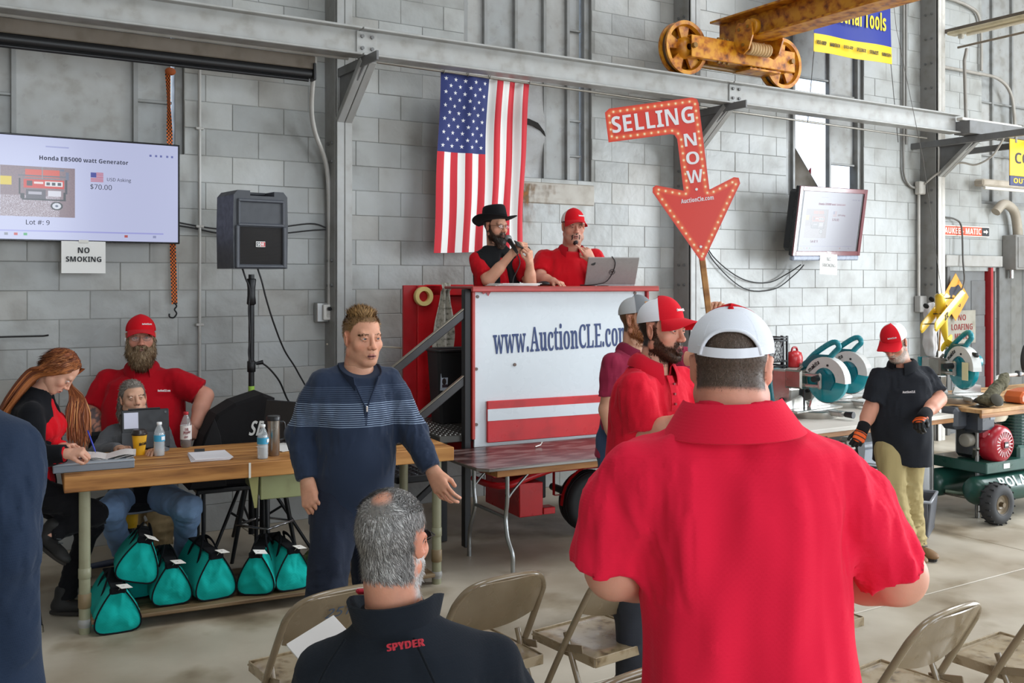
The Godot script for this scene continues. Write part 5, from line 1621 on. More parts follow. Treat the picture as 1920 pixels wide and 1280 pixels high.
	for sx in [-1.0,1.0]:
		for sz in [-1.0,1.0]:
			var sg := part("leg",Mb.new().cyl(V(sx*.19,.03,sz*.19),V(sx*.14,.55,sz*.14),.011,.016,10),mat("18181a",.4),wc)
			part("ferrule",Mb.new().cyl(V(sx*.193,.0,sz*.193),V(sx*.19,.04,sz*.19),.014,-1,10),steel("a9a49a"),sg)
	var r2 := []
	for q in [[1,1],[1,-1],[-1,-1],[-1,1],[1,1]]: r2.append(V(q[0]*.172,.22,q[1]*.172))
	part("foot_ring",Mb.new().tube(r2,.01,8),steel("a9a49a",.35),wc)
	part("back_frame",Mb.new().tube(Mb.smooth([V(-.14,.55,.16),V(-.17,.7,.16),V(-.2,.86,.16),V(-.2,.88,.0),V(-.2,.86,-.16),V(-.17,.7,-.16),V(-.14,.55,-.16)],4),.01,8),steel("8d8a84",.4),wc)
	var oc := thing("office_chair","black office chair with yellow collar under the grey-haired woman","chair",V(1.33,0,.93),.1)
	part("seat",Mb.new().lathe([[0,.46],[.22,.46],[.24,.475],[.235,.51],[.15,.53],[0,.53]],Transform3D(),26),cloth("1d1e20"),oc)
	part("seat_edge",Mb.new().ring(V(0,.468,0),Vector3.UP,.235,.008,30,6),plastic("8b9098"),oc)
	part("column",Mb.new().cyl(V(0,.1,0),V(0,.46,0),.025,-1,14),mat("1b1b1d",.4),oc)
	part("collar",Mb.new().cyl(V(0,.33,0),V(0,.43,0),.045,.05,14),plastic("c99a1c"),oc)
	for k in 5:
		var a := TAU*k/5
		var bs := part("base_arm",Mb.new().tube([V(0,.12,0),V(cos(a)*.26,.075,sin(a)*.26)],[.028,.018],8),plastic("25304a"),oc)
		part("caster",Mb.new().cyl(V(cos(a)*.27 - .012,.03,sin(a)*.27),V(cos(a)*.27+.012,.03,sin(a)*.27),.03,-1,14),plastic("1a1a1c"),bs)
	part("backrest",Mb.new().box(V(0,.75,-.27),V(.38,.36,.05),Basis(),.02),cloth("1d1e20"),oc)
	part("back_stem",Mb.new().tube(Mb.smooth([V(0,.45,-.1),V(0,.46,-.26),V(0,.6,-.3),V(0,.72,-.29)],4),.018,8),plastic("1a1a1c"),oc)

# ---------------------------------------------------------------- the lots for sale at the far right
func mitre_saw(label: String,at: Vector3,turn: float,bag: bool) -> Node3D:
	var o := thing("mitre_saw",label,"saw",at,turn,"teal mitre saws on the tables")
	var teal := plastic("14828e",.35)
	var alu := paint("c3c2be",.3,{"metal": .7})
	var wht := plastic("d2d2cf",.4)
	var blk := plastic("1d1e20",.5)
	var base := part("base",Mb.new().lathe([[0,.0],[.19,.0],[.2,.02],[.2,.05],[.18,.06],[0,.06]],Transform3D(),32),alu,o)
	part("turn_arm",Mb.new().box(V(0,.045,.23),V(.09,.04,.14),Basis(),.01),alu,base)
	part("lock_knob",Mb.new().cyl(V(0,.045,.3),V(0,.045,.37),.022,.027,12),blk,base)
	part("side_table",Mb.new().box(V(0,.06,.0),V(.62,.02,.16),Basis(),.006),alu,o)
	for s in [-1.0,1.0]:
		part("fence",Mb.new().prism([Vector2(.02,.07),Vector2(.3,.07),Vector2(.3,.13),Vector2(.1,.17),Vector2(.04,.12)],.018,T(Basis(V(s,0,0),V(0,1,0),V(0,0,1)),V(0,0,-.05)),.003) if s > 0 else Mb.new().prism([Vector2(-.02,.07),Vector2(-.3,.07),Vector2(-.3,.13),Vector2(-.1,.17),Vector2(-.04,.12)],.018,T(Basis(),V(0,0,-.05)),.003),paint("dcdcda",.25,{"metal": .6}),o)
	var col := part("column",Mb.new().prism([Vector2(-.3,.03),Vector2(-.17,.03),Vector2(-.15,.2),Vector2(-.18,.36),Vector2(-.33,.36),Vector2(-.34,.2)],.13,T(Basis(V(0,0,1),V(0,1,0),V(-1,0,0)),V(.05,0,0)),.012),alu,o)
	part("column_cover",Mb.new().prism([Vector2(-.37,.02),Vector2(-.29,.02),Vector2(-.32,.2),Vector2(-.34,.36),Vector2(-.38,.36)],.15,T(Basis(V(0,0,1),V(0,1,0),V(-1,0,0)),V(.06,0,0)),.01),teal,col)
	part("bevel_knob",Mb.new().cyl(V(-.09,.12,-.22),V(-.115,.12,-.22),.016,-1,10),blk,col)
	for y in [.25,.335]: part("slide_rail",Mb.new().cyl(V(-.06,y,-.3),V(-.06,y,.12),.016,-1,14),steel("c0beb9",.25),o)
	part("rail_clamp",Mb.new().prism([Vector2(-.19,.22),Vector2(-.03,.22),Vector2(-.03,.37),Vector2(-.19,.37)],.09,T(Basis(V(0,0,1),V(0,1,0),V(-1,0,0)),V(-.02,0,0)),.014),paint("a7a49d",.3,{"metal": .8}),o)
	part("rail_end",Mb.new().box(V(-.065,.292,.11),V(.03,.13,.035),Basis(),.012),alu,o)
	part("depth_knob",Mb.new().cyl(V(-.085,.315,.1),V(-.16,.315,.12),.027,.024,14),blk,o)
	# head: lower guard, upper cover, blade, motor, handle
	var c := V(0,.3,.14)
	var disc := T(eul(0,0,90),c)
	part("lower_guard",Mb.new().lathe([[0,-.03],[.15,-.03],[.175,-.02],[.18,0],[.175,.02],[.15,.03],[0,.03]],disc,40),mat("159aa8",.12,.0,{"coat": .6}),o,"glossy teal blade guard")
	var pts := []
	for k in 17:
		var a := deg_to_rad(20+165.0*k/16)
		pts.append(Vector2(-cos(a)*-1,sin(a))*.185*Vector2(-1,1))
	for k in 17:
		var a := deg_to_rad(185 - 165.0*k/16)
		pts.append(Vector2(-cos(a),sin(a))*.1)
	var uc := part("upper_cover",Mb.new().prism(pts.map(func(q): return Vector2(q.x+c.z,q.y+c.y)),.08,T(Basis(V(0,0,1),V(0,1,0),V(-1,0,0)),V(.035,0,0)),.008),wht,o)
	part("lettering",letters("makita",.12,.035,T(Basis(V(0,.62,.78),V(0,.78,-.62),V(-1,0,0)),c+V(-.047,.108,-.098)),"Droid Sans",true,.002,.2),mat("1b1b1d",.5),uc)
	part("gear_case",Mb.new().prism([Vector2(-.07,-.06),Vector2(.06,-.07),Vector2(.1,.0),Vector2(.08,.06),Vector2(.03,.05),Vector2(.0,.09),Vector2(-.06,.06)],.02,T(Basis(V(0,0,1),V(0,1,0),V(-1,0,0)),c+V(-.03,-.005,-.01)),.005),plastic("0f6f7c",.4),o)
	for q in [[.1,-.1],[.12,.03],[.03,-.13]]: part("bolt",Mb.new().cyl(c+V(-.045,q[0],q[1]),c+V(-.052,q[0],q[1]),.009,-1,8),blk,uc)
	part("motor",Mb.new().cyl(c+V(.03,.05,-.03),c+V(.18,.05,-.03),.06,.055,20,.01),teal,o)
	part("handle",Mb.new().tube(Mb.smooth([c+V(0,.12,-.2),c+V(0,.2,-.12),c+V(0,.29,.02),c+V(0,.3,.08),c+V(0,.26,.1),c+V(0,.22,.06),c+V(0,.14,-.02)],5),.022,10),teal,o)
	part("handle_base",Mb.new().prism([Vector2(-.24,.06),Vector2(-.02,.15),Vector2(.02,.2),Vector2(-.12,.2),Vector2(-.22,.13)],.06,T(Basis(V(0,0,1),V(0,1,0),V(-1,0,0)),c+V(.03,0,0)),.01),plastic("15606a",.4),o)
	part("strap_plate",Mb.new().tube([c+V(-.05,.1,-.2),c+V(-.05,-.02,-.34)],.012,8),alu,o)
	part("blade",Mb.new().cyl(c+V(-.004,-.02,-.005),c+V(.004,-.02,-.005),.165,-1,40),steel("8d8c88"),o)
	part("clamp_post",Mb.new().cyl(V(-.14,.06,.02),V(-.14,.22,.02),.008,-1,8),blk,o)
	if bag:
		var f := Fld.new(V(-.15,.2,-.55),V(.15,.95,-.1),.009)
		f.ell(V(.02,.72,-.32),V(.065,.12,.075),.04); f.ell(V(0,.5,-.31),V(.06,.16,.06),.04)
		f.ripple(.02,V(11,5,11),noise(8))
		part("dust_bag",f.mesh(Mb.new()),cloth("c8c6c6",{"rim": .3}),o,"pale grey cloth dust bag")
		part("bag_stick",Mb.new().cyl(V(.02,.42,-.22),V(.06,.78,-.24),.008,-1,8),plank_mat("c9a878","stick",3),o)
		part("yellow_tag",Mb.new().box(V(-.06,.28,.24),V(.003,.15,.08),Basis(),.001),mat("e8e2b4",.7),o)
		part("side_grip",Mb.new().cyl(V(0,.43,.05),V(0,.42,.32),.02,-1,12,.004),blk,o)
	return o

func plain_table(called: String,label: String,x0: float,x1: float,z0: float,z1: float,y: float,m: Material) -> Node3D:
	var o := thing(called,label,"table",V(x0,0,z1))
	var w := x1 - x0
	var d := z1 - z0
	part("table_top",Mb.new().box(V(w/2,y - .016,-d/2),V(w,.032,d),Basis(),.003),m,o)
	for x in [.12,w - .12]:
		for z in [-.12,-d+.12]: part("leg",Mb.new().tube([V(x,y - .03,z),V(x,.0,z)],.017,10),steel("8a8a88",.4),o)
	part("edge_strip",Mb.new().box(V(w/2,y - .05,-.012),V(w,.036,.02),Basis(),.003),plank_mat("c39a70","edge",31),o)
	return o

func build_tools() -> void:
	var ply := plank_mat("dcc09c","ply",51,V(.7,1.0,2.0))
	plain_table("work_table","pale table carrying the mitre saws behind the gloved man",5.3,7.35,1.15,2.78,.85,mat("d8d2c8",.5))
	plain_table("plywood_table","rough plywood table carrying the trimmer over the compressor",7.42,10.2,1.95,2.98,.9,ply)
	var sp := single("scrap_board",Mb.new().box(V(0,0,0),V(.75,.03,.2),Basis(),.004),plank_mat("b88a5c","scrap",14),"broken plywood offcut under the plywood table edge","board",V(8.0,.853,2.8),.05)
	mitre_saw("nearer teal mitre saw beside the black milk crate",V(6.28,.85,2.25),.12,false)
	mitre_saw("second teal mitre saw directly behind the gloved man's cap",V(6.98,.85,1.9),.12,false)
	mitre_saw("teal mitre saw with pale cloth dust bag on the plywood table",V(7.75,.9,2.5),-.35,true)
	var bx := thing("tool_case","dark tool case standing under the milk crate on the saw table","case",V(6.5,.85,1.5),.1)
	part("case_body",Mb.new().box(V(0,.15,0),V(.75,.3,.36),Basis(),.02),plastic("35373a",.5),bx)
	part("case_latch",Mb.new().box(V(-.1,.2,.185),V(.06,.08,.015),Basis(),.004),plastic("1a1a1c"),bx)
	part("case_top",Mb.new().box(V(0,.305,0),V(.78,.02,.38),Basis(),.006),paint("b9b6b0",.4),bx)
	var mc := thing("milk_crate","black lattice milk crate standing on the tool case","crate",V(6.48,1.167,1.5),.1)
	var cm := plastic("26272a",.5)
	for s in [-1.0,1.0]:
		for f in 2:
			var bs := Basis() if f == 0 else eul(0,90,0)
			var fr := Mb.new()
			for y in [.03,.07,.25,.275]: fr.box(bs*V(0,y,s*.16),V(.33,.014,.014) if f == 0 else V(.014,.014,.33),Basis(),.002)
			for x in [-.155,.155,-.1,.1]: fr.box(bs*V(x,.15,s*.16),V(.02,.28,.016) if f == 0 else V(.016,.28,.02),Basis(),.002)
			part("side_frame",fr,cm,mc)
			var lt := Mb.new()
			for k in 7:
				for sg in [-1.0,1.0]:
					var p0 := V(-.1+k*.033 - .03*sg,.075,s*.16)
					var p1 := V(-.1+k*.033+.05*sg,.24,s*.16)
					p0.x = clampf(p0.x,-.11,.11); p1.x = clampf(p1.x,-.11,.11)
					lt.tube([bs*p0,bs*p1],.0045,5)
			part("lattice",lt,plastic("9a9b9c",.4) if f == 0 else cm,mc)
	part("crate_floor",Mb.new().box(V(0,.012,0),V(.32,.012,.32)),cm,mc)
	var rc := thing("red_fuel_can","small red plastic can beside the milk crate","can",V(6.88,1.167,1.52),.2)
	part("can_body",Mb.new().lathe([[0,0],[.075,0],[.085,.01],[.085,.09],[.07,.13],[.03,.145],[0,.145]],Transform3D(),24,1.0,.8),plastic("c62a30",.35),rc)
	part("can_handle",Mb.new().tube(Mb.smooth([V(-.05,.13,0),V(-.03,.17,0),V(.03,.17,0),V(.05,.13,0)],4),.01,8),plastic("a82028"),rc)
	# folded stand before the saw table
	var ss := thing("saw_stand","folded metal saw stand with thick silver tube in front of saws","stand",V(5.35,0,3.0),.15)
	part("main_tube",Mb.new().cyl(V(-.3,.75,0),V(.34,.75,.0),.032,-1,18),steel("a9a6a0",.3),ss)
	part("inner_tube",Mb.new().cyl(V(.34,.75,0),V(.5,.75,0),.024,-1,18),steel("bdbab4",.25),ss)
	part("clamp_block",Mb.new().box(V(.56,.75,0),V(.14,.11,.1),Basis(),.025),paint("8f8c86",.35,{"metal": .8}),ss)
	part("end_plate",Mb.new().prism([Vector2(-.06,.04),Vector2(.04,.05),Vector2(.06,-.06),Vector2(.03,-.22),Vector2(-.01,-.22),Vector2(-.03,-.08)],.02,T(Basis(),V(.62,.76,.04)),.004),mat("2e2f31",.5,.4),ss)
	part("loop_handle",Mb.new().tube(Mb.smooth([V(.0,.78,.03),V(.0,.83,.04),V(.2,.84,.04),V(.22,.79,.03)],4),.008,8),mat("1c1c1e",.5),ss)
	for x in [-.25,.62]: part("leg",Mb.new().tube([V(x,.73,0),V(x+.06,.0,.1)],.016,8),steel("9a9894",.35),ss)
	part("back_leg",Mb.new().tube([V(.2,.73,-.02),V(.2,.0,-.25)],.016,8),steel("9a9894",.35),ss)
	part("drag_bar",Mb.new().tube(Mb.smooth([V(.62,.6,.02),V(.85,.56,.06),V(.95,.52,.1),V(.96,.36,.12),V(.9,.24,.12)],5),.018,8),mat("1c1d20",.45),ss)
	var gb := thing("grey_cabinet","grey-blue metal storage bin under the saw table","bin",V(6.45,.0,2.45),.0)
	part("bin_body",Mb.new().box(V(0,.4,0),V(.8,.5,.5),Basis(),.015),paint("98a0ac",.4),gb)
	part("bin_lid",Mb.new().box(V(0,.67,0),V(.84,.05,.54),Basis(),.015),paint("a8afba",.4),gb)
	part("bin_base",Mb.new().box(V(0,.075,0),V(.74,.15,.44),Basis(),.01),plastic("3a3c40"),gb)
	var wb := thing("white_carton","white carton with blue edge on the floor under saw table","carton",V(7.1,0,2.4),.1)
	part("carton_body",Mb.new().box(V(0,.33,0),V(.4,.66,.4),Basis(),.004),mat("e6e6e6",.6),wb)
	part("blue_edge",Mb.new().box(V(0,.02,0),V(.404,.04,.404),Basis(),.002),mat("2f7fc0",.6),wb)
	var to := thing("plastic_tote","open dark grey plastic tote on the floor by compressor","tote",V(6.72,0,2.86),.5)
	var tm := plastic("5b5c61",.5)
	for s in [-1.0,1.0]:
		part("long_side",Mb.new().box(V(0,.14,s*.13),V(.42,.27,.02),eul(s*6,0,0),.005),tm,to)
		part("short_side",Mb.new().box(V(s*.2,.14,0),V(.02,.27,.26),eul(0,0,-s*6),.005),tm,to)
	part("tote_floor",Mb.new().box(V(0,.012,0),V(.4,.02,.26),Basis(),.004),tm,to)
	part("tote_rim",Mb.new().tube([V(-.22,.275,-.145),V(.22,.275,-.145),V(.22,.275,.145),V(-.22,.275,.145),V(-.22,.275,-.145)],.013,8),plastic("85868a"),to)
	# compressor
	var cp := thing("air_compressor","green twin-tank air compressor with red petrol engine and fat tires","compressor",V(7.5,0,2.72),-.04)
	var grn := paint("1d4a40",.4)
	for z in [-.2,.2]:
		part("air_tank",Mb.new().lathe([[0,-.03],[.06,-.02],[.1,.01],[.115,.05],[.115,1.15],[.1,1.19],[.06,1.22],[0,1.23]],T(eul(0,0,-90),V(-.1,.24,z)),32),grn,cp)
	part("tank_text",letters("POLAIR",.5,.085,T(eul(-35,0,0),V(.36,.305,.295)),"Droid Sans",true,.004),mat("c9d2cf",.6),cp)
	part("platform",Mb.new().box(V(.62,.42,.0),V(1.25,.09,.52),Basis(),.008),grn,cp)
	part("platform_label",Mb.new().box(V(.25,.425,.262),V(.08,.04,.003)),mat("d5d8d4",.6),cp)
	for z in [-.35,.36]:
		var xf := T(eul(90,0,0),V(-.02,.165,z))
		var ty := part("tire",Mb.new().lathe([[.075,-.05],[.1,-.06],[.13,-.058],[.155,-.045],[.165,-.02],[.165,.02],[.155,.045],[.13,.058],[.1,.06],[.075,.05]],xf,40),rubber("2a2a2b",.7),cp)
		var tg := Mb.new()
		for k in 36:
			var a := TAU*k/36
			tg.box(V(-.02+cos(a)*.163,.165+sin(a)*.163,z+(.03 if k % 2 else -.03)),V(.01,.012,.04),eul(0,0,rad_to_deg(a)),.002)
		part("tread_block",tg,rubber("1c1c1d"),ty,"",true)
		part("rim",Mb.new().lathe([[.018,.03],[.035,.035],[.05,.02],[.07,.025],[.08,.05],[.082,.055]],xf,30),paint("8d7f6a",.6),cp)
		part("rim_back",Mb.new().lathe([[.082,-.055],[.07,-.025],[.05,-.02],[.0,-.02]],xf,30),paint("6d6152",.6),cp)
		part("hub",Mb.new().cyl(V(-.02,.165,z+.02),V(-.02,.165,z+.065),.02,-1,14),steel("6e6252"),cp)
	part("axle",Mb.new().cyl(V(-.02,.165,-.38),V(-.02,.165,.4),.014,-1,10),steel("7c7466"),cp)
	part("front_handle",Mb.new().tube(Mb.smooth([V(-.1,.42,-.2),V(-.25,.42,-.22),V(-.34,.5,-.24),V(-.3,.62,-.24),V(-.12,.78,-.2),V(-.05,.84,-.15)],5),.016,10),paint("8a9080",.4),cp)
	var en := T(Basis(),V(.2,.47,.06))
	part("crankcase",Mb.new().box(en*V(0,.13,-.05),V(.24,.26,.24),Basis(),.03),paint("55585c",.4,{"metal": .6}),cp)
	var fs := part("recoil_housing",Mb.new().lathe([[.155,-.06],[.16,.0],[.15,.05],[.12,.075],[.105,.078],[.1,.07],[.045,.075],[.04,.085],[0,.088]],T(eul(90,0,0),en*V(.02,.13,.13)),36),paint("a81c2c",.35),cp,"red recoil starter housing")
	for k in 20:
		var a := TAU*k/20
		part("cooling_slot",Mb.new().box(en*V(.02+cos(a)*.082,.13+sin(a)*.082,.204),V(.045,.008,.008),eul(0,0,rad_to_deg(a)),.002),mat("e0c8c8",.5),fs)
	part("starter_badge",Mb.new().box(en*V(.02,.13,.222),V(.05,.05,.004),Basis(),.002),mat("2a2426",.4),fs)
	part("badge_strip",Mb.new().box(en*V(.02,.13,.2245),V(.045,.018,.002)),mat("c8c4c0",.4),fs)
	part("engine_shroud",Mb.new().box(en*V(-.06,.22,.09),V(.16,.12,.12),Basis(),.03),paint("a81c2c",.35),cp)
	part("caution_label",Mb.new().box(en*V(-.1,.17,.155),V(.025,.11,.004)),mat("d8d4cc",.6),cp)
	part("fuel_tank",Mb.new().lathe([[0,0],[.13,.0],[.15,.03],[.15,.08],[.14,.12],[.06,.15],[0,.152]],T(Basis(),en*V(.12,.3,.0)),28,1.1,.85),plastic("ded7bf",.35),cp,"cream fuel tank")
	part("fuel_cap",Mb.new().cyl(en*V(.04,.44,.0),en*V(.04,.49,.0),.045,-1,18,.006),steel("8d9298"),cp)
	part("air_cleaner",Mb.new().box(en*V(-.11,.33,.06),V(.2,.2,.18),Basis(),.025),plastic("33373f",.4),cp)
	part("cleaner_label",Mb.new().box(en*V(-.06,.36,.152),V(.06,.05,.003)),mat("8d949c",.4),cp)
	part("muffler",Mb.new().box(en*V(-.26,.34,-.06),V(.16,.18,.16),Basis(),.03),paint("4a4e56",.5),cp)
	part("carburettor",Mb.new().cyl(en*V(-.24,.16,.02),en*V(-.14,.16,.02),.055,-1,16,.01),paint("8a867c",.5),cp)
	for k in 5: part("pipe_fitting",Mb.new().tube([en*V(-.16+k*.03,.02+.02*k,.05),en*V(-.22+k*.05,.1,.1)],.012,7),steel("7a776e",.4),cp)
	for q in [[.62,.07],[.84,.05]]:
		var fin := Mb.new()
		for k in 15: fin.cyl(V(q[0],.52+k*.026,q[1]),V(q[0],.53+k*.026,q[1]),.125,-1,26)
		fin.cyl(V(q[0],.47,q[1]),V(q[0],.9,q[1]),.09,-1,22)
		part("cooling_fin",fin,grn,cp)
	part("pump_head",Mb.new().box(V(.74,.5,.06),V(.5,.12,.3),Basis(),.02),grn,cp)
	var fan := Mb.new()
	for k in 16:
		var a := TAU*k/16
		fan.box(V(.56+cos(a)*.0,.74+sin(a)*.1,-.14+cos(a)*.1),V(.015,.1,.02),Basis(V(1,0,0),V(0,sin(a),cos(a)),V(0,cos(a),-sin(a))),.002)
	part("fan_blade",fan,grn,cp,"",true)
	part("drain_pipe",Mb.new().tube([V(-.1,.2,-.05),V(.1,.17,.2)],.014,8),paint("5a6a58",.5),cp)
	single("air_hose",Mb.new().tube(Mb.smooth([V(8.0,.02,3.1),V(8.3,.02,3.2),V(8.8,.02,3.15),V(9.3,.02,3.3)],6),.015,8),mat("b9b2a4",.6),"pale hose lying on floor under the compressor tank","hose")
	# trimmer and orange tool on the plywood
	var tm2 := thing("grass_trimmer","muddy string trimmer lying on plywood, white shaft running off","trimmer",V(7.78,.91,2.88),.0)
	part("shaft",Mb.new().tube(Mb.smooth([V(.0,.1,.0),V(.08,.2,-.05),V(.3,.22,-.1),V(1.4,.2,-.2)],5),.014,10),paint("dedcd6",.35),tm2)
	for x in [.5,.62]: part("shaft_clip",Mb.new().box(V(x,.225,-.115),V(.04,.05,.05),Basis(),.008),plastic("3a3a3c"),tm2)
	var f := Fld.new(V(-.25,-.05,-.2),V(.3,.3,.2),.008)
	f.cone(V(-.12,.05,0),V(.16,.2,-.04),.055,.045,.02).ell(V(-.12,.045,.0),V(.09,.045,.09),.02).cone(V(.1,.16,-.02),V(.2,.22,-.05),.05,.035,.02)
	f.ripple(.008,V(20,20,20),noise(17))
	part("cutter_head",f.mesh(Mb.new()),mat("5a5540",.9,.0,{"det": noise_tex("dirt",.02,256,[[.0,"5c584e"],[.45,"ffffff"],[1.0,"ffffff"]],5),"tri": 6.0}),tm2)
	part("spool_cap",Mb.new().lathe([[0,0],[.05,0],[.055,.02],[.03,.035],[0,.035]],T(eul(60,0,20),V(-.14,.05,.08)),20),mat("3f3b30",.8),tm2)
	var og := thing("orange_tool_case","orange moulded tool housing on the plywood, cut by picture edge","case",V(8.22,.905,2.78),.05)
	part("case_shell",Mb.new().prism([Vector2(-.2,.01),Vector2(-.17,.0),Vector2(.5,.0),Vector2(.52,.1),Vector2(.0,.115),Vector2(-.17,.1),Vector2(-.21,.06)],.16,Transform3D(),.015),plastic("c05a28",.4),og)
	part("case_recess",Mb.new().box(V(.12,.055,.158),V(.45,.05,.012),Basis(),.005),plastic("8e3f1c",.5),og)
	var gw := thing("spoked_wheel","black wheel with wire spokes leaning behind the plywood table","wheel",V(9.5,.95,2.2),.0)
	part("tire",Mb.new().ring(V(0,.22,0),V(0,0,1),.2,.025,36,8),rubber("1d1d1e"),gw)
	for k in 10:
		var a := TAU*k/10
		part("spoke",Mb.new().tube([V(0,.22,0),V(cos(a)*.19,.22+sin(a)*.19,0)],.004,5),steel(),gw)
	part("hub",Mb.new().cyl(V(0,.22,-.03),V(0,.22,.03),.025,-1,14),steel(),gw)
	# toy plane on a string
	var r := V(.848,0,.53)
	var fw := V(.53,0,-.848)
	var fz := (r*-.36+Vector3.UP*.9 - fw*.55).normalized()
	var sx := -(r*.72+Vector3.UP*.62+fw*.5)
	sx = (sx - fz*sx.dot(fz)).normalized()
	var pb := Basis(sx,fz.cross(sx),fz)
	var pl := thing("model_plane","yellow model biplane hanging nose up from a string","model plane",V(7.6,1.62,2.5))
	pl.basis = pb
	var yl := mat("ecc42e",.45,.0,{"coat": .3})
	part("fuselage",Mb.new().tube([V(0,0,.26),V(0,0,.24),V(0,0,.12),V(0,.0,.0),V(0,.005,-.15),V(0,.01,-.28)],[.012,.035,.045,.045,.028,.012],14),yl,pl)
	part("propeller_hub",Mb.new().cyl(V(0,0,.26),V(0,0,.285),.01,.004,10),steel(),pl)
	for q in [[.075,.1,.27],[-.06,.04,.26]]:
		var w := Mb.new()
		w.sheet(24,10,func(u: float,v: float):
			var x := (u - .5)*2
			var e := sqrt(maxf(.0,1.0 - pow(absf(x),10.0)))
			return V(x*q[2],q[0]+.012*sin(v*PI),q[1]+(.5 - v)*.11*(.15+.85*e)),.008)
		part("wing",w,yl,pl)
	for x in [-.19,.19,-.04,.04]: part("wing_strut",Mb.new().tube([V(x,-.055,.06),V(x*1.0,.078,.1)],.005,6),mat("3a3a38",.5),pl)
	part("wing_number",letters("27",.06,.05,T(eul(-90,0,0),V(.08,.089,.1)),"Droid Sans",true,.003),mat("33332f",.6),pl)
	part("tail_plane",Mb.new().sheet(14,6,func(u: float,v: float): return V((u - .5)*.2,.012,-.27+(.5 - v)*.07*(.4+.6*sqrt(maxf(.0,1.0 - pow(absf(u - .5)*2,6))))),.007),yl,pl)
	part("tail_fin",Mb.new().prism([Vector2(-.31,.0),Vector2(-.22,.01),Vector2(-.26,.09),Vector2(-.3,.1)],.007,T(Basis(V(0,0,1),V(0,1,0),V(-1,0,0)),V(.003,.01,0)),.001),yl,pl)
	for x in [-.05,.05]: part("landing_wheel",Mb.new().cyl(V(x - .008,-.1,.14),V(x+.008,-.1,.14),.025,-1,16,.004),rubber(),pl)
	single("hanging_string",Mb.new().tube([V(7.6,1.8,2.5),V(7.62,3.0,2.3),V(7.66,4.2,2.0),V(7.7,7.19,1.6)],.0025,5),mat("55524c",.8),"thin string the yellow plane hangs from","string")

# ---------------------------------------------------------------- folding chairs
var chair0: Node3D

func make_chair(label: String) -> Node3D:
	var o := thing("folding_chair",label,"chair",Vector3.ZERO,0,"tan folding chairs set out in rows")
	var tan := paint("8f7f66",.32,{"coat": .5})
	var fr := []
	# one bent tube: front foot, up the side, over the back and down again (facing -z)
	for s in [-1.0,1.0]:
		var sidep := [V(s*.222,.01,-.24),V(s*.22,.44,.0),V(s*.21,.66,.125),V(s*.2,.72,.16),V(s*.165,.765,.185),V(s*.1,.785,.198),V(0,.79,.2)]
		if s > 0: sidep.reverse()
		if s > 0: sidep.remove_at(0)
		fr.append_array(sidep)
	part("frame_tube",Mb.new().tube(Mb.smooth(fr,5),.0135,10),tan,o)
	for s in [-1.0,1.0]:
		part("rear_leg",Mb.new().tube([V(s*.195,.5,-.01),V(s*.195,.42,.02),V(s*.2,.01,.22)],.0125,10),tan,o)
		part("foot_cap",Mb.new().cyl(V(s*.222,.0,-.245),V(s*.222,.03,-.23),.0165,-1,12),rubber("4a4238"),o)
		part("foot_cap",Mb.new().cyl(V(s*.2,.0,.225),V(s*.2,.03,.21),.0155,-1,12),rubber("4a4238"),o)
		part("hinge_strap",Mb.new().box(V(s*.208,.45,.04),V(.006,.03,.14),eul(-12,0,0),.002),tan,o)
	part("front_stretcher",Mb.new().tube([V(-.222,.14,-.17),V(.222,.14,-.17)],.009,8),tan,o)
	part("rear_stretcher",Mb.new().tube([V(-.2,.14,.157),V(.2,.14,.157)],.009,8),tan,o)
	var sm := paint("a49377",.38,{"coat": .4,"det": noise_tex("worn",.015,512,[[.0,"5a4c3c"],[.25,"d8d0c0"],[.5,"ffffff"],[1.0,"ffffff"]],6,FastNoiseLite.TYPE_SIMPLEX_SMOOTH,77)})
	part("seat",Mb.new().sheet(14,14,func(u: float,v: float):
		var x := (u - .5)*2
		var z := (v - .5)*2
		var r := maxf(pow(absf(x),8),pow(absf(z),8))
		return V(x*(.2 - .012*(1 - z)*.5),.452 - .012*(1 - x*x)*(1 - z*z) - .012*r*r - .008*maxf(.0,z),.17 - (z+1)*.5*.4),.006),sm,o)
	var skm := Mb.new()
	for s in [-1.0,1.0]: skm.box(V(s*.195,.425,-.03),V(.006,.04,.39),Basis(),.002)
	for z in [-.228,.168]: skm.box(V(0,.425,z),V(.39,.04,.006),Basis(),.002)
	part("seat_skirt",skm,sm,o)
	part("back_panel",Mb.new().sheet(18,10,func(u: float,v: float):
		var x := (u - .5)*2
		var top := .785 - .075*pow(absf(x),6)
		var bot := .565+.035*absf(x)*absf(x)
		var y := lerpf(bot,top,v)
		return V(x*.197,y,.01+(y - .44)*.575 - .005+.022*(1 - x*x)),.005),tan,o)
	return o

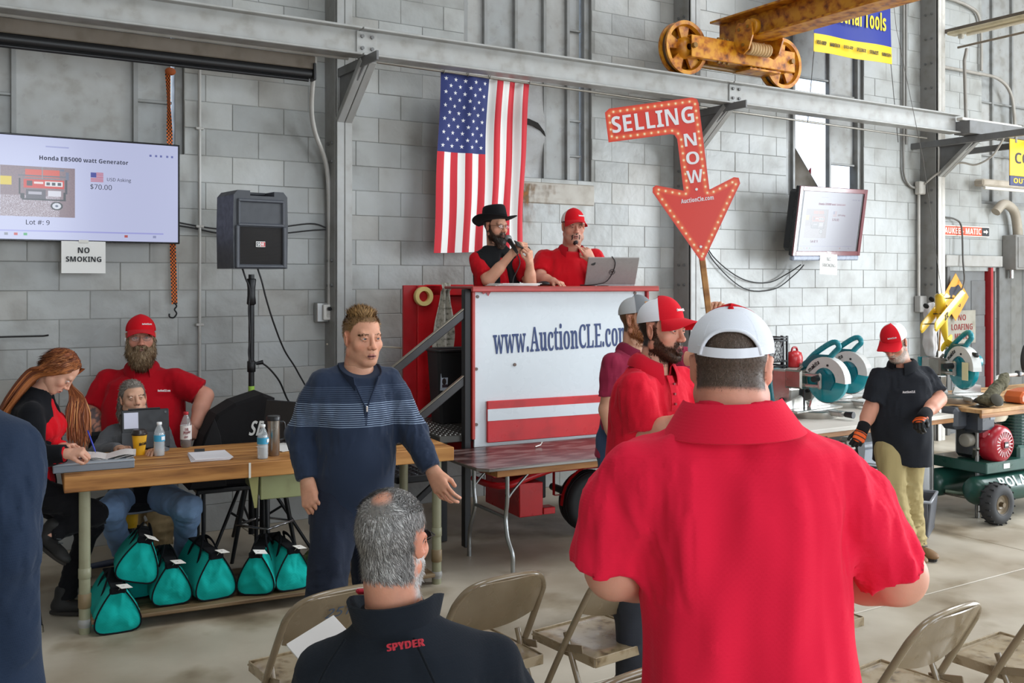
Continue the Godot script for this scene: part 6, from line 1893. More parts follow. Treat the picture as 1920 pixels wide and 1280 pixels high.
func build_chairs() -> void:
	var spots := [
		["tan folding chair in front row, blue marker figures on its back",1.4,4.12,4,"251"],
		["tan folding chair in front row beside the seated grey-haired man",2.0,4.3,3,""],
		["tan folding chair with scuffed pale seat beside the big red-shirted man",2.53,4.42,5,"502"],
		["tan folding chair at the front row's end showing only seat corner",3.45,4.68,2,""],
		["tan folding chair the grey-haired man sits on",1.1,5.55,-4,""],
		["tan folding chair in second row, only its top tube in sight",1.84,5.3,3,""],
		["tan folding chair in second row half hidden behind the red-shirted man",2.44,5.4,2,""],
		["tan folding chair in second row with whole back in view",3.12,5.44,4,""],
		["tan folding chair in second row cut off by the picture's edge",3.8,5.5,2,""]]
	for k in spots.size():
		var s: Array = spots[k]
		var c: Node3D
		if k == 0:
			c = make_chair(s[0])
			chair0 = c
			c.position = V(s[1],0,s[2])
			c.rotation.y = deg_to_rad(s[3])
		else: c = copy(chair0,s[0],V(s[1],0,s[2]),deg_to_rad(s[3]),"tan folding chairs set out in rows")
	for k in [0,2]:
		var s: Array = spots[k]
		var host: Node3D = get_children().filter(func(q): return q.get_meta("label","") == s[0])[0]
		part("marker_figures",letters(s[4],.09,.045,T(eul(30,0,0),V(-.02,.715,.196)),"Droid Sans",false,.001,.15),mat("4a5a70" if k == 0 else "7a6a58",.7),host)
	# oil-dry granules spilled under the second row
	var st := MultiMeshInstance3D.new()
	var mm := MultiMesh.new()
	mm.transform_format = MultiMesh.TRANSFORM_3D
	mm.mesh = Mb.new().ell(Vector3.ZERO,V(.006,.004,.005),Basis(),6,4).mesh()
	mm.instance_count = 2600
	var rng := RandomNumberGenerator.new()
	rng.seed = 3
	for k in mm.instance_count:
		var a := rng.randf()*TAU
		var q := sqrt(rng.randf())*rng.randf()
		mm.set_instance_transform(k,T(eul(0,rng.randf()*360,0).scaled(Vector3.ONE*rng.randf_range(.5,1.4)),V(3.35+cos(a)*q*.75,.003,5.05+sin(a)*q*.4)))
	st.multimesh = mm
	st.material_override = mat("9a7448",.95)
	st.name = "spilled_granules"
	add_child(st)
	tag(st,"scatter of tan absorbent granules on the floor under the chairs","granules","","stuff")

# ---------------------------------------------------------------- figures
func skin_mat() -> StandardMaterial3D:
	return mat("ffffff",.52,.0,{"vc": 1,"bump": noise_tex("pore",.06,256,[],3,FastNoiseLite.TYPE_SIMPLEX_SMOOTH,13),"bs": .025,"tri": 9.0,"sss": .12,"spec": .4})

func hair_mat() -> StandardMaterial3D: return mat("ffffff",.5,.0,{"vc": 1,"spec": .4})

func sstep(a: float,b: float,x: float) -> float: return smoothstep(a,b,x)

# head in its own frame: eyes at y = 0, face towards +z, x to the person's left
func head(o: Dictionary) -> Array:
	var h: float = o.get("h",.0045)
	var w: float = o.get("w",1.0)
	var jw: float = o.get("jw",1.0)
	var ns: float = o.get("nose",1.0)
	var mo: float = o.get("open",.0)
	var f := Fld.new(V(-.105,-.21,-.135),V(.105,.14,.145),h)
	var nk: Vector3 = o.get("neck",V(0,-.21,-.045))
	f.cone(V(0,-.05,-.03),nk,.053*w*o.get("nw",1.0),.06*w*o.get("nw",1.0),.02)
	f.ell(V(0,.032,-.018),V(.075*w,.088,.098),.02)
	f.ell(V(0,-.035,.022),V(.063*w,.078,.063),.025)
	for s in [-1.0,1.0]:
		f.cone(V(s*.05*jw,-.062,-.004),V(s*.02*jw,-.1 - .008*mo,.055),.024,.019,.025)
		f.ell(V(s*.046*w,-.03,.05),V(.022,.022,.02),.018)
		if o.has("jowl"): f.ell(V(s*.045*jw,-.085,.025),V(.03,.03,.035)*o.jowl,.02)
	f.ell(V(0,-.106 - .01*mo,.064),V(.024*jw,.015,.015),.018)
	if o.has("chin2"): f.ell(V(0,-.125,.02),V(.055,.03,.05)*o.chin2,.025)
	f.cone(V(-.036,.021,.066),V(.036,.021,.066),.0135,.0135,.014)
	f.ell(V(0,-.068,.066),V(.03,.024,.022),.016)
	f.cone(V(0,.014,.08),V(0,-.034,.1+.006*(ns - 1)),.0072*ns,.0105*ns,.008)
	f.ell(V(0,-.036,.101),V(.0125,.0105,.0125)*ns,.006)
	for s in [-1.0,1.0]:
		f.ell(V(s*.0125*ns,-.041,.091),V(.009,.0085,.011)*ns,.006)
		f.ell(V(s*.032,-.001,.094),V(.0205,.0125,.017),.009,Basis(),true)
		# lids round the ball
		f.chain([V(s*.0165,.0,.0765),V(s*.025,.0072 - o.get("lid",.3)*.0075,.0835),V(s*.034,.0085 - o.get("lid",.3)*.0085,.0835),V(s*.0465,.002,.073)],[.003,.0036,.0036,.003],.004)
		f.chain([V(s*.0165,-.001,.0765),V(s*.026,-.0088,.0815),V(s*.036,-.0085,.0805),V(s*.0465,.0,.073)],[.003,.0034,.0034,.003],.004)
		var eb := Basis.from_euler(Vector3(0,s*.42,s*-.12))
		f.ell(V(s*(.078*w),-.008,-.012),V(.0085,.033,.021),.006,eb)
		f.ell(V(s*(.088*w),-.006,-.005),V(.008,.02,.011),.004,eb,true)
	# lips
	f.chain([V(-.023,-.0745,.0795),V(-.008,-.0705,.0885),V(.008,-.0705,.0885),V(.023,-.0745,.0795)],[.003,.0055,.0055,.003],.005)
	f.chain([V(-.021,-.0765 - .006*mo,.079),V(-.007,-.082 - .012*mo,.0865),V(.007,-.082 - .012*mo,.0865),V(.021,-.0765 - .006*mo,.079)],[.003,.0062,.0062,.003],.005)
	f.ell(V(0,-.0758 - .006*mo,.09),V(.019,.0013+.006*mo,.012),.002,Basis(),true)
	var nz := noise(o.get("seed",5),1.0,3)
	var sk: Color = lin(o.get("skin","d6a184"))
	var red: Color = sk*Color(1.04,.78,.74)
	var lip: Color = lin(o.get("lip","b8706a"))
	var stub = o.get("stub",null)
	var stubc := lin(stub[0]) if stub != null else sk
	var sth: float = stub[1] if stub != null else .0
	var stl: float = stub[2] if stub != null and stub.size() > 2 else -.045
	var scalp = o.get("scalp",null)
	var scc := lin(scalp) if scalp != null else sk
	var top: float = o.get("hairline",.075)
	var colfn := func(p: Vector3) -> Color:
		var c := sk*(1.0+.06*nz.get_noise_3dv(p*60.0)+.05*nz.get_noise_3dv(p*16.0))
		var ax := absf(p.x)
		var rd := exp(-(pow((ax - .042)/.022,2)+pow((p.y+.036)/.02,2)))*.5*sstep(.02,.05,p.z)+exp(-(p - V(0,-.038,.108)).length_squared()/.0003)*.5
		if ax > .07 and p.z < .02: rd += .4
		c = c.lerp(red,clampf(rd,0,.7))
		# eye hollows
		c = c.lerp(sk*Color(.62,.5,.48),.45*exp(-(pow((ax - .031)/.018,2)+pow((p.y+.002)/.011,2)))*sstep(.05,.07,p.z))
		if sth > .0:
			var m := sstep(.006,-.01,p.y - stl - .045 - lerpf(-.012,-.068,sstep(.0,.062,p.z)))
			m = maxf(m,sstep(-.012,.0,.008 - absf(p.y+.058))*sstep(.03,.02,ax))*sstep(-.035,.0,p.z)*sstep(-.16,-.13,p.y)
			if p.y > stl and ax > .06 and p.z < .016 and p.z > -.005 and p.y < .04: m = maxf(m,.75)
			if ax > .0725*w and p.z < .008: m = .0
			if p.y > -.064 and ax < .014 and p.z > .09: m = .0
			c = c.lerp(stubc*(.85+.5*nz.get_noise_3dv(p*V(260,120,260))),clampf(m,0,1)*sth)
		if scalp != null:
			var hl := top
			if p.z < .055: hl = lerpf(-.005,top,sstep(-.01,.055,p.z))
			if p.z < -.025: hl = o.get("nape",-.075)
			var m2 := sstep(hl - .004,hl+.008,p.y)
			if ax > .069*w and p.y < .03 and p.z > -.035 and p.z < .012: m2 = .0
			if o.has("bald"): m2 *= sstep(.012,.034,V(p.x,(p.y - .1)*.8,p.z+.065).length())
			c = c.lerp(scc*(.9+.35*nz.get_noise_3dv(p*V(180,90,180))),m2)
		var ly := p.y+.0765+.006*mo
		var le := pow(ax/.0245,2)+pow(ly/(.0105+.011*mo),2)
		if p.z > .074 and le < 1.0: c = c.lerp(lip,sstep(1.0,.6,le)*.85)
		if p.z > .07 and ax < .021 and absf(ly+.0005) < .0022+.006*mo*(1.0 - pow(ax/.021,2)): c = lip*.22
		# nostrils
		if p.z > .085 and Vector2(ax - .0075,p.y+.0475).length() < .0038: c = c*.35
		return c
	var mb := Mb.new()
	f.mesh(mb,Transform3D(),colfn)
	return [mb,f]

func eyeball(c: Vector3,r: float,look: Vector3,iris: String) -> Mb:
	var mb := Mb.new()
	var xf := Mb.along(Vector3.ZERO,look)
	xf.origin = c
	var cols := [[.0,.2,Color(.005,.005,.005)],[.2,.47,lin(iris)],[.47,.53,lin(iris)*.35],[.53,1.9,Color(.62,.58,.55)]]
	for q in cols:
		mb.col = q[2]
		var pr := []
		for k in 5:
			var a: float = lerpf(q[1],q[0],k/4.0)
			pr.append([r*sin(a),r*cos(a)])
		mb.lathe(pr,xf,16,1,1,-1.0)
	mb.col = Color.WHITE
	return mb

# short strands rooted on a mesh: where(p, n) -> 0..1, comb(p, n) -> direction, length in metres
func strands(src: Mb,count: int,where: Callable,comb: Callable,len0: float,wid: float,cols: Array,sd: int,jit := .35) -> Mb:
	var rng := RandomNumberGenerator.new()
	rng.seed = sd
	var mb := Mb.new()
	var nv := src.v.size()
	var got := 0
	var tries := 0
	while got < count and tries < count*60:
		tries += 1
		var k := rng.randi() % nv
		var p := src.v[k]
		var n := src.n[k]
		if where.call(p,n) < rng.randf(): continue
		got += 1
		p += V(rng.randf_range(-1,1),rng.randf_range(-1,1),rng.randf_range(-1,1))*.002
		var d: Vector3 = comb.call(p,n)
		d = (d+V(rng.randf_range(-1,1),rng.randf_range(-1,1),rng.randf_range(-1,1))*jit).normalized()
		var l := len0*rng.randf_range(.6,1.25)
		var side := d.cross(n)
		if side.length() < .05: side = d.cross(V(.3,.5,.8))
		side = side.normalized()*wid*rng.randf_range(.7,1.3)
		var m := p+d*l*.55+n*l*.08
		var e := m+(d - n*.25).normalized()*l*.45
		mb.col = (cols[0] as Color).lerp(cols[1],rng.randf())
		if cols.size() > 2 and rng.randf() < .18: mb.col = cols[2]
		var nn := (n*.7+d.cross(side).normalized()*.3).normalized()
		var q := mb.vert(p - side,nn)
		mb.vert(p+side,nn); mb.vert(m+side*.8,nn); mb.vert(m - side*.8,nn); mb.vert(e,nn)
		mb.tri_i(q,q+1,q+2); mb.tri_i(q,q+2,q+3); mb.tri_i(q+3,q+2,q+4)
	mb.col = Color.WHITE
	return mb

# hand: wrist at the origin, fingers towards +y, thumb towards +x, palm towards +z
func hand(mb: Mb,xf: Transform3D,cu: Array,thumb: Array,skin: Color,o := {}) -> void:
	var fat: float = o.get("fat",1.0)
	var f := Fld.new(V(-.06,-.05,-.05),V(.085,.2,.11),o.get("h",.004))
	var kn := [V(.028,.088,0),V(.009,.094,-.002),V(-.011,.089,-.001),V(-.029,.079,.002)]
	var ln := [[.043,.026,.02],[.048,.03,.021],[.044,.028,.021],[.034,.021,.018]]
	for k in 4: f.cone(V(.016 - .011*k,-.005,0),kn[k],.0165*fat,.0125*fat,.014)
	f.cone(V(.016,.012,.006),V(.034,.05,.014),.017*fat,.013*fat,.014)
	f.cone(V(-.018,.012,.006),V(-.028,.05,.008),.015*fat,.012*fat,.012)
	f.cone(V(0,-.06,0),V(0,.01,0),.027*fat,.024*fat,.016)
	var tips := []
	for k in 4:
		var c: Array = cu[k] if cu[0] is Array else cu
		var a := .0
		var p: Vector3 = kn[k]
		var spread: float = o.get("spread",.06)*(1.5 - k)
		for j in 3:
			a += deg_to_rad(c[j])
			var q: Vector3 = p+V(sin(spread)*cos(a),cos(a)*cos(spread),sin(a))*float(ln[k][j])
			f.cone(p,q,(.0096 - .0009*j)*fat*(.9 if k == 3 else 1.0),(.0089 - .0009*j)*fat*(.9 if k == 3 else 1.0),.0035)
			p = q
		tips.append([p,V(0,cos(a),sin(a)),V(0,sin(a),-cos(a))])
	var tp := V(.03,.042,.012)
	var d0 := V(thumb[0],thumb[1],thumb[2]).normalized()
	var d1 := V(thumb[3],thumb[4],thumb[5]).normalized()
	var t1 := tp+d0*.036
	var t2 := t1+d1*.029
	f.cone(tp,t1,.0125*fat,.0105*fat,.01).cone(t1,t2,.0102*fat,.0082*fat,.004)
	var nz := noise(31,1.0,2)
	var pal = o.get("colfn",null)
	f.mesh(mb,xf,pal if pal != null else func(p: Vector3) -> Color:
		var c := skin*(1.0+.08*nz.get_noise_3dv(p*45.0))
		for t in tips:
			if (p - t[0]).length() < .011: c = c.lerp(skin*Color(1.05,.82,.78),.6)
			if (p - (t[0]+t[2]*.007)).length() < .0055: c = c.lerp(Color(.75,.55,.5),.6)
		for q in kn:
			if (p - q).length() < .012 and p.z < 0: c = c.lerp(skin*Color(1.0,.78,.72),.35)
		return c)

func hand_xf(wr: Vector3,el: Vector3,palm: Vector3,left: bool,bend := Vector3.ZERO) -> Transform3D:
	var y := ((wr - el).normalized()+bend).normalized()
	var z := (palm - y*palm.dot(y)).normalized()
	var x := y.cross(z)
	return Transform3D(Basis(x if left else -x,y,z),wr)

# baseball cap in the head's frame; returns the cap node
func ball_cap(parent: Node3D,hx: Transform3D,front: String,mesh_c: String,brim_c: String,o := {}) -> Node3D:
	var back: bool = o.get("backwards",false)
	var w: float = o.get("w",1.0)
	var tl: float = o.get("tilt",-9.0)
	var b := hx*T(eul(tl,180 if back else 0,0),V(0,.036+o.get("up",.0),-.016)).scaled_local(V(w,1,1))
	var cap := Node3D.new()
	cap.name = "cap"
	parent.add_child(cap)
	cap.set_meta("label",o.get("label","cap"))
	var cutout: bool = back or o.get("gap",false)
	var dome := func(a0: float,a1: float,n: int,lift: float,hole: bool) -> Mb:
		var mb := Mb.new()
		mb.sheet(n,14,func(u: float,v: float):
			var a := deg_to_rad(lerpf(a0,a1,u))
			var la := lerpf(-.04,PI/2,v)
			var fr := maxf(.0,cos(a))
			var sq := pow(cos(la),.82)
			return b*(V(sin(a)*sq*.0855,sin(la)*(.092+.012*fr)+lift,cos(a)*sq*.106)),.0025)
		return mb
	var fm := cloth(front,{"tri": 16.0})
	var mm := mat(mesh_c,.8,.0,{"bump": weave(),"bs": .04,"tri": 22.0,"spec": .2})
	if not o.get("hide_front",false): part("front_panel",dome.call(-62.0,62.0,22,.001,false),fm,cap)
	if cutout:
		part("mesh_panel",dome.call(62.0,140.0,14,.0,false),mm,cap)
		part("mesh_panel",dome.call(-140.0,-62.0,14,.0,false),mm,cap)
		# opening at the back with its strap
		var arch := Mb.new()
		arch.sheet(20,12,func(u: float,v: float):
			var a := deg_to_rad(lerpf(140.0,220.0,u))
			var lo: float = .62*pow(maxf(.0,1.0 - pow(absf(u - .5)*2.0,2.6)),.7) - .04
			var la := lerpf(lo,PI/2,v)
			var sq := pow(cos(la),.82)
			return b*V(sin(a)*sq*.0855,sin(la)*.092,cos(a)*sq*.106),.0025)
		part("mesh_panel",arch,mm,cap)
		var ed := []
		for k in 21:
			var u := k/20.0
			var a := deg_to_rad(lerpf(138.0,222.0,u))
			var lo: float = .62*pow(maxf(.0,1.0 - pow(absf(u - .5)*2.0,2.6)),.7) - .04
			var sq := pow(cos(lo),.82)
			ed.append(b*V(sin(a)*sq*.087,sin(lo)*.092,cos(a)*sq*.108))
		part("edge_binding",Mb.new().tube(ed,.0045,6),mat(mesh_c,.7),cap)
		part("back_strap",Mb.new().sheet(16,3,func(u: float,v: float):
			var a := deg_to_rad(lerpf(132.0,228.0,u))
			return b*V(sin(a)*.0865,-.006+v*.021 - .004*sin(u*PI),cos(a)*.1075),.003),plastic(mesh_c,.4),cap)
	else: part("mesh_panel",dome.call(62.0,298.0,36,.0,false),mm,cap)
	var rim := []
	for k in 37:
		var a := TAU*k/36
		if cutout and k > 13 and k < 23: continue
		rim.append([a,b*V(sin(a)*.0862,-.003,cos(a)*.1068)])
	var br := Mb.new()
	br.sheet(22,10,func(u: float,v: float):
		var a := deg_to_rad(lerpf(-58.0,58.0,u))
		var ext := .075*sqrt(maxf(.0,1.0 - pow(absf(u - .5)*2.0,3.0)))
		var r0 := V(sin(a)*.086,.0,cos(a)*.106)
		var q := r0+V(sin(a)*.25,0,1.0 - .12*absf(sin(a))).normalized()*ext*v
		q.y += -.003 - v*(.022+4.5*pow(q.x,2))
		return b*q,.004)
	part("brim",br,cloth(brim_c,{"tri": 16.0}),cap)
	part("button",Mb.new().ell(b*V(0,.094,.0),V(.007,.005,.007)),cloth(front),cap)
	if o.has("text"):
		part("lettering",letters(o.text,.058,.012,b*T(eul(-18,o.get("text_yaw",28.0),0),V(sin(deg_to_rad(o.get("text_yaw",28.0)))*.0815,.035,cos(deg_to_rad(o.get("text_yaw",28.0)))*.1)),"Droid Sans",true,.006),mat("e8e4e4",.7),cap)
	return cap

func glasses(parent: Node3D,hx: Transform3D,c: String,w := 1.0,dark := false) -> void:
	var mb := Mb.new()
	for s in [-1.0,1.0]:
		var pts := []
		for k in 17:
			var a := TAU*k/16
			pts.append(hx*V(s*.033*w+cos(a)*.023,-.004+sin(a)*.0155*(1.0 if sin(a) < 0 else .8),.099 - absf(cos(a)*s+.4)*.004))
		mb.tube(pts,.0013,6)
		mb.tube([hx*V(s*.056*w,.003,.094),hx*V(s*.078*w,.004,.06),hx*V(s*.08*w,.004,-.005),hx*V(s*.078*w,-.014,-.02)],.0014,6)
	mb.tube([hx*V(-.011,.0,.101),hx*V(0,.003,.104),hx*V(.011,.0,.101)],.0013,6)
	var g := part("glasses",mb,mat(c,.3,.6),parent)
	var ln := Mb.new()
	for s in [-1.0,1.0]:
		var poly := []
		for k in 16: poly.append(Vector2(s*.033*w+cos(TAU*k/16)*.022,-.004+sin(TAU*k/16)*.014))
		ln.prism(poly,.001,hx*T(Basis(),V(0,0,.097)))
	part("lens",ln,mat("202024" if dark else "e8eef0",.05,.0,{"alpha": .75 if dark else .06,"spec": .15}),g)

# the whole figure; joints in the figure's own frame (facing +z, x to its left, ground at y = 0)
func figure(o: Dictionary) -> Node3D:
	var P := thing("person",o.label,"person",o.at,o.get("yaw",.0))
	var h: float = o.get("h",.012)
	var sk: Color = lin(o.get("skin","d6a184"))
	var J: Dictionary = o.j
	var tf: Transform3D = o.torso
	var st: Array = o.st
	var ar: Array = o.get("arm",[.05,.04,.029])
	var nz := noise(o.get("seed",3),1.0,2)
	# ---- skin: neck, trunk, arms and legs in one surface
	var body := Mb.new()
	var lo := V(9,9,9)
	var hi := -lo
	for k in J:
		lo = lo.min(J[k]); hi = hi.max(J[k])
	var ll := lo
	var hh := hi
	lo -= V(.3,.2,.3); hi += V(.3,.2,.3)
	var f := Fld.new(lo,hi,h)
	var nb: Vector3 = tf*V(0,st[-1][0] - .03,st[-1][3])
	f.cone(tf*V(0,.05,0),tf*V(0,.3,0),.08,.09,.03).cone(tf*V(0,.3,0),nb,.09,.05,.03)
	f.cone(nb,J.head+(nb - J.head)*.45,.058*o.get("nw",1.0),.052*o.get("nw",1.0),.03)
	for s in ["l","r"]:
		f.cone(nb+V(0,-.04,0),J["sh"+s]+V(0,-.03,0),.036,.034,.02)
		f.chain([J["sh"+s],J["sh"+s].lerp(J["el"+s],.5),J["el"+s],J["wr"+s]],[ar[0]*.66,ar[0]*.86,ar[1],ar[2]],.02)
		# the muscle below the elbow
		f.cone(J["el"+s],J["el"+s].lerp(J["wr"+s],.45),ar[1]*.95,ar[1]*1.02,.02)
		if J.has("hip"+s):
			f.chain([J["hip"+s],J["kn"+s],J["an"+s]],[.07,.05,.035],.02)
			f.cone(tf*V(0,.08,0),J["hip"+s],.08,.07,.03)
	var ch := []
	for k in [4,5,6,7]: ch.append([st[k][0] - .012,st[k][1]*.86,st[k][2]*.88,st[k][3]])
	f.loft(tf,ch,.03)
	var tat = o.get("tattoo",null)
	f.mesh(body,Transform3D(),func(p: Vector3) -> Color:
		var c := sk*(1.0+.06*nz.get_noise_3dv(p*14.0))
		if tat != null and (p - tat[0]).length() < tat[1]:
			var q := absf(nz.get_noise_3dv(p*V(13,11,13)+V(7,3,1)))
			if q < .2 and (p - tat[0]).length() < tat[1]*(.8+.3*nz.get_noise_3dv(p*20.0)): c = c.lerp(lin("4a4f58"),.85)
		return c)
	if o.has("hands"):
		for k in 2:
			var q = o.hands[k]
			if q == null: continue
			var wr: Vector3 = J["wr"+("l" if k == 0 else "r")]
			var el: Vector3 = J["el"+("l" if k == 0 else "r")]
			hand(body,hand_xf(wr,el,q[0],k == 0,q[3] if q.size() > 3 else Vector3.ZERO),q[1],q[2],sk,q[4] if q.size() > 4 else {})
	# ---- head
	if o.has("head"):
		var ho: Dictionary = o.head
		ho.skin = o.get("skin","d6a184")
		var hx: Transform3D = T(ho.get("b",Basis()),J.head).scaled_local(Vector3.ONE*ho.get("s",1.0))
		if not ho.has("neck"): ho.neck = hx.affine_inverse()*(nb+(J.head - nb)*.12)
		var hm: Array = head(ho)
		body.add(hm[0],hx)
		P.set_meta("hx",hx)
		for s in [-1.0,1.0]:
			if not ho.get("noeyes",false): part("eye",Mb.new().add(eyeball(V(s*.0318,-.0005,.0695),.0128,ho.get("look",V(0,0,1)),ho.get("iris","4a3826")),hx),mat("ffffff",.12,.0,{"vc": 1}),P)
		for spec in ho.get("strands",[]):
			var sb := strands(hm[0],spec[1],spec[2],spec[3],spec[4],spec[5],spec[6],spec[7],spec[8] if spec.size() > 8 else .35)
			part(spec[0],Mb.new().add(sb,hx),hair_mat(),P)
	part("body",body,skin_mat(),P)
	# ---- shirt
	var sh := Fld.new(lo,hi,h)
	sh.loft(tf,st,.02,o.get("pw",2.3))
	var sl: float = o.get("sleeve",.6)
	var sr: float = o.get("sr",.062)
	var ez: float = o.get("ease",.02)
	for s in ["l","r"]:
		var S: Vector3 = J["sh"+s]
		var E: Vector3 = J["el"+s]
		var W: Vector3 = J["wr"+s]
		sh.cone(tf*V(0,st[-2][0] - .025,st[-2][3]),S,.05,sr*.8,.08)
		if sl <= 1.0: sh.chain([S,S.lerp(E,sl*.4),S.lerp(E,sl)],[sr*.84,sr*.97,sr+o.get("flare",.006)],.035,1)
		else:
			sh.chain([S,S.lerp(E,.3),E],[sr*.84,sr*.97,ar[1]+ez],.03)
			sh.chain([E,E.lerp(W,o.get("cuff",.96))],[ar[1]+ez,ar[2]+ez*.8],.02,1)
	for q in o.get("bumps",[]): sh.ell(tf*q[0],q[1],q[2])
	var rp: Array = o.get("fold",[.012,V(5,2.2,5)])
	sh.ripple(rp[0],rp[1],noise(o.get("seed",3)+40,1.0,2))
	for s in ["l","r"]:
		# creases at the elbow and the armpit
		var E: Vector3 = J["el"+s]
		if sl > 1.0: sh.ripple(.007,V(26,10,26),noise(o.get("seed",3)+60),E - V(.16,.16,.16),E+V(.16,.16,.16))
		sh.ripple(.007,V(20,7,20),noise(o.get("seed",3)+61),J["sh"+s].lerp(E,.5) - V(.16,.16,.16),J["sh"+s].lerp(E,.5)+V(.16,.16,.16))
	var nbp: Vector3 = tf*V(0,st[-1][0] - o.get("neckcut",.02),st[-1][3])
	sh.clip((tf.basis*V(0,1,o.get("neckslope",.35))).normalized(),(tf.basis*V(0,1,o.get("neckslope",.35))).normalized().dot(nbp),nbp - V(.13,.09,.13),nbp+V(.13,.25,.13))
	var smb := Mb.new()
	smb.us = o.get("us",1.0)
	sh.mesh(smb,Transform3D(),o.get("shirt_col",null))
	var shirt := part(o.get("shirt_name","polo_shirt"),smb,o.shirt,P)
	# ---- trousers and shoes
	if o.has("trousers"):
		var tr := Fld.new(V(ll.x - .2,-.02,ll.z - .25),V(hh.x+.2,(tf*V(0,.2,0)).y+.1,hh.z+.25),o.get("ht",h))
		var lr: Array = o.get("leg",[.105,.075,.058])
		tr.loft(tf,[[-.12,st[0][1]*.78,st[0][2]*.8,.0],[.0,st[0][1]*.86,st[0][2]*.85,.0],[.12,st[0][1]*.84,st[0][2]*.9,.0]],.04)
		for s in ["l","r"]:
			if not J.has("hip"+s): continue
			tr.chain([J["hip"+s],J["kn"+s],J["an"+s]],lr,.03,1)
		tr.ripple(.012,V(9,3.2,9),noise(o.get("seed",3)+90,1.0,2))
		for s in ["l","r"]:
			var A: Vector3 = J["an"+s]
			tr.ripple(.014,V(8,22,8),noise(o.get("seed",3)+91,1.0,2),A - V(.1,.1,.1),A+V(.1,.22,.1))
			var K: Vector3 = J["kn"+s]
			tr.ripple(.008,V(12,20,12),noise(o.get("seed",3)+92,1.0,2),K - V(.12,.12,.12),K+V(.12,.12,.12))
		part(o.get("trousers_name","trousers"),tr.mesh(Mb.new()),o.trousers,P)
	if o.has("shoe"):
		for s in ["l","r"]:
			var A: Vector3 = J["an"+s]
			var fd: Vector3 = o.get("foot"+s,V(0,0,1))
			var up := V(0,1,0)
			if o.has("footup"+s): up = o["footup"+s]
			fd = (fd - up*fd.dot(up)).normalized()
			var bs := Basis(up.cross(fd),up,fd)
			var x := T(bs,A+bs*V(0,-.075,0))
			var g := Fld.new(V(-.08,-.02,-.12),V(.08,.2,.24),.01)
			g.cone(V(0,.045,-.04),V(0,.035,.12),.042,.036,.02).ell(V(0,.03,.14),V(.046,.03,.06),.02).cone(V(0,.05,-.02),V(0,.13,-.015),.043,.042,.02)
			g.clip(V(0,-1,0),-.012).clip(V(0,1,0),o.get("shoe_top",.12))
			var so := part("shoe",Mb.new().add(g.mesh(Mb.new()),x),o.shoe,P)
			var sp := []
			for k in 20:
				var a := TAU*k/20
				sp.append(Vector2(cos(a)*(.044+.006*sin(a)),-(.05+sin(a)*.14)))
			part("sole",Mb.new().prism(sp,.02,x*T(eul(-90,0,0),V(0,-.004,0)),.004),mat(o.get("sole","2a2622"),.8),so)
			var lc := Mb.new()
			for k in 4: lc.tube([x*V(-.018,.078+.012*(3 - k),.02+.022*k),x*V(.018,.08+.012*(3 - k),.026+.022*k)],.0028,5)
			part("lace",lc,mat(o.get("lace","3a3836"),.8),so)
	P.set_meta("shirt",shirt)
	P.set_meta("nb",nb)
	return P

# folded polo collar round the base of the neck, open in front
func collar(P: Node3D,xf: Transform3D,m: Material,r := .066,open := 26.0,hgt := .04,spread := 1.0) -> void:
	var mb := Mb.new()
	mb.sheet(30,8,func(u: float,v: float):
		var a := deg_to_rad(lerpf(open,360.0 - open,u))
		var fr := maxf(.0,cos(a))
		var y: float
		var q: float
		if v < .35:
			q = r+.002
			y = lerpf(.0,hgt,v/.35)
		else:
			var t := (v - .35)/.65
			q = r+.004+.03*spread*sin(t*PI*.5)
			y = hgt+.006*sin(t*PI) - (hgt+.012+.03*fr)*t
		y -= .03*fr+.012*(1.0 - fr)*.0
		return xf*V(sin(a)*q,y,cos(a)*q*1.05),.003)
	part("collar",mb,m,P.get_meta("shirt"))

# a second layer of cloth over the trunk: cut with planes [normal, distance] in the trunk's frame and hollowed by ellipsoids
func overlayer(o: Dictionary,infl: float,h: float,planes: Array,holes: Array,sleeves := false,amp := .008) -> Mb:
	var J: Dictionary = o.j
	var lo := V(9,9,9)
	var hi := -lo
	for k in ["shl","shr","ell","elr","wrl","wrr"]:
		lo = lo.min(J[k]); hi = hi.max(J[k])
	for y in [-.2,.75]:
		lo = lo.min(o.torso*V(0,y,0)); hi = hi.max(o.torso*V(0,y,0))
	var f := Fld.new(lo - V(.25,.1,.25),hi+V(.25,.1,.25),h)
	var st2 := []
	for s in o.st: st2.append([s[0],s[1]+infl,s[2]+infl,s[3]])
	f.loft(o.torso,st2,.02)
	var sr: float = o.get("sr",.062)+infl
	var ar: Array = o.get("arm",[.05,.04,.029])
	for s in ["l","r"]:
		f.cone(o.torso*V(0,st2[-2][0] - .025,st2[-2][3]),J["sh"+s],.05+infl,sr*.8,.08)
		if sleeves:
			f.chain([J["sh"+s],J["sh"+s].lerp(J["el"+s],.3),J["el"+s]],[sr*.84,sr*.97,ar[1]+.02+infl],.03)
			f.chain([J["el"+s],J["el"+s].lerp(J["wr"+s],o.get("cuff",.96))],[ar[1]+.02+infl,ar[2]+.016+infl],.02,1)
	f.ripple(amp,V(7,4,7),noise(o.get("seed",3)+77,1.0,2))
	for q in holes: f.ell(o.torso*q[0],q[1],.006,o.torso.basis,true)
	for q in planes:
		var n: Vector3 = (o.torso.basis*q[0]).normalized()
		f.clip(n,n.dot(o.torso.origin)+q[1])
	return f.mesh(Mb.new())

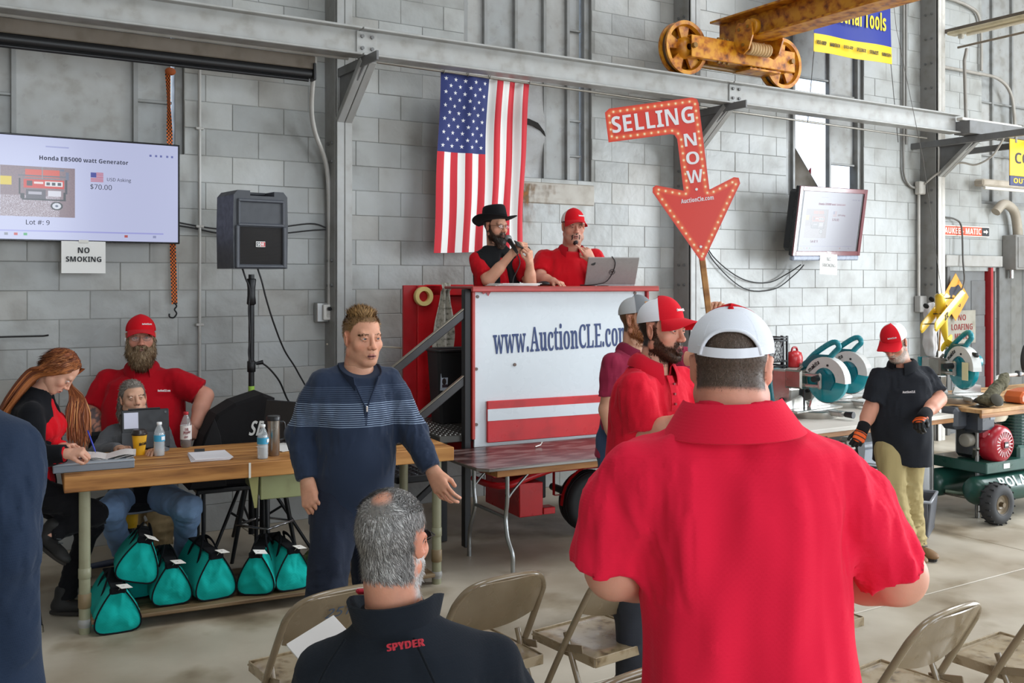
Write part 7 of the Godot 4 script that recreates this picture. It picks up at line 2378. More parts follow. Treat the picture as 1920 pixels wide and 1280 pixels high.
func scalp_where(o: Dictionary) -> Callable:
	var top: float = o.get("top",.075)
	var nape: float = o.get("nape",-.075)
	return func(p: Vector3,n: Vector3) -> float:
		var hl := top
		if p.z < .055: hl = lerpf(-.005,top,smoothstep(-.01,.055,p.z))
		if p.z < -.025: hl = nape
		if absf(p.x) > .069 and p.y < .03 and p.z > -.035 and p.z < .012: return .0
		return smoothstep(hl - .006,hl+.01,p.y)

func brow_spec(c: String,n := 220,ang := .0) -> Array:
	return ["eyebrow",n,func(p: Vector3,_n: Vector3) -> float:
		var ax := absf(p.x)
		return 1.0 if ax > .014 and ax < .05 and absf(p.y - .0175+absf(ax - .034)*.2 - ang*(ax - .03)) < .0042 and p.z > .045 else .0,
		func(p: Vector3,_n: Vector3) -> Vector3: return V(signf(p.x),.15,-.15),.009,.0011,[lin(c),lin(c)*.6],11,.25]

func beard_spec(c1: String,c2: String,n: int,l: float,y0 := -.045,grey = null) -> Array:
	var cols := [lin(c1),lin(c2)]
	if grey != null: cols.append(lin(grey))
	return ["beard",n,func(p: Vector3,_n: Vector3) -> float:
		var ax := absf(p.x)
		if p.z < -.02 or p.y < -.15 or (p.y < -.105 and p.z < .02): return .0
		if p.y > -.066 and ax < .016 and p.z > .088: return .0
		if ax < .02 and absf(p.y+.0765) < .0075: return .0
		if ax < .03 and p.y < -.05 and p.z > .06: return 1.0
		if ax > .0725 and p.z < .008: return .0
		if p.z < .016 and ax > .06: return smoothstep(.03,.0,p.y)*.8
		return smoothstep(.006,-.01,p.y - y0 - .045 - lerpf(-.012,-.068,smoothstep(.0,.062,p.z))),
		func(p: Vector3,n: Vector3) -> Vector3: return (V(p.x*1.5,-1.0,.25)+n*.35).normalized(),l,.0012,cols,23,.3]

# ---------------------------------------------------------------- the people
# a direction given as (to the viewer's right, up, towards the viewer) in the frame of a figure turned by deg
func turned(deg: float,r: float,u: float,t: float) -> Vector3:
	var a := deg_to_rad(deg)
	return V(r*cos(a) - t*sin(a),u,r*sin(a)+t*cos(a))

const RELAXED := [[22,30,20],[26,34,22],[30,36,24],[34,38,24]]
const FIST := [[72,85,50],[76,88,50],[78,88,50],[80,88,50]]
const GRIP := [[58,70,40],[60,74,40],[62,76,40],[64,76,42]]
const THUMB := [.55,.75,.35,.2,.95,.3]
const THUMB_IN := [.5,.7,.6,-.5,.65,.6]

func logo(P: Node3D,text: String,at: Transform3D,w: float,c := "e8e0e0") -> void:
	part("lettering",letters(text,w,w*.2,at,"Droid Sans",true,.006),mat(c,.7),P.get_meta("shirt"))

func hxf(P: Node3D) -> Transform3D: return P.get_meta("hx")

func on_trunk(o: Dictionary,x: float,y: float,z: float) -> Transform3D: return T(o.torso.basis,o.torso*V(x,y,z))

func build_people() -> void:
	navy_man()
	bearded_man()
	clerk()
	red_haired_woman()
	hat_man()
	laptop_man()
	sign_holder()
	polo_man()
	big_man()
	grey_man()
	edge_figure()
	gloved_man()
	for c in get_children():
		for k in ["hx","shirt","nb"]:
			if c.has_meta(k): c.remove_meta(k)

func stripes() -> Texture2D:
	var im := Image.create(4,1024,false,Image.FORMAT_RGB8)
	# one texel is 0.8 mm of height, the top row 1.75 m up
	for y in 1024:
		var hgt := 1.75 - y*.0008
		var c := Color("2b3548")
		if hgt < 1.405 and hgt > 1.3: c = Color("9fb0c8") if fposmod(hgt,.0088) < .0026 else Color("2d384c")
		elif hgt < 1.475 and hgt >= 1.405: c = Color("4a566a") if fposmod(hgt,.0088) < .0022 else Color("2b3548")
		for x in 4: im.set_pixel(x,y,c)
	return ImageTexture.create_from_image(im)

func navy_man() -> void:
	var navy := {"at": V(1.740,.000,3.649),"yaw": deg_to_rad(-7.0),"torso": T(Basis(V(.999,-.039,.000),V(.039,.999,.019),V(-.001,-.019,1.000)),V(-.004,.977,-.002)),
		"st": [[-.120,.195,.140,.000],[.000,.185,.135,.000],[.111,.180,.130,.005],[.234,.180,.135,.010],[.367,.180,.130,.005],[.479,.155,.105,-.005],[.529,.090,.080,-.010],[.584,.068,.066,-.010]],
		"j": {"head": V(.036,1.680,.017),"shl": V(.155,1.476,.006),"ell": V(.244,1.262,.092),"wrl": V(.288,1.101,.223),"shr": V(-.137,1.478,.003),"elr": V(-.219,1.254,-.058),"wrr": V(-.215,1.060,.032),"hipl": V(.064,.959,-.003),"knl": V(.092,.514,-.012),"anl": V(.238,.085,-.275),"hipr": V(-.086,.969,.016),"knr": V(-.162,.593,.145),"anr": V(-.140,.085,-.011)}}
	var navy_hb := eul(2.0,10.0,.0)
	var sm := mat("ffffff",.9,.0,{"alb": stripes(),"uv": V(1.0,1.0/.8192,1.0),"rim": .3,"spec": .2})
	sm.uv1_offset = V(0,1.75/.8192,0)
	navy.merge({"h": .0115,"ht": .014,"label": "man in navy half-zip pullover with pale chest stripes, spiky fair hair, walking past the bench","skin": "cf987c","shirt": sm,"shirt_name": "pullover",
		"trousers": cloth("262c3a"),"shoe": mat("1c1c1e",.6),"sleeve": 2.0,"cuff": .94,"sr": .072,"arm": [.058,.046,.03],"neckcut": .006,"neckslope": .5,"leg": [.112,.08,.062],"seed": 3,"fold": [.012,V(4,2.4,4)],
		"bumps": [[V(0,.12,.06),V(.15,.14,.1),.06]],
		"head": {"b": navy_hb,"h": .0037,"jw": 1.02,"w": 1.0,"nw": 1.08,"lip": "b0706a","scalp": "8a6a48","hairline": .07,"stub": ["8a6448",.22],"look": V(.15,.02,1),"iris": "50585a",
			"strands": [brow_spec("5a4026",260),["hair",5200,scalp_where({"top": .066}),func(p: Vector3,n: Vector3) -> Vector3: return (n*.8+V(-.25,.75,.5)*smoothstep(.05,.1,p.y)+V(0,-.8,-.5)*(1.0 - smoothstep(.03,.07,p.y))).normalized(),.01,.0006,[lin("8d693f"),lin("b98d58"),lin("5d4328")],4,.35],
				["hair_top",1900,func(p: Vector3,_n: Vector3) -> float: return smoothstep(.085,.1,p.y)*smoothstep(-.09,-.04,p.z),func(p: Vector3,n: Vector3) -> Vector3: return (n*.5+V(-.2,1.0,.1)).normalized(),.027,.0011,[lin("9a7548"),lin("c99c64"),lin("6d5030")],9,.45]]},
		"hands": [[turned(16,.3,.2,-.9),RELAXED,[.4,.8,.45,.0,.95,.4]],[turned(16,.5,0,-.85),[[45,60,30],[48,62,30],[50,64,32],[52,66,32]],THUMB_IN]]})
	var P := figure(navy)
	# stand-up collar, open zip and the red shirt under it
	var nk := on_trunk(navy,0,.535,-.005)
	var cm := cloth("262f42")
	part("stand_collar",Mb.new().sheet(30,6,func(u: float,v: float):
		var a := deg_to_rad(lerpf(30.0,330.0,u))
		var fr := maxf(.0,cos(a))
		return nk*V(sin(a)*(.082+.012*v+.02*fr*v),-.01+.06*v - .055*fr,cos(a)*(.088+.012*v+.015*fr)+.008+.02*fr),.005),cm,P.get_meta("shirt"))
	var red := cloth("c51f26")
	collar(P,nk*T(eul(8,0,0),V(0,-.005,.0)),red,.07,16.0,.042,.6)
	part("red_shirt",Mb.new().sheet(6,8,func(u: float,v: float): return nk*V((u - .5)*.125*(.1+.9*v),-.13+.115*v,.132 - .04*v - .035*pow((u - .5)*2,2)*v),.003),red,P.get_meta("shirt"))
	for s in [-1.0,1.0]:
		part("zip_edge",Mb.new().tube([nk*V(s*.002,-.2,.149),nk*V(s*.006,-.12,.142),nk*V(s*.045,-.03,.12)],.004,6),cm,P.get_meta("shirt"))
	part("zip_pull",Mb.new().box(nk*V(.002,-.13,.15),V(.008,.025,.004),Basis(),.002),steel("d9d6d0"),P.get_meta("shirt"))

func bearded_man() -> void:
	var beard := {"at": V(1.505,.000,.460),"yaw": deg_to_rad(-11.7),"torso": T(Basis(V(.999,.049,-.000),V(-.049,.999,-.018),V(-.001,.018,1.000)),V(.025,.668,.010)),
		"st": [[-.120,.290,.220,.000],[.000,.285,.220,.000],[.131,.280,.220,.005],[.275,.280,.225,.010],[.432,.265,.190,.005],[.563,.225,.140,-.005],[.622,.120,.100,-.010],[.688,.080,.075,-.010]],
		"j": {"head": V(-.014,1.549,.048),"shl": V(.217,1.240,.080),"ell": V(.408,1.125,.130),"wrl": V(.336,.945,.295),"shr": V(-.231,1.240,-.086),"elr": V(-.321,1.018,-.098),"wrr": V(-.238,.774,.040),"hipl": V(.112,.649,.042),"knl": V(.120,.219,.044),"anl": V(.123,.085,.045),"hipr": V(-.081,.649,-.030),"knr": V(-.087,.219,-.033),"anr": V(-.092,.085,-.034)}}
	var beard_hb := eul(4.0,2.0,.0)
	beard.merge({"h": .015,"ht": .02,"label": "heavy man with long brown beard, red cap and red polo standing behind the seated woman","skin": "c98f7a","shirt": cloth("a80d1c"),"trousers": cloth("a08a66"),"sleeve": .8,"sr": .085,"flare": .012,"arm": [.07,.058,.042],"shoe": mat("2a2420",.6),
		"leg": [.13,.09,.07],"seed": 7,"tattoo": [beard.j.elr+V(-.02,-.09,.05),.15],"bumps": [[V(0,.2,.1),V(.2,.18,.16),.08]],
		"head": {"b": beard_hb,"s": 1.08,"w": 1.08,"jw": 1.1,"nw": 1.2,"stub": ["6d543e",.85,-.04],"scalp": "7a5c44","lip": "b07870","nose": 1.12, "chin2": 1.0,"iris": "5a6a70","lid": .3,
			"strands": [brow_spec("7a5a40",200,-.12)]},
		"hands": [[turned(0,-.6,-.2,-.6),FIST,THUMB_IN],[turned(0,1,0,0),RELAXED,THUMB,V(0,0,0),{"h": .006}]]})
	var P := figure(beard)
	var hx := hxf(P)
	ball_cap(P,hx,"c2141f","c2141f","c2141f",{"label": "red cap with small white lettering","text": "AuctionCLE.com","text_yaw": 22.0,"w": 1.08})
	glasses(P,hx,"8a8078",1.06)
	var f := Fld.new(V(-.12,-.24,-.05),V(.12,.02,.16),.0045)
	f.ell(V(0,-.12,.045),V(.072,.075,.05),.03)
	for s in [-1.0,1.0]: f.cone(V(s*.07,-.02,.005),V(s*.055,-.1,.03),.016,.035,.03)
	f.ell(V(0,-.165,.05),V(.055,.05,.04),.03).cone(V(-.03,-.062,.082),V(.03,-.062,.082),.01,.01,.01)
	f.ell(V(0,-.0775,.1),V(.02,.006,.02),.004,Basis(),true)
	f.ripple(.008,V(110,26,110),noise(12,1.0,2)).clip(V(0,1,.2).normalized(),-.032,V(-.045,-.08,.03),V(.045,.02,.16))
	var bm := Mb.new()
	var nz := noise(3,1.0,2)
	f.mesh(bm,Transform3D(),func(p: Vector3) -> Color: return lin("6a5340").lerp(lin("a08a6c"),clampf(.45+.7*nz.get_noise_3dv(p*V(160,30,160)) - (p.y+.13)*1.5,0,1)))
	var bn := part("beard",Mb.new().add(bm,hx),hair_mat(),P,"long full brown beard")
	part("beard_strand",Mb.new().add(strands(bm,4200,func(_p: Vector3,_n: Vector3) -> float: return 1.0,func(p: Vector3,n: Vector3) -> Vector3: return (V(p.x*3.0,-1.0,.15)+n*.3).normalized(),.024,.0011,[lin("5d4836"),lin("94795a"),lin("b9a384")],31,.28),hx),hair_mat(),bn)
	collar(P,on_trunk(beard,0,beard.st[-2][0]+.035,.0),cloth("9c0c1a"),.085,24.0,.045)
	logo(P,"AuctionCLE.com",T(eul(-24,16,-4),beard.torso*V(.135,.5,.175)),.085)
	part("earbud",Mb.new().cyl(hx*V(-.093,-.03,.004),hx*V(-.092,-.008,.004),.004,.006,8),plastic("f0f0f0"),P)

func clerk() -> void:
	var clerk := {"at": V(1.372,.000,.943),"yaw": deg_to_rad(-3.4),"torso": T(Basis(V(.998,.068,-.000),V(-.068,.997,-.037),V(-.003,.037,.999)),V(.030,.569,.017)),
		"st": [[-.080,.220,.160,.000],[.000,.220,.170,.000],[.088,.200,.160,.005],[.185,.200,.160,.010],[.291,.190,.150,.005],[.379,.155,.110,-.005],[.418,.085,.075,-.010],[.462,.060,.060,-.010]],
		"j": {"head": V(-.029,1.171,.018),"shl": V(.138,.938,.075),"ell": V(.166,.796,.204),"wrl": V(.062,.869,.410),"shr": V(-.141,.938,-.076),"elr": V(-.234,.826,.009),"wrr": V(-.152,.894,.327),"hipl": V(.110,.539,.083),"knl": V(.207,.546,.591),"anl": V(.283,.085,.018),"hipr": V(-.064,.539,-.012),"knr": V(-.214,.533,.362),"anr": V(-.054,.085,-.166)}}
	var clerk_hb := eul(-6.0,6.0,3.0)
	clerk.merge({"h": .015,"label": "grey-haired woman in grey cardigan and jeans seated behind the tablet","skin": "c79a80","shirt": cloth("5c5d60"),"shirt_name": "cardigan","trousers": cloth("7f9bc0"),"trousers_name": "jeans","sleeve": 2.0,"cuff": .95,"sr": .06,"arm": [.05,.042,.028],
		"leg": [.1,.078,.06],"shoe": mat("c9c6c8",.6),"sole": "dcdad6","lace": "f0eef0","footl": turned(8,.5,0,.85),"footr": turned(8,-.2,0,.95),"seed": 11,
		"shirt_col": func(p: Vector3) -> Color: return Color.WHITE if absf(p.x) > .055 or p.z < .0 else Color(.1,.1,.12),
		"head": {"b": clerk_hb,"s": .96,"jw": .98,"lip": "a8645c","chin2": .9,"jowl": .9,"lid": .75,"nose": 1.02, "iris": "4a4036","look": V(.15,-.1,1),"scalp": "6d655e","hairline": .066,
			"strands": [brow_spec("4d4038",160)]},
		"hands": [[turned(8,0,-1,0),RELAXED,THUMB],[turned(8,0,-1,0),RELAXED,THUMB]]})
	var P := figure(clerk)
	var hx := hxf(P)
	var f := Fld.new(V(-.14,-.3,-.17),V(.14,.15,.11),.0045)
	f.ell(V(0,.032,-.022),V(.081,.094,.102),.02)
	f.clip(V(0,-.55,1).normalized(),.012,V(-.2,-.2,-.2),V(.2,.2,.2),.015)
	for s in [-1.0,1.0]: f.cone(V(s*.07,.0,-.05),V(s*.075,-.1,-.055),.022,.026,.02).cone(V(s*.075,-.1,-.055),V(s*.06,-.22,-.01),.026,.018,.02)
	f.ripple(.006,V(60,60,14),noise(5))
	var hm := Mb.new()
	var nz := noise(8,1.0,2)
	f.mesh(hm,Transform3D(),func(p: Vector3) -> Color: return lin("4e4640").lerp(lin("8d857c"),clampf(.35+.7*nz.get_noise_3dv(p*V(130,130,25))+(.3 if p.y > .09 else .0),0,1)))
	var hn := part("hair",Mb.new().add(hm,hx),hair_mat(),P,"grey-brown hair drawn back over the shoulders")
	part("hair_strand",Mb.new().add(strands(hm,3600,func(_p: Vector3,_n: Vector3) -> float: return 1.0,func(p: Vector3,_n: Vector3) -> Vector3: return V(signf(p.x)*.3,.2 if p.y > .06 else -1.0,-1.0 if p.y > .0 else .1).normalized(),.03,.0007,[lin("4e4640"),lin("8a8077"),lin("b5ada4")],6,.1),hx),hair_mat(),hn)

func red_haired_woman() -> void:
	var redh := {"at": V(.640,.000,1.523),"yaw": deg_to_rad(66.1),"torso": T(Basis(V(1.000,.028,.000),V(-.027,.982,.185),V(.005,-.185,.983)),V(-.000,.791,.000)),
		"st": [[-.060,.190,.160,.000],[.000,.185,.165,.000],[.102,.150,.130,.005],[.215,.155,.125,.010],[.338,.165,.135,.005],[.440,.145,.100,-.005],[.486,.070,.065,-.010],[.538,.050,.050,-.010]],
		"j": {"head": V(-.030,1.417,.208),"shr": V(-.186,1.208,.099),"elr": V(-.219,.968,.120),"wrr": V(-.244,.991,.299),"shl": V(.168,1.201,.027),"ell": V(.130,.957,.080),"wrl": V(-.053,.996,.227),"hipr": V(-.087,.778,.040),"knr": V(.089,.587,.361),"anr": V(-.062,.509,.156),"hipl": V(.083,.745,-.016),"knl": V(.220,.487,.298),"anl": V(.115,.085,.190)}}
	var redh_hb := eul(50.0,2.0,.0)
	redh.merge({"h": .012,"ht": .013,"label": "woman with long red-brown hair and black cardigan writing at the bench corner","skin": "dba68e","shirt": cloth("c8121f"),"shirt_name": "red_top","trousers": cloth("17171a"),"sleeve": 2.0,"cuff": .97,"sr": .052,"arm": [.046,.038,.026],"leg": [.095,.068,.05],"seed": 17,
		"shoe": mat("1d1c1c",.7),"shoe_top": .16,"lace": "4a5054","footr": turned(72,.35,-.55,.45),"footupr": turned(72,.5,.8,.1),"footl": turned(72,.9,0,.4),
		"bumps": [[V(-.07,.34,.09),V(.07,.07,.065),.04],[V(.07,.34,.09),V(.07,.07,.065),.04]],
		"head": {"b": redh_hb,"s": .94,"jw": .85,"w": .95,"nw": .85,"lip": "c0625e","lid": .9,"nose": .9,"iris": "4a4036","look": V(0,-.5,1),"strands": [brow_spec("6d4530",150)]},
		"hands": [[turned(72,.1,-1,0),RELAXED,THUMB],[turned(72,.3,-1,-.3),GRIP,[.4,.8,.6,.0,.8,.6]]]})
	var P := figure(redh)
	part("cardigan",overlayer(redh,.01,.009,[],[[V(0,.2,.2),V(.085,.55,.17)],[V(0,.62,.02),V(.07,.12,.09)]],true),cloth("15161a"),P)
	var hx := hxf(P)
	# hair: a skull cap and long locks that hang straight down in the room
	var f := Fld.new(V(-.13,-.16,-.17),V(.13,.16,.12),.0042)
	f.ell(V(0,.036,-.024),V(.088,.098,.106),.02)
	f.clip(V(0,-.75,1).normalized(),-.012,V(-.2,-.2,-.2),V(.2,.2,.2),.012)
	f.ripple(.007,V(30,30,30),noise(4))
	var hm := Mb.new()
	var nz := noise(9,1.0,2)
	f.mesh(hm,Transform3D(),func(p: Vector3) -> Color: return lin("4a2415").lerp(lin("8a4a2a"),clampf(.45+.8*nz.get_noise_3dv(p*V(110,110,30)),0,1)))
	var hn := part("hair",Mb.new().add(hm,hx),hair_mat(),P,"long wavy red-brown hair")
	var inv := hx.affine_inverse()
	part("hair_strand",Mb.new().add(strands(hm,5000,func(_p: Vector3,_n: Vector3) -> float: return 1.0,func(p: Vector3,n: Vector3) -> Vector3: return (V(signf(p.x)*.6,-.25,-.7)+(inv.basis*Vector3.DOWN)*.5).normalized(),.05,.0013,[lin("4a2213"),lin("94512c"),lin("b87848")],6,.15),hx),hair_mat(),hn)
	var rng := RandomNumberGenerator.new()
	rng.seed = 12
	var near := Mb.new()
	var far := Mb.new()
	var back: Vector3 = redh.torso.basis.z*-1.0
	for k in 420:
		# near side: from the crown over ear and neck, then down the back
		near.col = lin("5a2c18").lerp(lin("b06a38"),rng.randf())
		var a := rng.randf()
		var d := rng.randf()
		var s := hx*V(-.09*sin(.35+a*1.1),.128 - .075*a,.05 - .13*d)
		var m := hx*V(-.094 - .01*rng.randf(),.02 - .06*d,.02 - .11*d)
		var m2 := hx*V(-.085+.05*a,-.1 - .02*d,-.05 - .07*d)
		var e1: Vector3 = redh.torso*V(-.14+.2*a,.5 - .02*d,-.07 - .07*d)
		var e2: Vector3 = redh.torso*V(-.15+.22*a+rng.randf_range(-.02,.02),.26+.1*rng.randf(),-.15 - .03*d)
		near.tube(Mb.smooth([s,m,m2,e1,e2],4),[.002,.004,.005,.006,.006,.006,.006,.006,.006,.006,.006,.005,.005,.005,.004,.003,.001],5,false)
	for k in 240:
		far.col = lin("4a2413").lerp(lin("a5623a"),rng.randf())
		if rng.randf() < .12: far.col = lin("c98e58")
		var a := rng.randf()
		var s := hx*V(.05+.02*rng.randf(),.05+.05*a,.0+.07*a)
		var m := hx*V(.095,-.02,.04+.04*a)
		var x := m+turned(72,.015+.06*a,0,-.01)+V(0,-.1,0)
		var w := .012*sin(k*1.7)
		var e := x+turned(72,rng.randf_range(-.02,.03)+w,0,.02*rng.randf_range(-1,1))+V(0,-.16 - .14*rng.randf(),0)
		far.tube(Mb.smooth([s,m,x,(x+e)/2+turned(72,w*1.3,0,0),e],4),[.002,.003,.004,.004,.004,.004,.004,.004,.004,.004,.004,.004,.004,.003,.003,.002,.001],5,false)
	part("long_lock",near,hair_mat(),hn)
	part("long_lock",far,hair_mat(),hn)
	var tip := V(1.0,.945,1.66)
	single("ballpoint_pen",Mb.new().lathe([[0,0],[.002,.012],[.0045,.02],[.0045,.125],[.003,.14],[0,.14]],Mb.along(tip,tip+V(-.04,.13,-.03)),10),mat("2438b0",.3),"blue ballpoint pen in the red-haired woman's hand","pen")

func hat_man() -> void:
	var hat := {"at": V(3.993,.830,1.142),"yaw": deg_to_rad(-1.1),"torso": T(Basis(V(.999,.036,-.000),V(-.036,.999,-.021),V(-.001,.021,1.000)),V(.007,.751,.004)),
		"st": [[-.120,.170,.120,.000],[.000,.170,.120,.000],[.118,.165,.120,.005],[.247,.170,.125,.010],[.388,.180,.125,.005],[.505,.155,.100,-.005],[.558,.085,.080,-.010],[.617,.066,.064,-.010]],
		"j": {"head": V(-.018,1.527,.013),"shr": V(-.163,1.271,-.038),"elr": V(-.139,1.106,.103),"wrr": V(-.000,1.316,.233),"shl": V(.131,1.281,.055),"ell": V(.168,1.082,.216),"wrl": V(.111,1.243,.299),"hipl": V(.064,.726,.038),"knl": V(.064,.511,.038),"anl": V(.071,.085,.043),"hipr": V(-.049,.726,-.030),"knr": V(-.053,.511,-.032),"anr": V(-.056,.085,-.034)}}
	var hat_hb := eul(2.0,12.0,.0)
	hat.merge({"h": .014,"ht": .03,"label": "auctioneer in black brimmed hat and black vest speaking into a microphone","skin": "cf9a80","shirt": cloth("b8141f"),"trousers": cloth("2a2c30"),"sleeve": .75,"sr": .062,"arm": [.05,.043,.03],"seed": 23,"shoe": mat("222222",.6),
		"head": {"b": hat_hb,"stub": ["3a2a22",.85,-.04],"scalp": "2c201a","lip": "b0706a", "iris": "4a3a2c","strands": [brow_spec("33241c",180),beard_spec("2c201b","59463a",1800,.016)]},
		"hands": [[turned(30,-.7,.1,-.5),GRIP,[.4,.75,.55,-.1,.85,.5]],[turned(30,.75,.1,-.5),GRIP,[.4,.75,.55,-.1,.85,.5]]]})
	var P := figure(hat)
	var hx := hxf(P)
	# goatee
	var f := Fld.new(V(-.08,-.24,-.03),V(.08,-.03,.13),.0045)
	f.ell(V(0,-.125,.062),V(.042,.055,.036),.02)
	for s in [-1.0,1.0]: f.cone(V(s*.062,-.04,.0),V(s*.035,-.105,.055),.012,.024,.02)
	f.ell(V(0,-.0775,.1),V(.022,.008,.02),.004,Basis(),true).ripple(.007,V(110,26,110),noise(12))
	var bm := Mb.new()
	f.mesh(bm,Transform3D(),func(p: Vector3) -> Color: return lin("2c221d").lerp(lin("6d5d52"),clampf((-.13 - p.y)*12.0,0,1)))
	part("beard",Mb.new().add(bm,hx),hair_mat(),P,"dark beard greying at the tip")
	glasses(P,hx,"5a3028")
	var ht := Node3D.new()
	ht.name = "hat"
	P.add_child(ht)
	ht.set_meta("label","black felt hat with flat crown and wide upturned brim")
	var hb := hx*T(eul(-9,0,0),V(0,.052,-.016))
	var fe := cloth("1b1b1d",{"tri": 20.0})
	part("crown",Mb.new().lathe([[.088,-.01],[.09,.02],[.085,.07],[.079,.098],[.07,.107],[.045,.105],[0,.1]],hb,36,1.0,1.2),fe,ht)
	part("hat_band",Mb.new().lathe([[.0895,.0],[.0915,.004],[.0905,.026],[.089,.028]],hb,36,1.0,1.2),cloth("101012"),ht)
	part("hat_brim",Mb.new().sheet(48,6,func(u: float,v: float):
		var a := u*TAU
		var q := .084+.078*v
		return hb*V(sin(a)*q,-.012+.045*v*v*absf(sin(a)) - .012*v*absf(cos(a)),cos(a)*q*1.2),.004),fe,ht)
	# vest over the polo
	var vn := part("vest",overlayer(hat,.014,.008,[[V(1,0,0),.158],[V(-1,0,0),.158]],[[V(0,.22,.2),V(.05,.6,.13)]]),cloth("1e1f21",{"rim": .25}),P)
	part("vest_patch",Mb.new().box(hat.torso*V(.115,.24,.128),V(.034,.036,.02),hat.torso.basis*eul(0,22,0),.003),mat("b98a52",.7),vn)
	part("vest_label",Mb.new().box(hat.torso*V(-.1,.4,.1),V(.05,.012,.03),hat.torso.basis*eul(-20,-30,10),.003),mat("d0d0d0",.7),vn)
	part("vest_collar",Mb.new().sheet(24,4,func(u: float,v: float):
		var a := deg_to_rad(lerpf(40.0,320.0,u))
		return hat.torso*V(sin(a)*(.084+.02*v),.53+.055*(1 - v) - .06*maxf(0,cos(a)),cos(a)*(.088+.02*v)),.005),cloth("1e1f21"),vn)
	collar(P,on_trunk(hat,0,hat.st[-2][0]+.03,.0),cloth("a8121c"),.066,22.0,.04,.6)
	# microphone and phone in his hands
	var w := T(Basis(Vector3.UP,hat.yaw),hat.at)
	var a: Vector3 = w*(hxf(P)*V(.0,-.1,.15))
	var b: Vector3 = w*(hat.j.wrr+turned(30,.02,.02,.08))
	var mic := thing("microphone","silver-headed microphone held at the hatted auctioneer's beard","microphone")
	var mx := Mb.along(b,a)
	var ml := a.distance_to(b)
	part("mic_handle",Mb.new().lathe([[0,-.04],[.011,-.04],[.013,.0],[.018,ml - .03],[.017,ml - .02]],mx,18),mat("1c1c1e",.4),mic)
	part("mic_head",Mb.new().lathe([[.018,ml - .02],[.026,ml - .005],[.028,ml+.015],[.022,ml+.033],[0,ml+.04]],mx,20),mat("9a9c9e",.4,.6,{"bump": weave(),"bs": .1,"tri": 30.0}),mic)
	var ph := thing("phone","dark phone held up in the hatted auctioneer's hand","phone",w*(hat.j.wrl+turned(30,-.05,.12,.02)),hat.yaw+.5)
	part("phone_body",Mb.new().box(V(0,0,0),V(.075,.15,.01),eul(-50,0,60),.004),plastic("1b1b1e",.25),ph)
	single("cable",Mb.new().tube(Mb.smooth([b,b+V(.02,-.1,.03),b+V(-.02,-.22,.0),b+V(.0,-.3,-.02)],5),.004,6),mat("1a1a1a",.5),"thin black cable hanging from the auctioneer's microphone","cable")

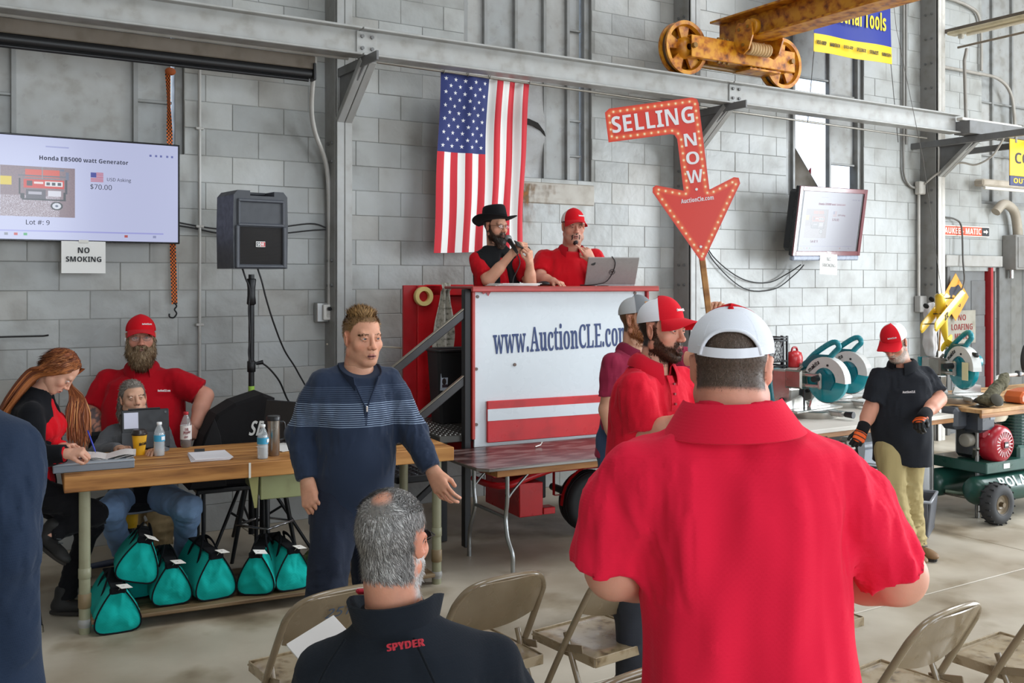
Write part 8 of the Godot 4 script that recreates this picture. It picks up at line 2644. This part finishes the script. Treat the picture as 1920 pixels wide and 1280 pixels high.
func laptop_man() -> void:
	var cap2 := {"at": V(4.596,.830,1.247),"yaw": deg_to_rad(-27.2),"torso": T(Basis(V(.998,-.055,-.000),V(.055,.998,.004),V(-.000,-.004,1.000)),V(-.009,.741,-.000)),
		"st": [[-.120,.205,.160,.000],[.000,.205,.160,.000],[.123,.200,.160,.005],[.258,.205,.165,.010],[.405,.205,.150,.005],[.528,.180,.115,-.005],[.583,.100,.090,-.010],[.645,.075,.070,-.010]],
		"j": {"head": V(.032,1.539,.043),"shr": V(-.199,1.286,-.017),"elr": V(-.240,1.119,.081),"wrr": V(-.150,1.098,.239),"shl": V(.212,1.294,.018),"ell": V(.261,1.098,.082),"wrl": V(.147,1.264,.234),"hipl": V(.080,.715,.007),"knl": V(.080,.502,.007),"anl": V(.085,.085,.007),"hipr": V(-.089,.715,-.007),"knr": V(-.093,.502,-.007),"anr": V(-.093,.085,-.007)}}
	var cap2_hb := eul(6.0,8.0,.0)
	cap2.merge({"h": .015,"ht": .03,"label": "auctioneer in red and white cap and red polo, finger on his lips, behind the laptop","skin": "cf9a84","shirt": cloth("ffffff"),"trousers": cloth("2a2c30"),"sleeve": .72,"sr": .072,"arm": [.06,.05,.034],"seed": 31,"shoe": mat("222222",.6),
		"shirt_col": func(p: Vector3) -> Color:
			return lin("c2121f"),
		"bumps": [[V(0,.14,.07),V(.16,.14,.11),.06]],
		"head": {"b": cap2_hb,"s": 1.03,"w": 1.06,"jw": 1.1,"nw": 1.15,"stub": ["4a3a34",.3,-.04],"scalp": "2c211c","lip": "b0706a","chin2": 1.0,"jowl": .95,"lid": .6,"look": V(.1,-.3,1),"iris": "3a2c22","strands": [brow_spec("2c201a",220)]},
		"hands": [[turned(8,-.5,.2,-.75),[[12,20,10],[60,75,40],[66,78,40],[68,78,40]],THUMB_IN,turned(8,-.35,.6,0)],[turned(8,0,-1,.1),RELAXED,THUMB]]})
	var P := figure(cap2)
	var hx := hxf(P)
	var f := Fld.new(V(-.06,-.17,.02),V(.06,-.04,.13),.004)
	f.ell(V(0,-.116,.06),V(.025,.026,.026),.015)
	for s in [-1.0,1.0]: f.cone(V(s*.027,-.068,.075),V(s*.027,-.11,.066),.006,.009,.01).cone(V(s*.027,-.068,.075),V(0,-.057,.085),.005,.005,.008)
	f.ell(V(0,-.0765,.1),V(.021,.009,.02),.004,Basis(),true).ripple(.005,V(120,40,120),noise(14))
	var bm := Mb.new()
	f.mesh(bm,Transform3D(),func(_p: Vector3) -> Color: return lin("2e2622"))
	part("goatee",Mb.new().add(bm,hx),hair_mat(),P,"dark goatee")
	ball_cap(P,hx,"c2141f","d6d3d0","c2141f",{"label": "cap with red front and white mesh back","text": "AuctionCLE","text_yaw": 30.0,"w": 1.06})
	collar(P,on_trunk(cap2,0,cap2.st[-2][0]+.03,.0),cloth("ae1220"),.076,30.0,.042)
	part("shoulder_yoke",overlayer(cap2,.004,.009,[[V(0,-1,.55),-.40],[V(0,.25,1),.17]],[[V(0,.55,.05),V(.085,.2,.3)]],false,.002),cloth("1d1b1d"),P.get_meta("shirt"),"black shoulder panel")
	var wd: Vector3 = cap2.j.wrl.lerp(cap2.j.ell,.12)
	var wt := part("wristwatch",Mb.new().ring(wd,cap2.j.wrl - cap2.j.ell,.036,.008,20,8),mat("1a1a1a",.4),P)
	part("watch_case",Mb.new().cyl(wd+turned(8,0,0,.036),wd+turned(8,0,0,.05),.02,-1,18),mat("222222",.3),wt)

func sign_holder() -> void:
	var maroon := {"at": V(3.564,.000,3.256),"yaw": deg_to_rad(11.6),"torso": T(Basis(V(.995,-.098,-.000),V(.097,.991,.094),V(-.009,-.093,.996)),V(-.009,1.029,-.009)),
		"st": [[-.120,.170,.120,.000],[.000,.165,.120,.000],[.100,.155,.120,.005],[.209,.160,.120,.010],[.329,.170,.125,.005],[.429,.150,.100,-.005],[.474,.080,.080,-.010],[.524,.066,.062,-.010]],
		"j": {"head": V(.058,1.712,.055),"shr": V(-.142,1.466,.030),"elr": V(-.162,1.209,.012),"wrr": V(-.176,.989,.109),"shl": V(.232,1.477,.056),"ell": V(.293,1.488,.306),"wrl": V(.321,1.714,.374),"hipl": V(.077,1.001,-.010),"knl": V(.056,.557,.025),"anl": V(.091,.085,.003),"hipr": V(-.085,1.020,.001),"knr": V(-.105,.580,.010),"anr": V(-.075,.085,-.016)}}
	var maroon_hb := eul(2.0,8.0,.0)
	maroon.merge({"h": .013,"ht": .02,"label": "man in grey cap and heathered maroon polo holding up the arrow sign","skin": "cf9a7e","shirt": cloth("8a2640"),"trousers": cloth("3a4a66"),"trousers_name": "jeans","sleeve": .72,"sr": .06,"arm": [.05,.043,.03],"seed": 37,"shoe": mat("5a4632",.6),
		"head": {"b": maroon_hb,"stub": ["9a5a34",.6,-.04],"scalp": "6a4a30","lip": "b0706a","iris": "506070","strands": [brow_spec("6a4a30",150),beard_spec("7a4626","b07444",1500,.012)]},
		"hands": [[turned(50,.2,.1,1.0),FIST,THUMB_IN],[turned(50,.2,0,-.95),RELAXED,THUMB]]})
	var P := figure(maroon)
	var hx := hxf(P)
	var cp := ball_cap(P,hx,"7d8185","b9bbbc","7d8185",{"label": "grey cap with tan leather patch"})
	part("leather_patch",Mb.new().sheet(6,4,func(u: float,v: float):
		var a := deg_to_rad(-26.0+52.0*u)
		var la := .15+.42*v
		return hx*T(eul(-9,0,0),V(0,.03,-.016))*V(sin(a)*.0885*cos(la),.002+.11*sin(la),cos(a)*.111*cos(la)+.002),.002),mat("a8743c",.7),cp)
	collar(P,on_trunk(maroon,0,maroon.st[-2][0]+.03,.0),cloth("7a2038"),.066,24.0,.042)
	var wd: Vector3 = maroon.j.wrl.lerp(maroon.j.ell,.12)
	part("wristband",Mb.new().ring(wd,maroon.j.wrl - maroon.j.ell,.033,.01,20,8),mat("1c1c1e",.5),P)
	arrow_sign()

func polo_man() -> void:
	var polo := {"at": V(2.706,.000,4.489),"yaw": deg_to_rad(6.3),"torso": T(Basis(V(.996,-.093,.000),V(.093,.993,.074),V(-.007,-.074,.997)),V(-.021,1.076,-.017)),
		"st": [[-.120,.185,.130,.000],[.000,.180,.130,.000],[.097,.175,.130,.005],[.205,.180,.135,.010],[.322,.190,.135,.005],[.419,.165,.105,-.005],[.463,.090,.085,-.010],[.512,.070,.066,-.010]],
		"j": {"head": V(.055,1.724,.044),"shr": V(-.143,1.504,.078),"elr": V(-.102,1.289,.098),"wrr": V(-.086,1.394,.314),"shl": V(.220,1.497,-.004),"ell": V(.232,1.275,.055),"wrl": V(.131,1.371,.231),"hipl": V(.076,1.037,-.042),"knl": V(.060,.600,-.017),"anl": V(.096,.085,-.051),"hipr": V(-.110,1.070,.015),"knr": V(-.119,.646,.034),"anr": V(-.084,.085,-.002)}}
	var polo_hb := eul(2.0,8.0,.0)
	polo.merge({"h": .012,"ht": .03,"label": "bearded man in red polo and red and white cap calling out beside the lettered trailer","skin": "cf9880","shirt": cloth("d01a30"),"trousers": cloth("3a3d44"),"sleeve": .78,"sr": .068,"flare": .012,"arm": [.056,.048,.033],"seed": 41,"shoe": mat("2a2622",.6),"leg": [.11,.08,.06],
		"head": {"b": polo_hb,"jw": 1.04,"stub": ["3a2820",.9,-.042],"scalp": "33241c","lip": "b8706a","open": .75,"h": .0035,"iris": "3c2c20","strands": [brow_spec("2c1e16",260),beard_spec("2e1f18","5a4030",3200,.009),["hair",1500,scalp_where({}),func(p: Vector3,n: Vector3) -> Vector3: return (V(0,-.8,-.6)+n*.3).normalized(),.008,.0008,[lin("2c1f18"),lin("4d392c")],8,.3]]},
		"hands": [[turned(46,0,-1,0),RELAXED,THUMB],[turned(46,0,-.5,.8),GRIP,THUMB]]})
	var P := figure(polo)
	ball_cap(P,hxf(P),"d01c2a","e6e8ee","d01c2a",{"label": "cap with red front and white mesh back","text": "AuctionCLE","text_yaw": 8.0})
	collar(P,on_trunk(polo,0,polo.st[-2][0]+.035,.0),cloth("c2182c"),.07,22.0,.045,1.1)
	var tx: Transform3D = polo.torso
	part("placket",Mb.new().sheet(3,10,func(u: float,v: float): return tx*V((u - .5)*.034,.33+.14*v,.143 - .05*v*v),.003),cloth("c2182c"),P.get_meta("shirt"))
	for k in 3: part("shirt_button",Mb.new().cyl(tx*V(0,.36+.04*k,.14 - .01*k),tx*V(0,.36+.04*k,.148 - .01*k),.005,-1,10),mat("8a2a34",.4),P.get_meta("shirt"))

func big_man() -> void:
	var big := {"at": V(1.714,.000,6.038),"yaw": deg_to_rad(135.0),"torso": T(Basis(V(.999,-.045,.000),V(.045,.999,-.011),V(.000,.011,1.000)),V(-.005,1.004,.001)),
		"st": [[-.120,.252,.190,.000],[.000,.250,.190,.000],[.121,.245,.190,.005],[.255,.248,.190,.010],[.400,.255,.180,.005],[.522,.225,.140,-.005],[.576,.115,.105,-.010],[.637,.080,.080,-.010]],
		"j": {"head": V(.027,1.720,.025),"shl": V(.244,1.467,-.056),"ell": V(.303,1.223,-.009),"wrl": V(.218,1.129,.257),"shr": V(-.210,1.452,.048),"elr": V(-.361,1.216,.125),"wrr": V(-.231,1.138,.330),"hipl": V(.088,.991,-.020),"knl": V(.090,.530,-.001),"anl": V(.092,.085,-.021),"hipr": V(-.096,.991,.022),"knr": V(-.100,.530,.043),"anr": V(-.103,.085,.024)}}
	var big_hb := eul(8.0,.0,.0)
	big.merge({"h": .011,"ht": .018,"label": "big man seen from behind in red polo and white mesh cap","skin": "d0967e","shirt": cloth("e01f3e",{"tri": 9.0}),"trousers": cloth("5a5f68"),"sleeve": .93,"sr": .1,"flare": .004,"arm": [.078,.068,.05],"seed": 43,"shoe": mat("2a2622",.6),"leg": [.1,.085,.07],"nw": 1.4,"pw": 2.5,"fold": [.026,V(5.5,1.5,5.5)],"neckcut": .0,"neckslope": .2,
		"head": {"b": big_hb,"s": 1.06,"w": 1.08,"jw": 1.15,"nw": 1.26,"scalp": "5a4a40","nape": -.055,"hairline": .07,"h": .004,
			"strands": [["hair",14000,scalp_where({"nape": -.055}),func(p: Vector3,n: Vector3) -> Vector3: return (V(p.x*2.0,-.9,-.35)+n*.3).normalized(),.0045,.0003,[lin("3e322b"),lin("7a6858"),lin("8d8078")],8,.35]]},
		"hands": [[turned(180,.1,.5,-1),RELAXED,THUMB,V(0,0,0),{"h": .006}],[turned(180,-.1,.5,-1),RELAXED,THUMB,V(0,0,0),{"h": .006}]]})
	var P := figure(big)
	ball_cap(P,hxf(P),"c2141f","dfe2ea","c2141f",{"label": "white mesh-backed cap with plastic strap","gap": true,"w": 1.12})
	var tx := on_trunk(big,0,.585,-.02)
	# flat polo collar seen from behind
	part("collar",Mb.new().sheet(36,8,func(u: float,v: float):
		var a := deg_to_rad(lerpf(28.0,332.0,u))
		var y := .062*(v/.3) if v < .3 else .065 - .088*(v - .3)/.7
		var q := .1+(.0 if v < .3 else .055*(v - .3)/.7)
		return tx*V(sin(a)*q*1.05,y - .03*maxf(0,cos(a)),cos(a)*q),.005),cloth("da1c3a",{"tri": 9.0}),P.get_meta("shirt"))

func grey_man() -> void:
	var grey := {"at": V(1.070,.000,5.589),"yaw": deg_to_rad(133.7),"torso": T(Basis(V(.995,-.101,.000),V(.101,.995,-.025),V(.003,.025,1.000)),V(-.018,.532,.004)),
		"st": [[-.120,.200,.150,.000],[.000,.200,.150,.000],[.119,.190,.140,.005],[.250,.195,.145,.010],[.392,.200,.145,.005],[.511,.175,.120,-.005],[.564,.100,.095,-.010],[.624,.075,.080,-.010]],
		"j": {"head": V(.050,1.303,-.002),"shl": V(.214,.976,-.034),"ell": V(.313,.668,.023),"wrl": V(.313,.491,.282),"shr": V(-.182,.987,.067),"elr": V(-.253,.671,.188),"wrr": V(-.029,.491,.369),"hipl": V(.076,.501,.001),"knl": V(.269,.266,.406),"anl": V(.269,.085,.406),"hipr": V(-.087,.501,.043),"knr": V(.002,.266,.474),"anr": V(.002,.085,.474)}}
	var grey_hb := eul(4.0,-6.0,.0)
	grey.merge({"h": .011,"ht": .025,"label": "grey-haired man seated with his back turned in a dark fleece with red lettering","skin": "c98e74","shirt": cloth("1d2229",{"tri": 10.0}),"shirt_name": "fleece","trousers": cloth("2a2c30"),"sleeve": 2.0,"sr": .08,"arm": [.064,.054,.036],"seed": 47,"leg": [.11,.08,.06],"shoe": mat("2a2622",.6),"neckcut": -.02,"neckslope": .0,"fold": [.01,V(4,2.4,4)],"nw": 1.15,
		"head": {"b": grey_hb,"s": 1.0,"w": 1.02,"bald": 1,"scalp": "77736e","nape": -.09,"hairline": .07,"h": .004,"nw": 1.12,"stub": ["c8c4c0",.85,-.04],"iris": "4a5058",
			"strands": [["hair",21000,func(p: Vector3,n: Vector3) -> float:
				var q: float = (scalp_where({"nape": -.09}) as Callable).call(p,n)
				# thin at the crown
				return q*(.12+.88*smoothstep(.018,.04,V(p.x,(p.y - .1)*.8,p.z+.065).length())),
				func(p: Vector3,n: Vector3) -> Vector3: return (V(p.x*4.0+.3*(p.y - .05)*8.0,-1.0 if p.y < .07 else -.3,-.5*signf(p.z+.06))+n*.35).normalized(),.014,.0004,[lin("4a4846"),lin("a8a5a2"),lin("dedcd8")],8,.28],
				["beard",2200,(beard_spec("c8c4c0","e8e6e2",10,.01)[2]),(beard_spec("c8c4c0","e8e6e2",10,.01)[3]),.012,.0007,[lin("c8c4c0"),lin("ecebe8")],7,.3]]},
		"hands": [[turned(160,0,-1,0),RELAXED,THUMB,V(0,0,0),{"h": .006}],[turned(160,0,-1,0),RELAXED,THUMB,V(0,0,0),{"h": .006}]]})
	var P := figure(grey)
	var hx := hxf(P)
	glasses(P,hx,"2a2a2c",1.05,true)
	var tx := on_trunk(grey,0,.575,-.012)
	part("stand_collar",Mb.new().sheet(40,8,func(u: float,v: float):
		var a := deg_to_rad(lerpf(32.0,328.0,u))
		var fr := maxf(.0,cos(a))
		return tx*V(sin(a)*(.096+.016*v+.03*fr*v),-.02+.085*v - .035*fr,cos(a)*(.1+.012*v)+.01),.007),cloth("1b2027",{"tri": 10.0}),P.get_meta("shirt"))
	part("collar_lining",Mb.new().box(tx*V(.105,.05,.09),V(.05,.012,.02),tx.basis*eul(0,40,12),.004),cloth("b02838"),P.get_meta("shirt"),"red collar lining")
	part("lettering",letters("SPYDER",.088,.016,tx*T(eul(-14,184,6),V(-.075,-.005,-.126)),"Droid Sans",true,.008),mat("b82838",.7),P.get_meta("shirt"))
	var ts: Transform3D = grey.torso
	for s in [-1.0,1.0]:
		part("shoulder_seam",Mb.new().tube(Mb.smooth([ts*V(s*.085,.575,-.11),ts*V(s*.14,.49,-.152),ts*V(s*.185,.36,-.15)],6),.0035,6),cloth("12161b"),P.get_meta("shirt"))
	var bk := thing("white_booklet","white folded booklet held at the seated man's shoulder","booklet",V(1.03,.9,5.1),deg_to_rad(20))
	for k in 2: part("page",Mb.new().box(V(0,.008*k,0),V(.16,.005,.12),eul(28,0,14+5*k),.001),mat("e6e4e2",.8),bk)

func edge_figure() -> void:
	var edge := {"at": V(.122,.000,4.996),"yaw": deg_to_rad(162.5),"torso": T(Basis(V(1.000,-.019,.000),V(.019,1.000,.005),V(-.000,-.005,1.000)),V(-.000,.994,.000)),
		"st": [[-.120,.210,.150,.000],[.000,.205,.150,.000],[.130,.200,.150,.005],[.273,.205,.150,.010],[.429,.210,.150,.005],[.559,.180,.120,-.005],[.618,.100,.090,-.010],[.683,.075,.075,-.010]],
		"j": {"head": V(.022,1.777,.036),"shl": V(.180,1.534,.047),"ell": V(.218,1.277,.056),"wrl": V(.218,1.028,.108),"shr": V(-.121,1.522,-.052),"elr": V(-.136,1.281,-.097),"wrr": V(-.145,1.030,-.038),"hipl": V(.068,.982,.017),"knl": V(.068,.519,.017),"anl": V(.068,.085,.017),"hipr": V(-.069,.982,-.017),"knr": V(-.069,.519,-.017),"anr": V(-.069,.085,-.017)}}
	var edge_hb := eul(4.0,10.0,.0)
	edge.merge({"h": .014,"ht": .03,"label": "person in dark navy jacket cut off at the picture's edge","skin": "c98e74","shirt": cloth("1f2a3c",{"tri": 10.0}),"shirt_name": "jacket","trousers": cloth("24282f"),"sleeve": 2.0,"cuff": 1.03,"sr": .09,"arm": [.06,.05,.036],"ease": .036,"seed": 53,"leg": [.11,.08,.06],"shoe": mat("2a2622",.6),"neckcut": -.02,"neckslope": .0,"fold": [.014,V(4,2.2,4)],
		"head": {"b": edge_hb,"h": .006,"scalp": "4a3a30"},"hands": [[turned(165,1,0,0),RELAXED,THUMB,V(0,0,0),{"h": .006}],[turned(165,-1,0,0),RELAXED,THUMB,V(0,0,0),{"h": .006}]]})
	figure(edge)

func gloved_man() -> void:
	var glove := {"at": V(6.024,.000,3.260),"yaw": deg_to_rad(-67.3),"torso": T(Basis(V(1.000,-.011,-.000),V(.011,1.000,-.007),V(.000,.007,1.000)),V(.006,.773,-.005)),
		"st": [[-.120,.200,.150,.000],[.000,.195,.150,.000],[.114,.200,.155,.005],[.239,.205,.165,.010],[.376,.195,.150,.005],[.490,.170,.110,-.005],[.542,.090,.085,-.010],[.599,.070,.066,-.010]],
		"j": {"head": V(-.015,1.509,.109),"shr": V(-.108,1.270,.113),"elr": V(-.159,1.045,.137),"wrr": V(-.183,.903,.276),"shl": V(.131,1.272,-.129),"ell": V(.234,1.110,-.093),"wrl": V(.201,1.016,.225),"hipr": V(-.050,.757,.084),"knr": V(-.004,.405,.125),"anr": V(.063,.085,.078),"hipl": V(.051,.744,-.086),"knl": V(.060,.425,-.018),"anl": V(.086,.085,-.060)}}
	var glove_hb := eul(34.0,-10.0,.0)
	var gm := func(p: Vector3) -> Color:
		var n := absf(sin(p.y*95.0)) 
		return lin("d8581a") if p.z < -.004 and n > .35 or p.y < .02 and p.y > -.012 else lin("1a1a1c")
	glove.merge({"h": .013,"ht": .014,"label": "man in black polo, red and white cap and orange work gloves looking down","skin": "c98e76","shirt": cloth("24262b"),"trousers": cloth("a59468"),"sleeve": .8,"sr": .068,"flare": .014,"arm": [.058,.05,.036],"seed": 59,"shoe": mat("7a5a38",.6),"leg": [.105,.08,.075],"footr": turned(-14,.6,0,.8),"footl": turned(-14,.7,0,.7),
		"bumps": [[V(0,.12,.08),V(.16,.15,.12),.07]],
		"head": {"b": glove_hb,"scalp": "8a8580","stub": ["c8c0b8",.6,-.045],"lip": "a8685c","lid": .9,"nose": 1.05, "chin2": .9,"look": V(0,-.4,1),"iris": "4a5058","strands": [brow_spec("8a8078",150),beard_spec("b8b0a8","dedad4",700,.008)]},
		"hands": [[turned(-14,.4,-.3,-.8),[[50,60,30],[52,62,30],[54,64,30],[56,66,32]],THUMB,V(0,0,0),{"fat": 1.22,"colfn": gm}],[turned(-14,-.2,-.2,-.9),[[50,60,30],[52,62,30],[54,64,30],[56,66,32]],THUMB,V(0,0,0),{"fat": 1.22,"colfn": gm}]]})
	var P := figure(glove)
	var hx := hxf(P)
	ball_cap(P,hx,"cf1c28","e4e4e4","cf1c28",{"label": "cap with red front and white mesh back","text": "AuctionCLE.com","text_yaw": 24.0})
	glasses(P,hx,"4a4a4c")
	collar(P,on_trunk(glove,0,glove.st[-2][0]+.03,.0),cloth("202226"),.07,22.0,.042)
	logo(P,"AuctionCLE",T(eul(-14,18,4),glove.torso*V(.085,.4,.165)),.08)
	for s in ["l","r"]:
		var wd: Vector3 = glove.j["wr"+s].lerp(glove.j["el"+s],.06)
		part("glove_cuff",Mb.new().cyl(wd.lerp(glove.j["el"+s],.22),wd.lerp(glove.j["wr"+s]+(glove.j["wr"+s] - glove.j["el"+s])*.15,.9),.043,.04,20,.006),cloth("1a1a1c"),P)

func arrow_sign() -> void:
	var o := thing("arrow_sign","red arrow sign on a wooden stick with printed bulb border and white lettering","sign",V(3.56,2.42,3.93),deg_to_rad(-36))
	o.rotation_degrees.z = 7.0
	o.scale = Vector3.ONE*1.19
	# outline in metres, tip at the bottom
	var pts := [Vector2(-.39,.37),Vector2(-.37,.385),Vector2(-.01,.385),Vector2(.01,.375),Vector2(.015,.355),Vector2(.015,-.02),Vector2(.125,.02),Vector2(.145,.015),Vector2(.148,-.01),Vector2(-.045,-.32),Vector2(-.06,-.32),Vector2(-.228,.0),Vector2(-.225,.02),Vector2(-.21,.028),Vector2(-.095,-.01),Vector2(-.095,.215),Vector2(-.105,.235),Vector2(-.12,.24),Vector2(-.39,.24)]
	var im := Image.create(512,640,false,Image.FORMAT_RGB8)
	var poly := PackedVector2Array(pts)
	var lo := Vector2(-.39,-.32)
	var sz := Vector2(.538,.705)
	for y in 640:
		for x in 512:
			var q := lo+Vector2(x/512.0,1.0 - y/640.0)*sz
			var dm := 1.0
			for k in poly.size():
				var c := Geometry2D.get_closest_point_to_segment(q,poly[k],poly[(k+1) % poly.size()])
				dm = minf(dm,c.distance_squared_to(q))
			dm = sqrt(dm)
			var c := Color("d93a2c").lerp(Color("f07a3c"),clampf(1.0 - absf(dm - .016)/.016,0,1)*.75)
			im.set_pixel(x,y,c)
	# bulbs printed along the border
	var per := .0
	var inner: PackedVector2Array = Geometry2D.offset_polygon(poly,-.016)[0]
	var step := .03
	for k in inner.size():
		var a := inner[k]
		var b := inner[(k+1) % inner.size()]
		var l := a.distance_to(b)
		while per < l:
			var q := a.lerp(b,per/l)
			var c := Vector2((q.x - lo.x)/sz.x*512.0,(1.0 - (q.y - lo.y)/sz.y)*640.0)
			for y in range(int(c.y) - 9,int(c.y)+10):
				for x in range(int(c.x) - 9,int(c.x)+10):
					if x < 0 or y < 0 or x > 511 or y > 639: continue
					var d := Vector2(x - c.x,y - c.y).length()/9.0
					if d < 1.0: im.set_pixel(x,y,im.get_pixel(x,y).lerp(Color("fff0c0"),pow(1.0 - d,1.2)*1.0 if d > .35 else 1.0))
			per += step
		per -= l
	part("board",Mb.new().prism(pts,.006,T(Basis(),V(0,0,0))),mat("ffffff",.4,.0,{"alb": ImageTexture.create_from_image(im)}),o)
	var wm := mat("e9e9ec",.5)
	part("lettering",letters("SELLING",.355,.072,T(Basis(),V(-.19,.312,.0075)),"Droid Sans",true,.002),wm,o)
	for q in [["N",.205,.052],["O",.125,.056],["W",.045,.07]]:
		part("lettering",letters(q[0],q[2],.055,T(Basis(),V(-.04,q[1],.0075)),"Droid Sans",true,.002),wm,o)
	part("lettering",letters("AuctionCle.com",.14,.02,T(Basis(),V(-.042,-.055,.0075)),"Droid Sans",true,.002),wm,o)
	for q in [[-.04,-.012],[-.052,-.26]]: part("bolt",Mb.new().cyl(V(q[0],q[1],.006),V(q[0],q[1],.01),.006,-1,10),steel(),o)
	part("stick",Mb.new().box(V(-.05,-.3,-.012),V(.026,.75,.02),Basis(),.003),plank_mat("c29a64","stick",3),o)
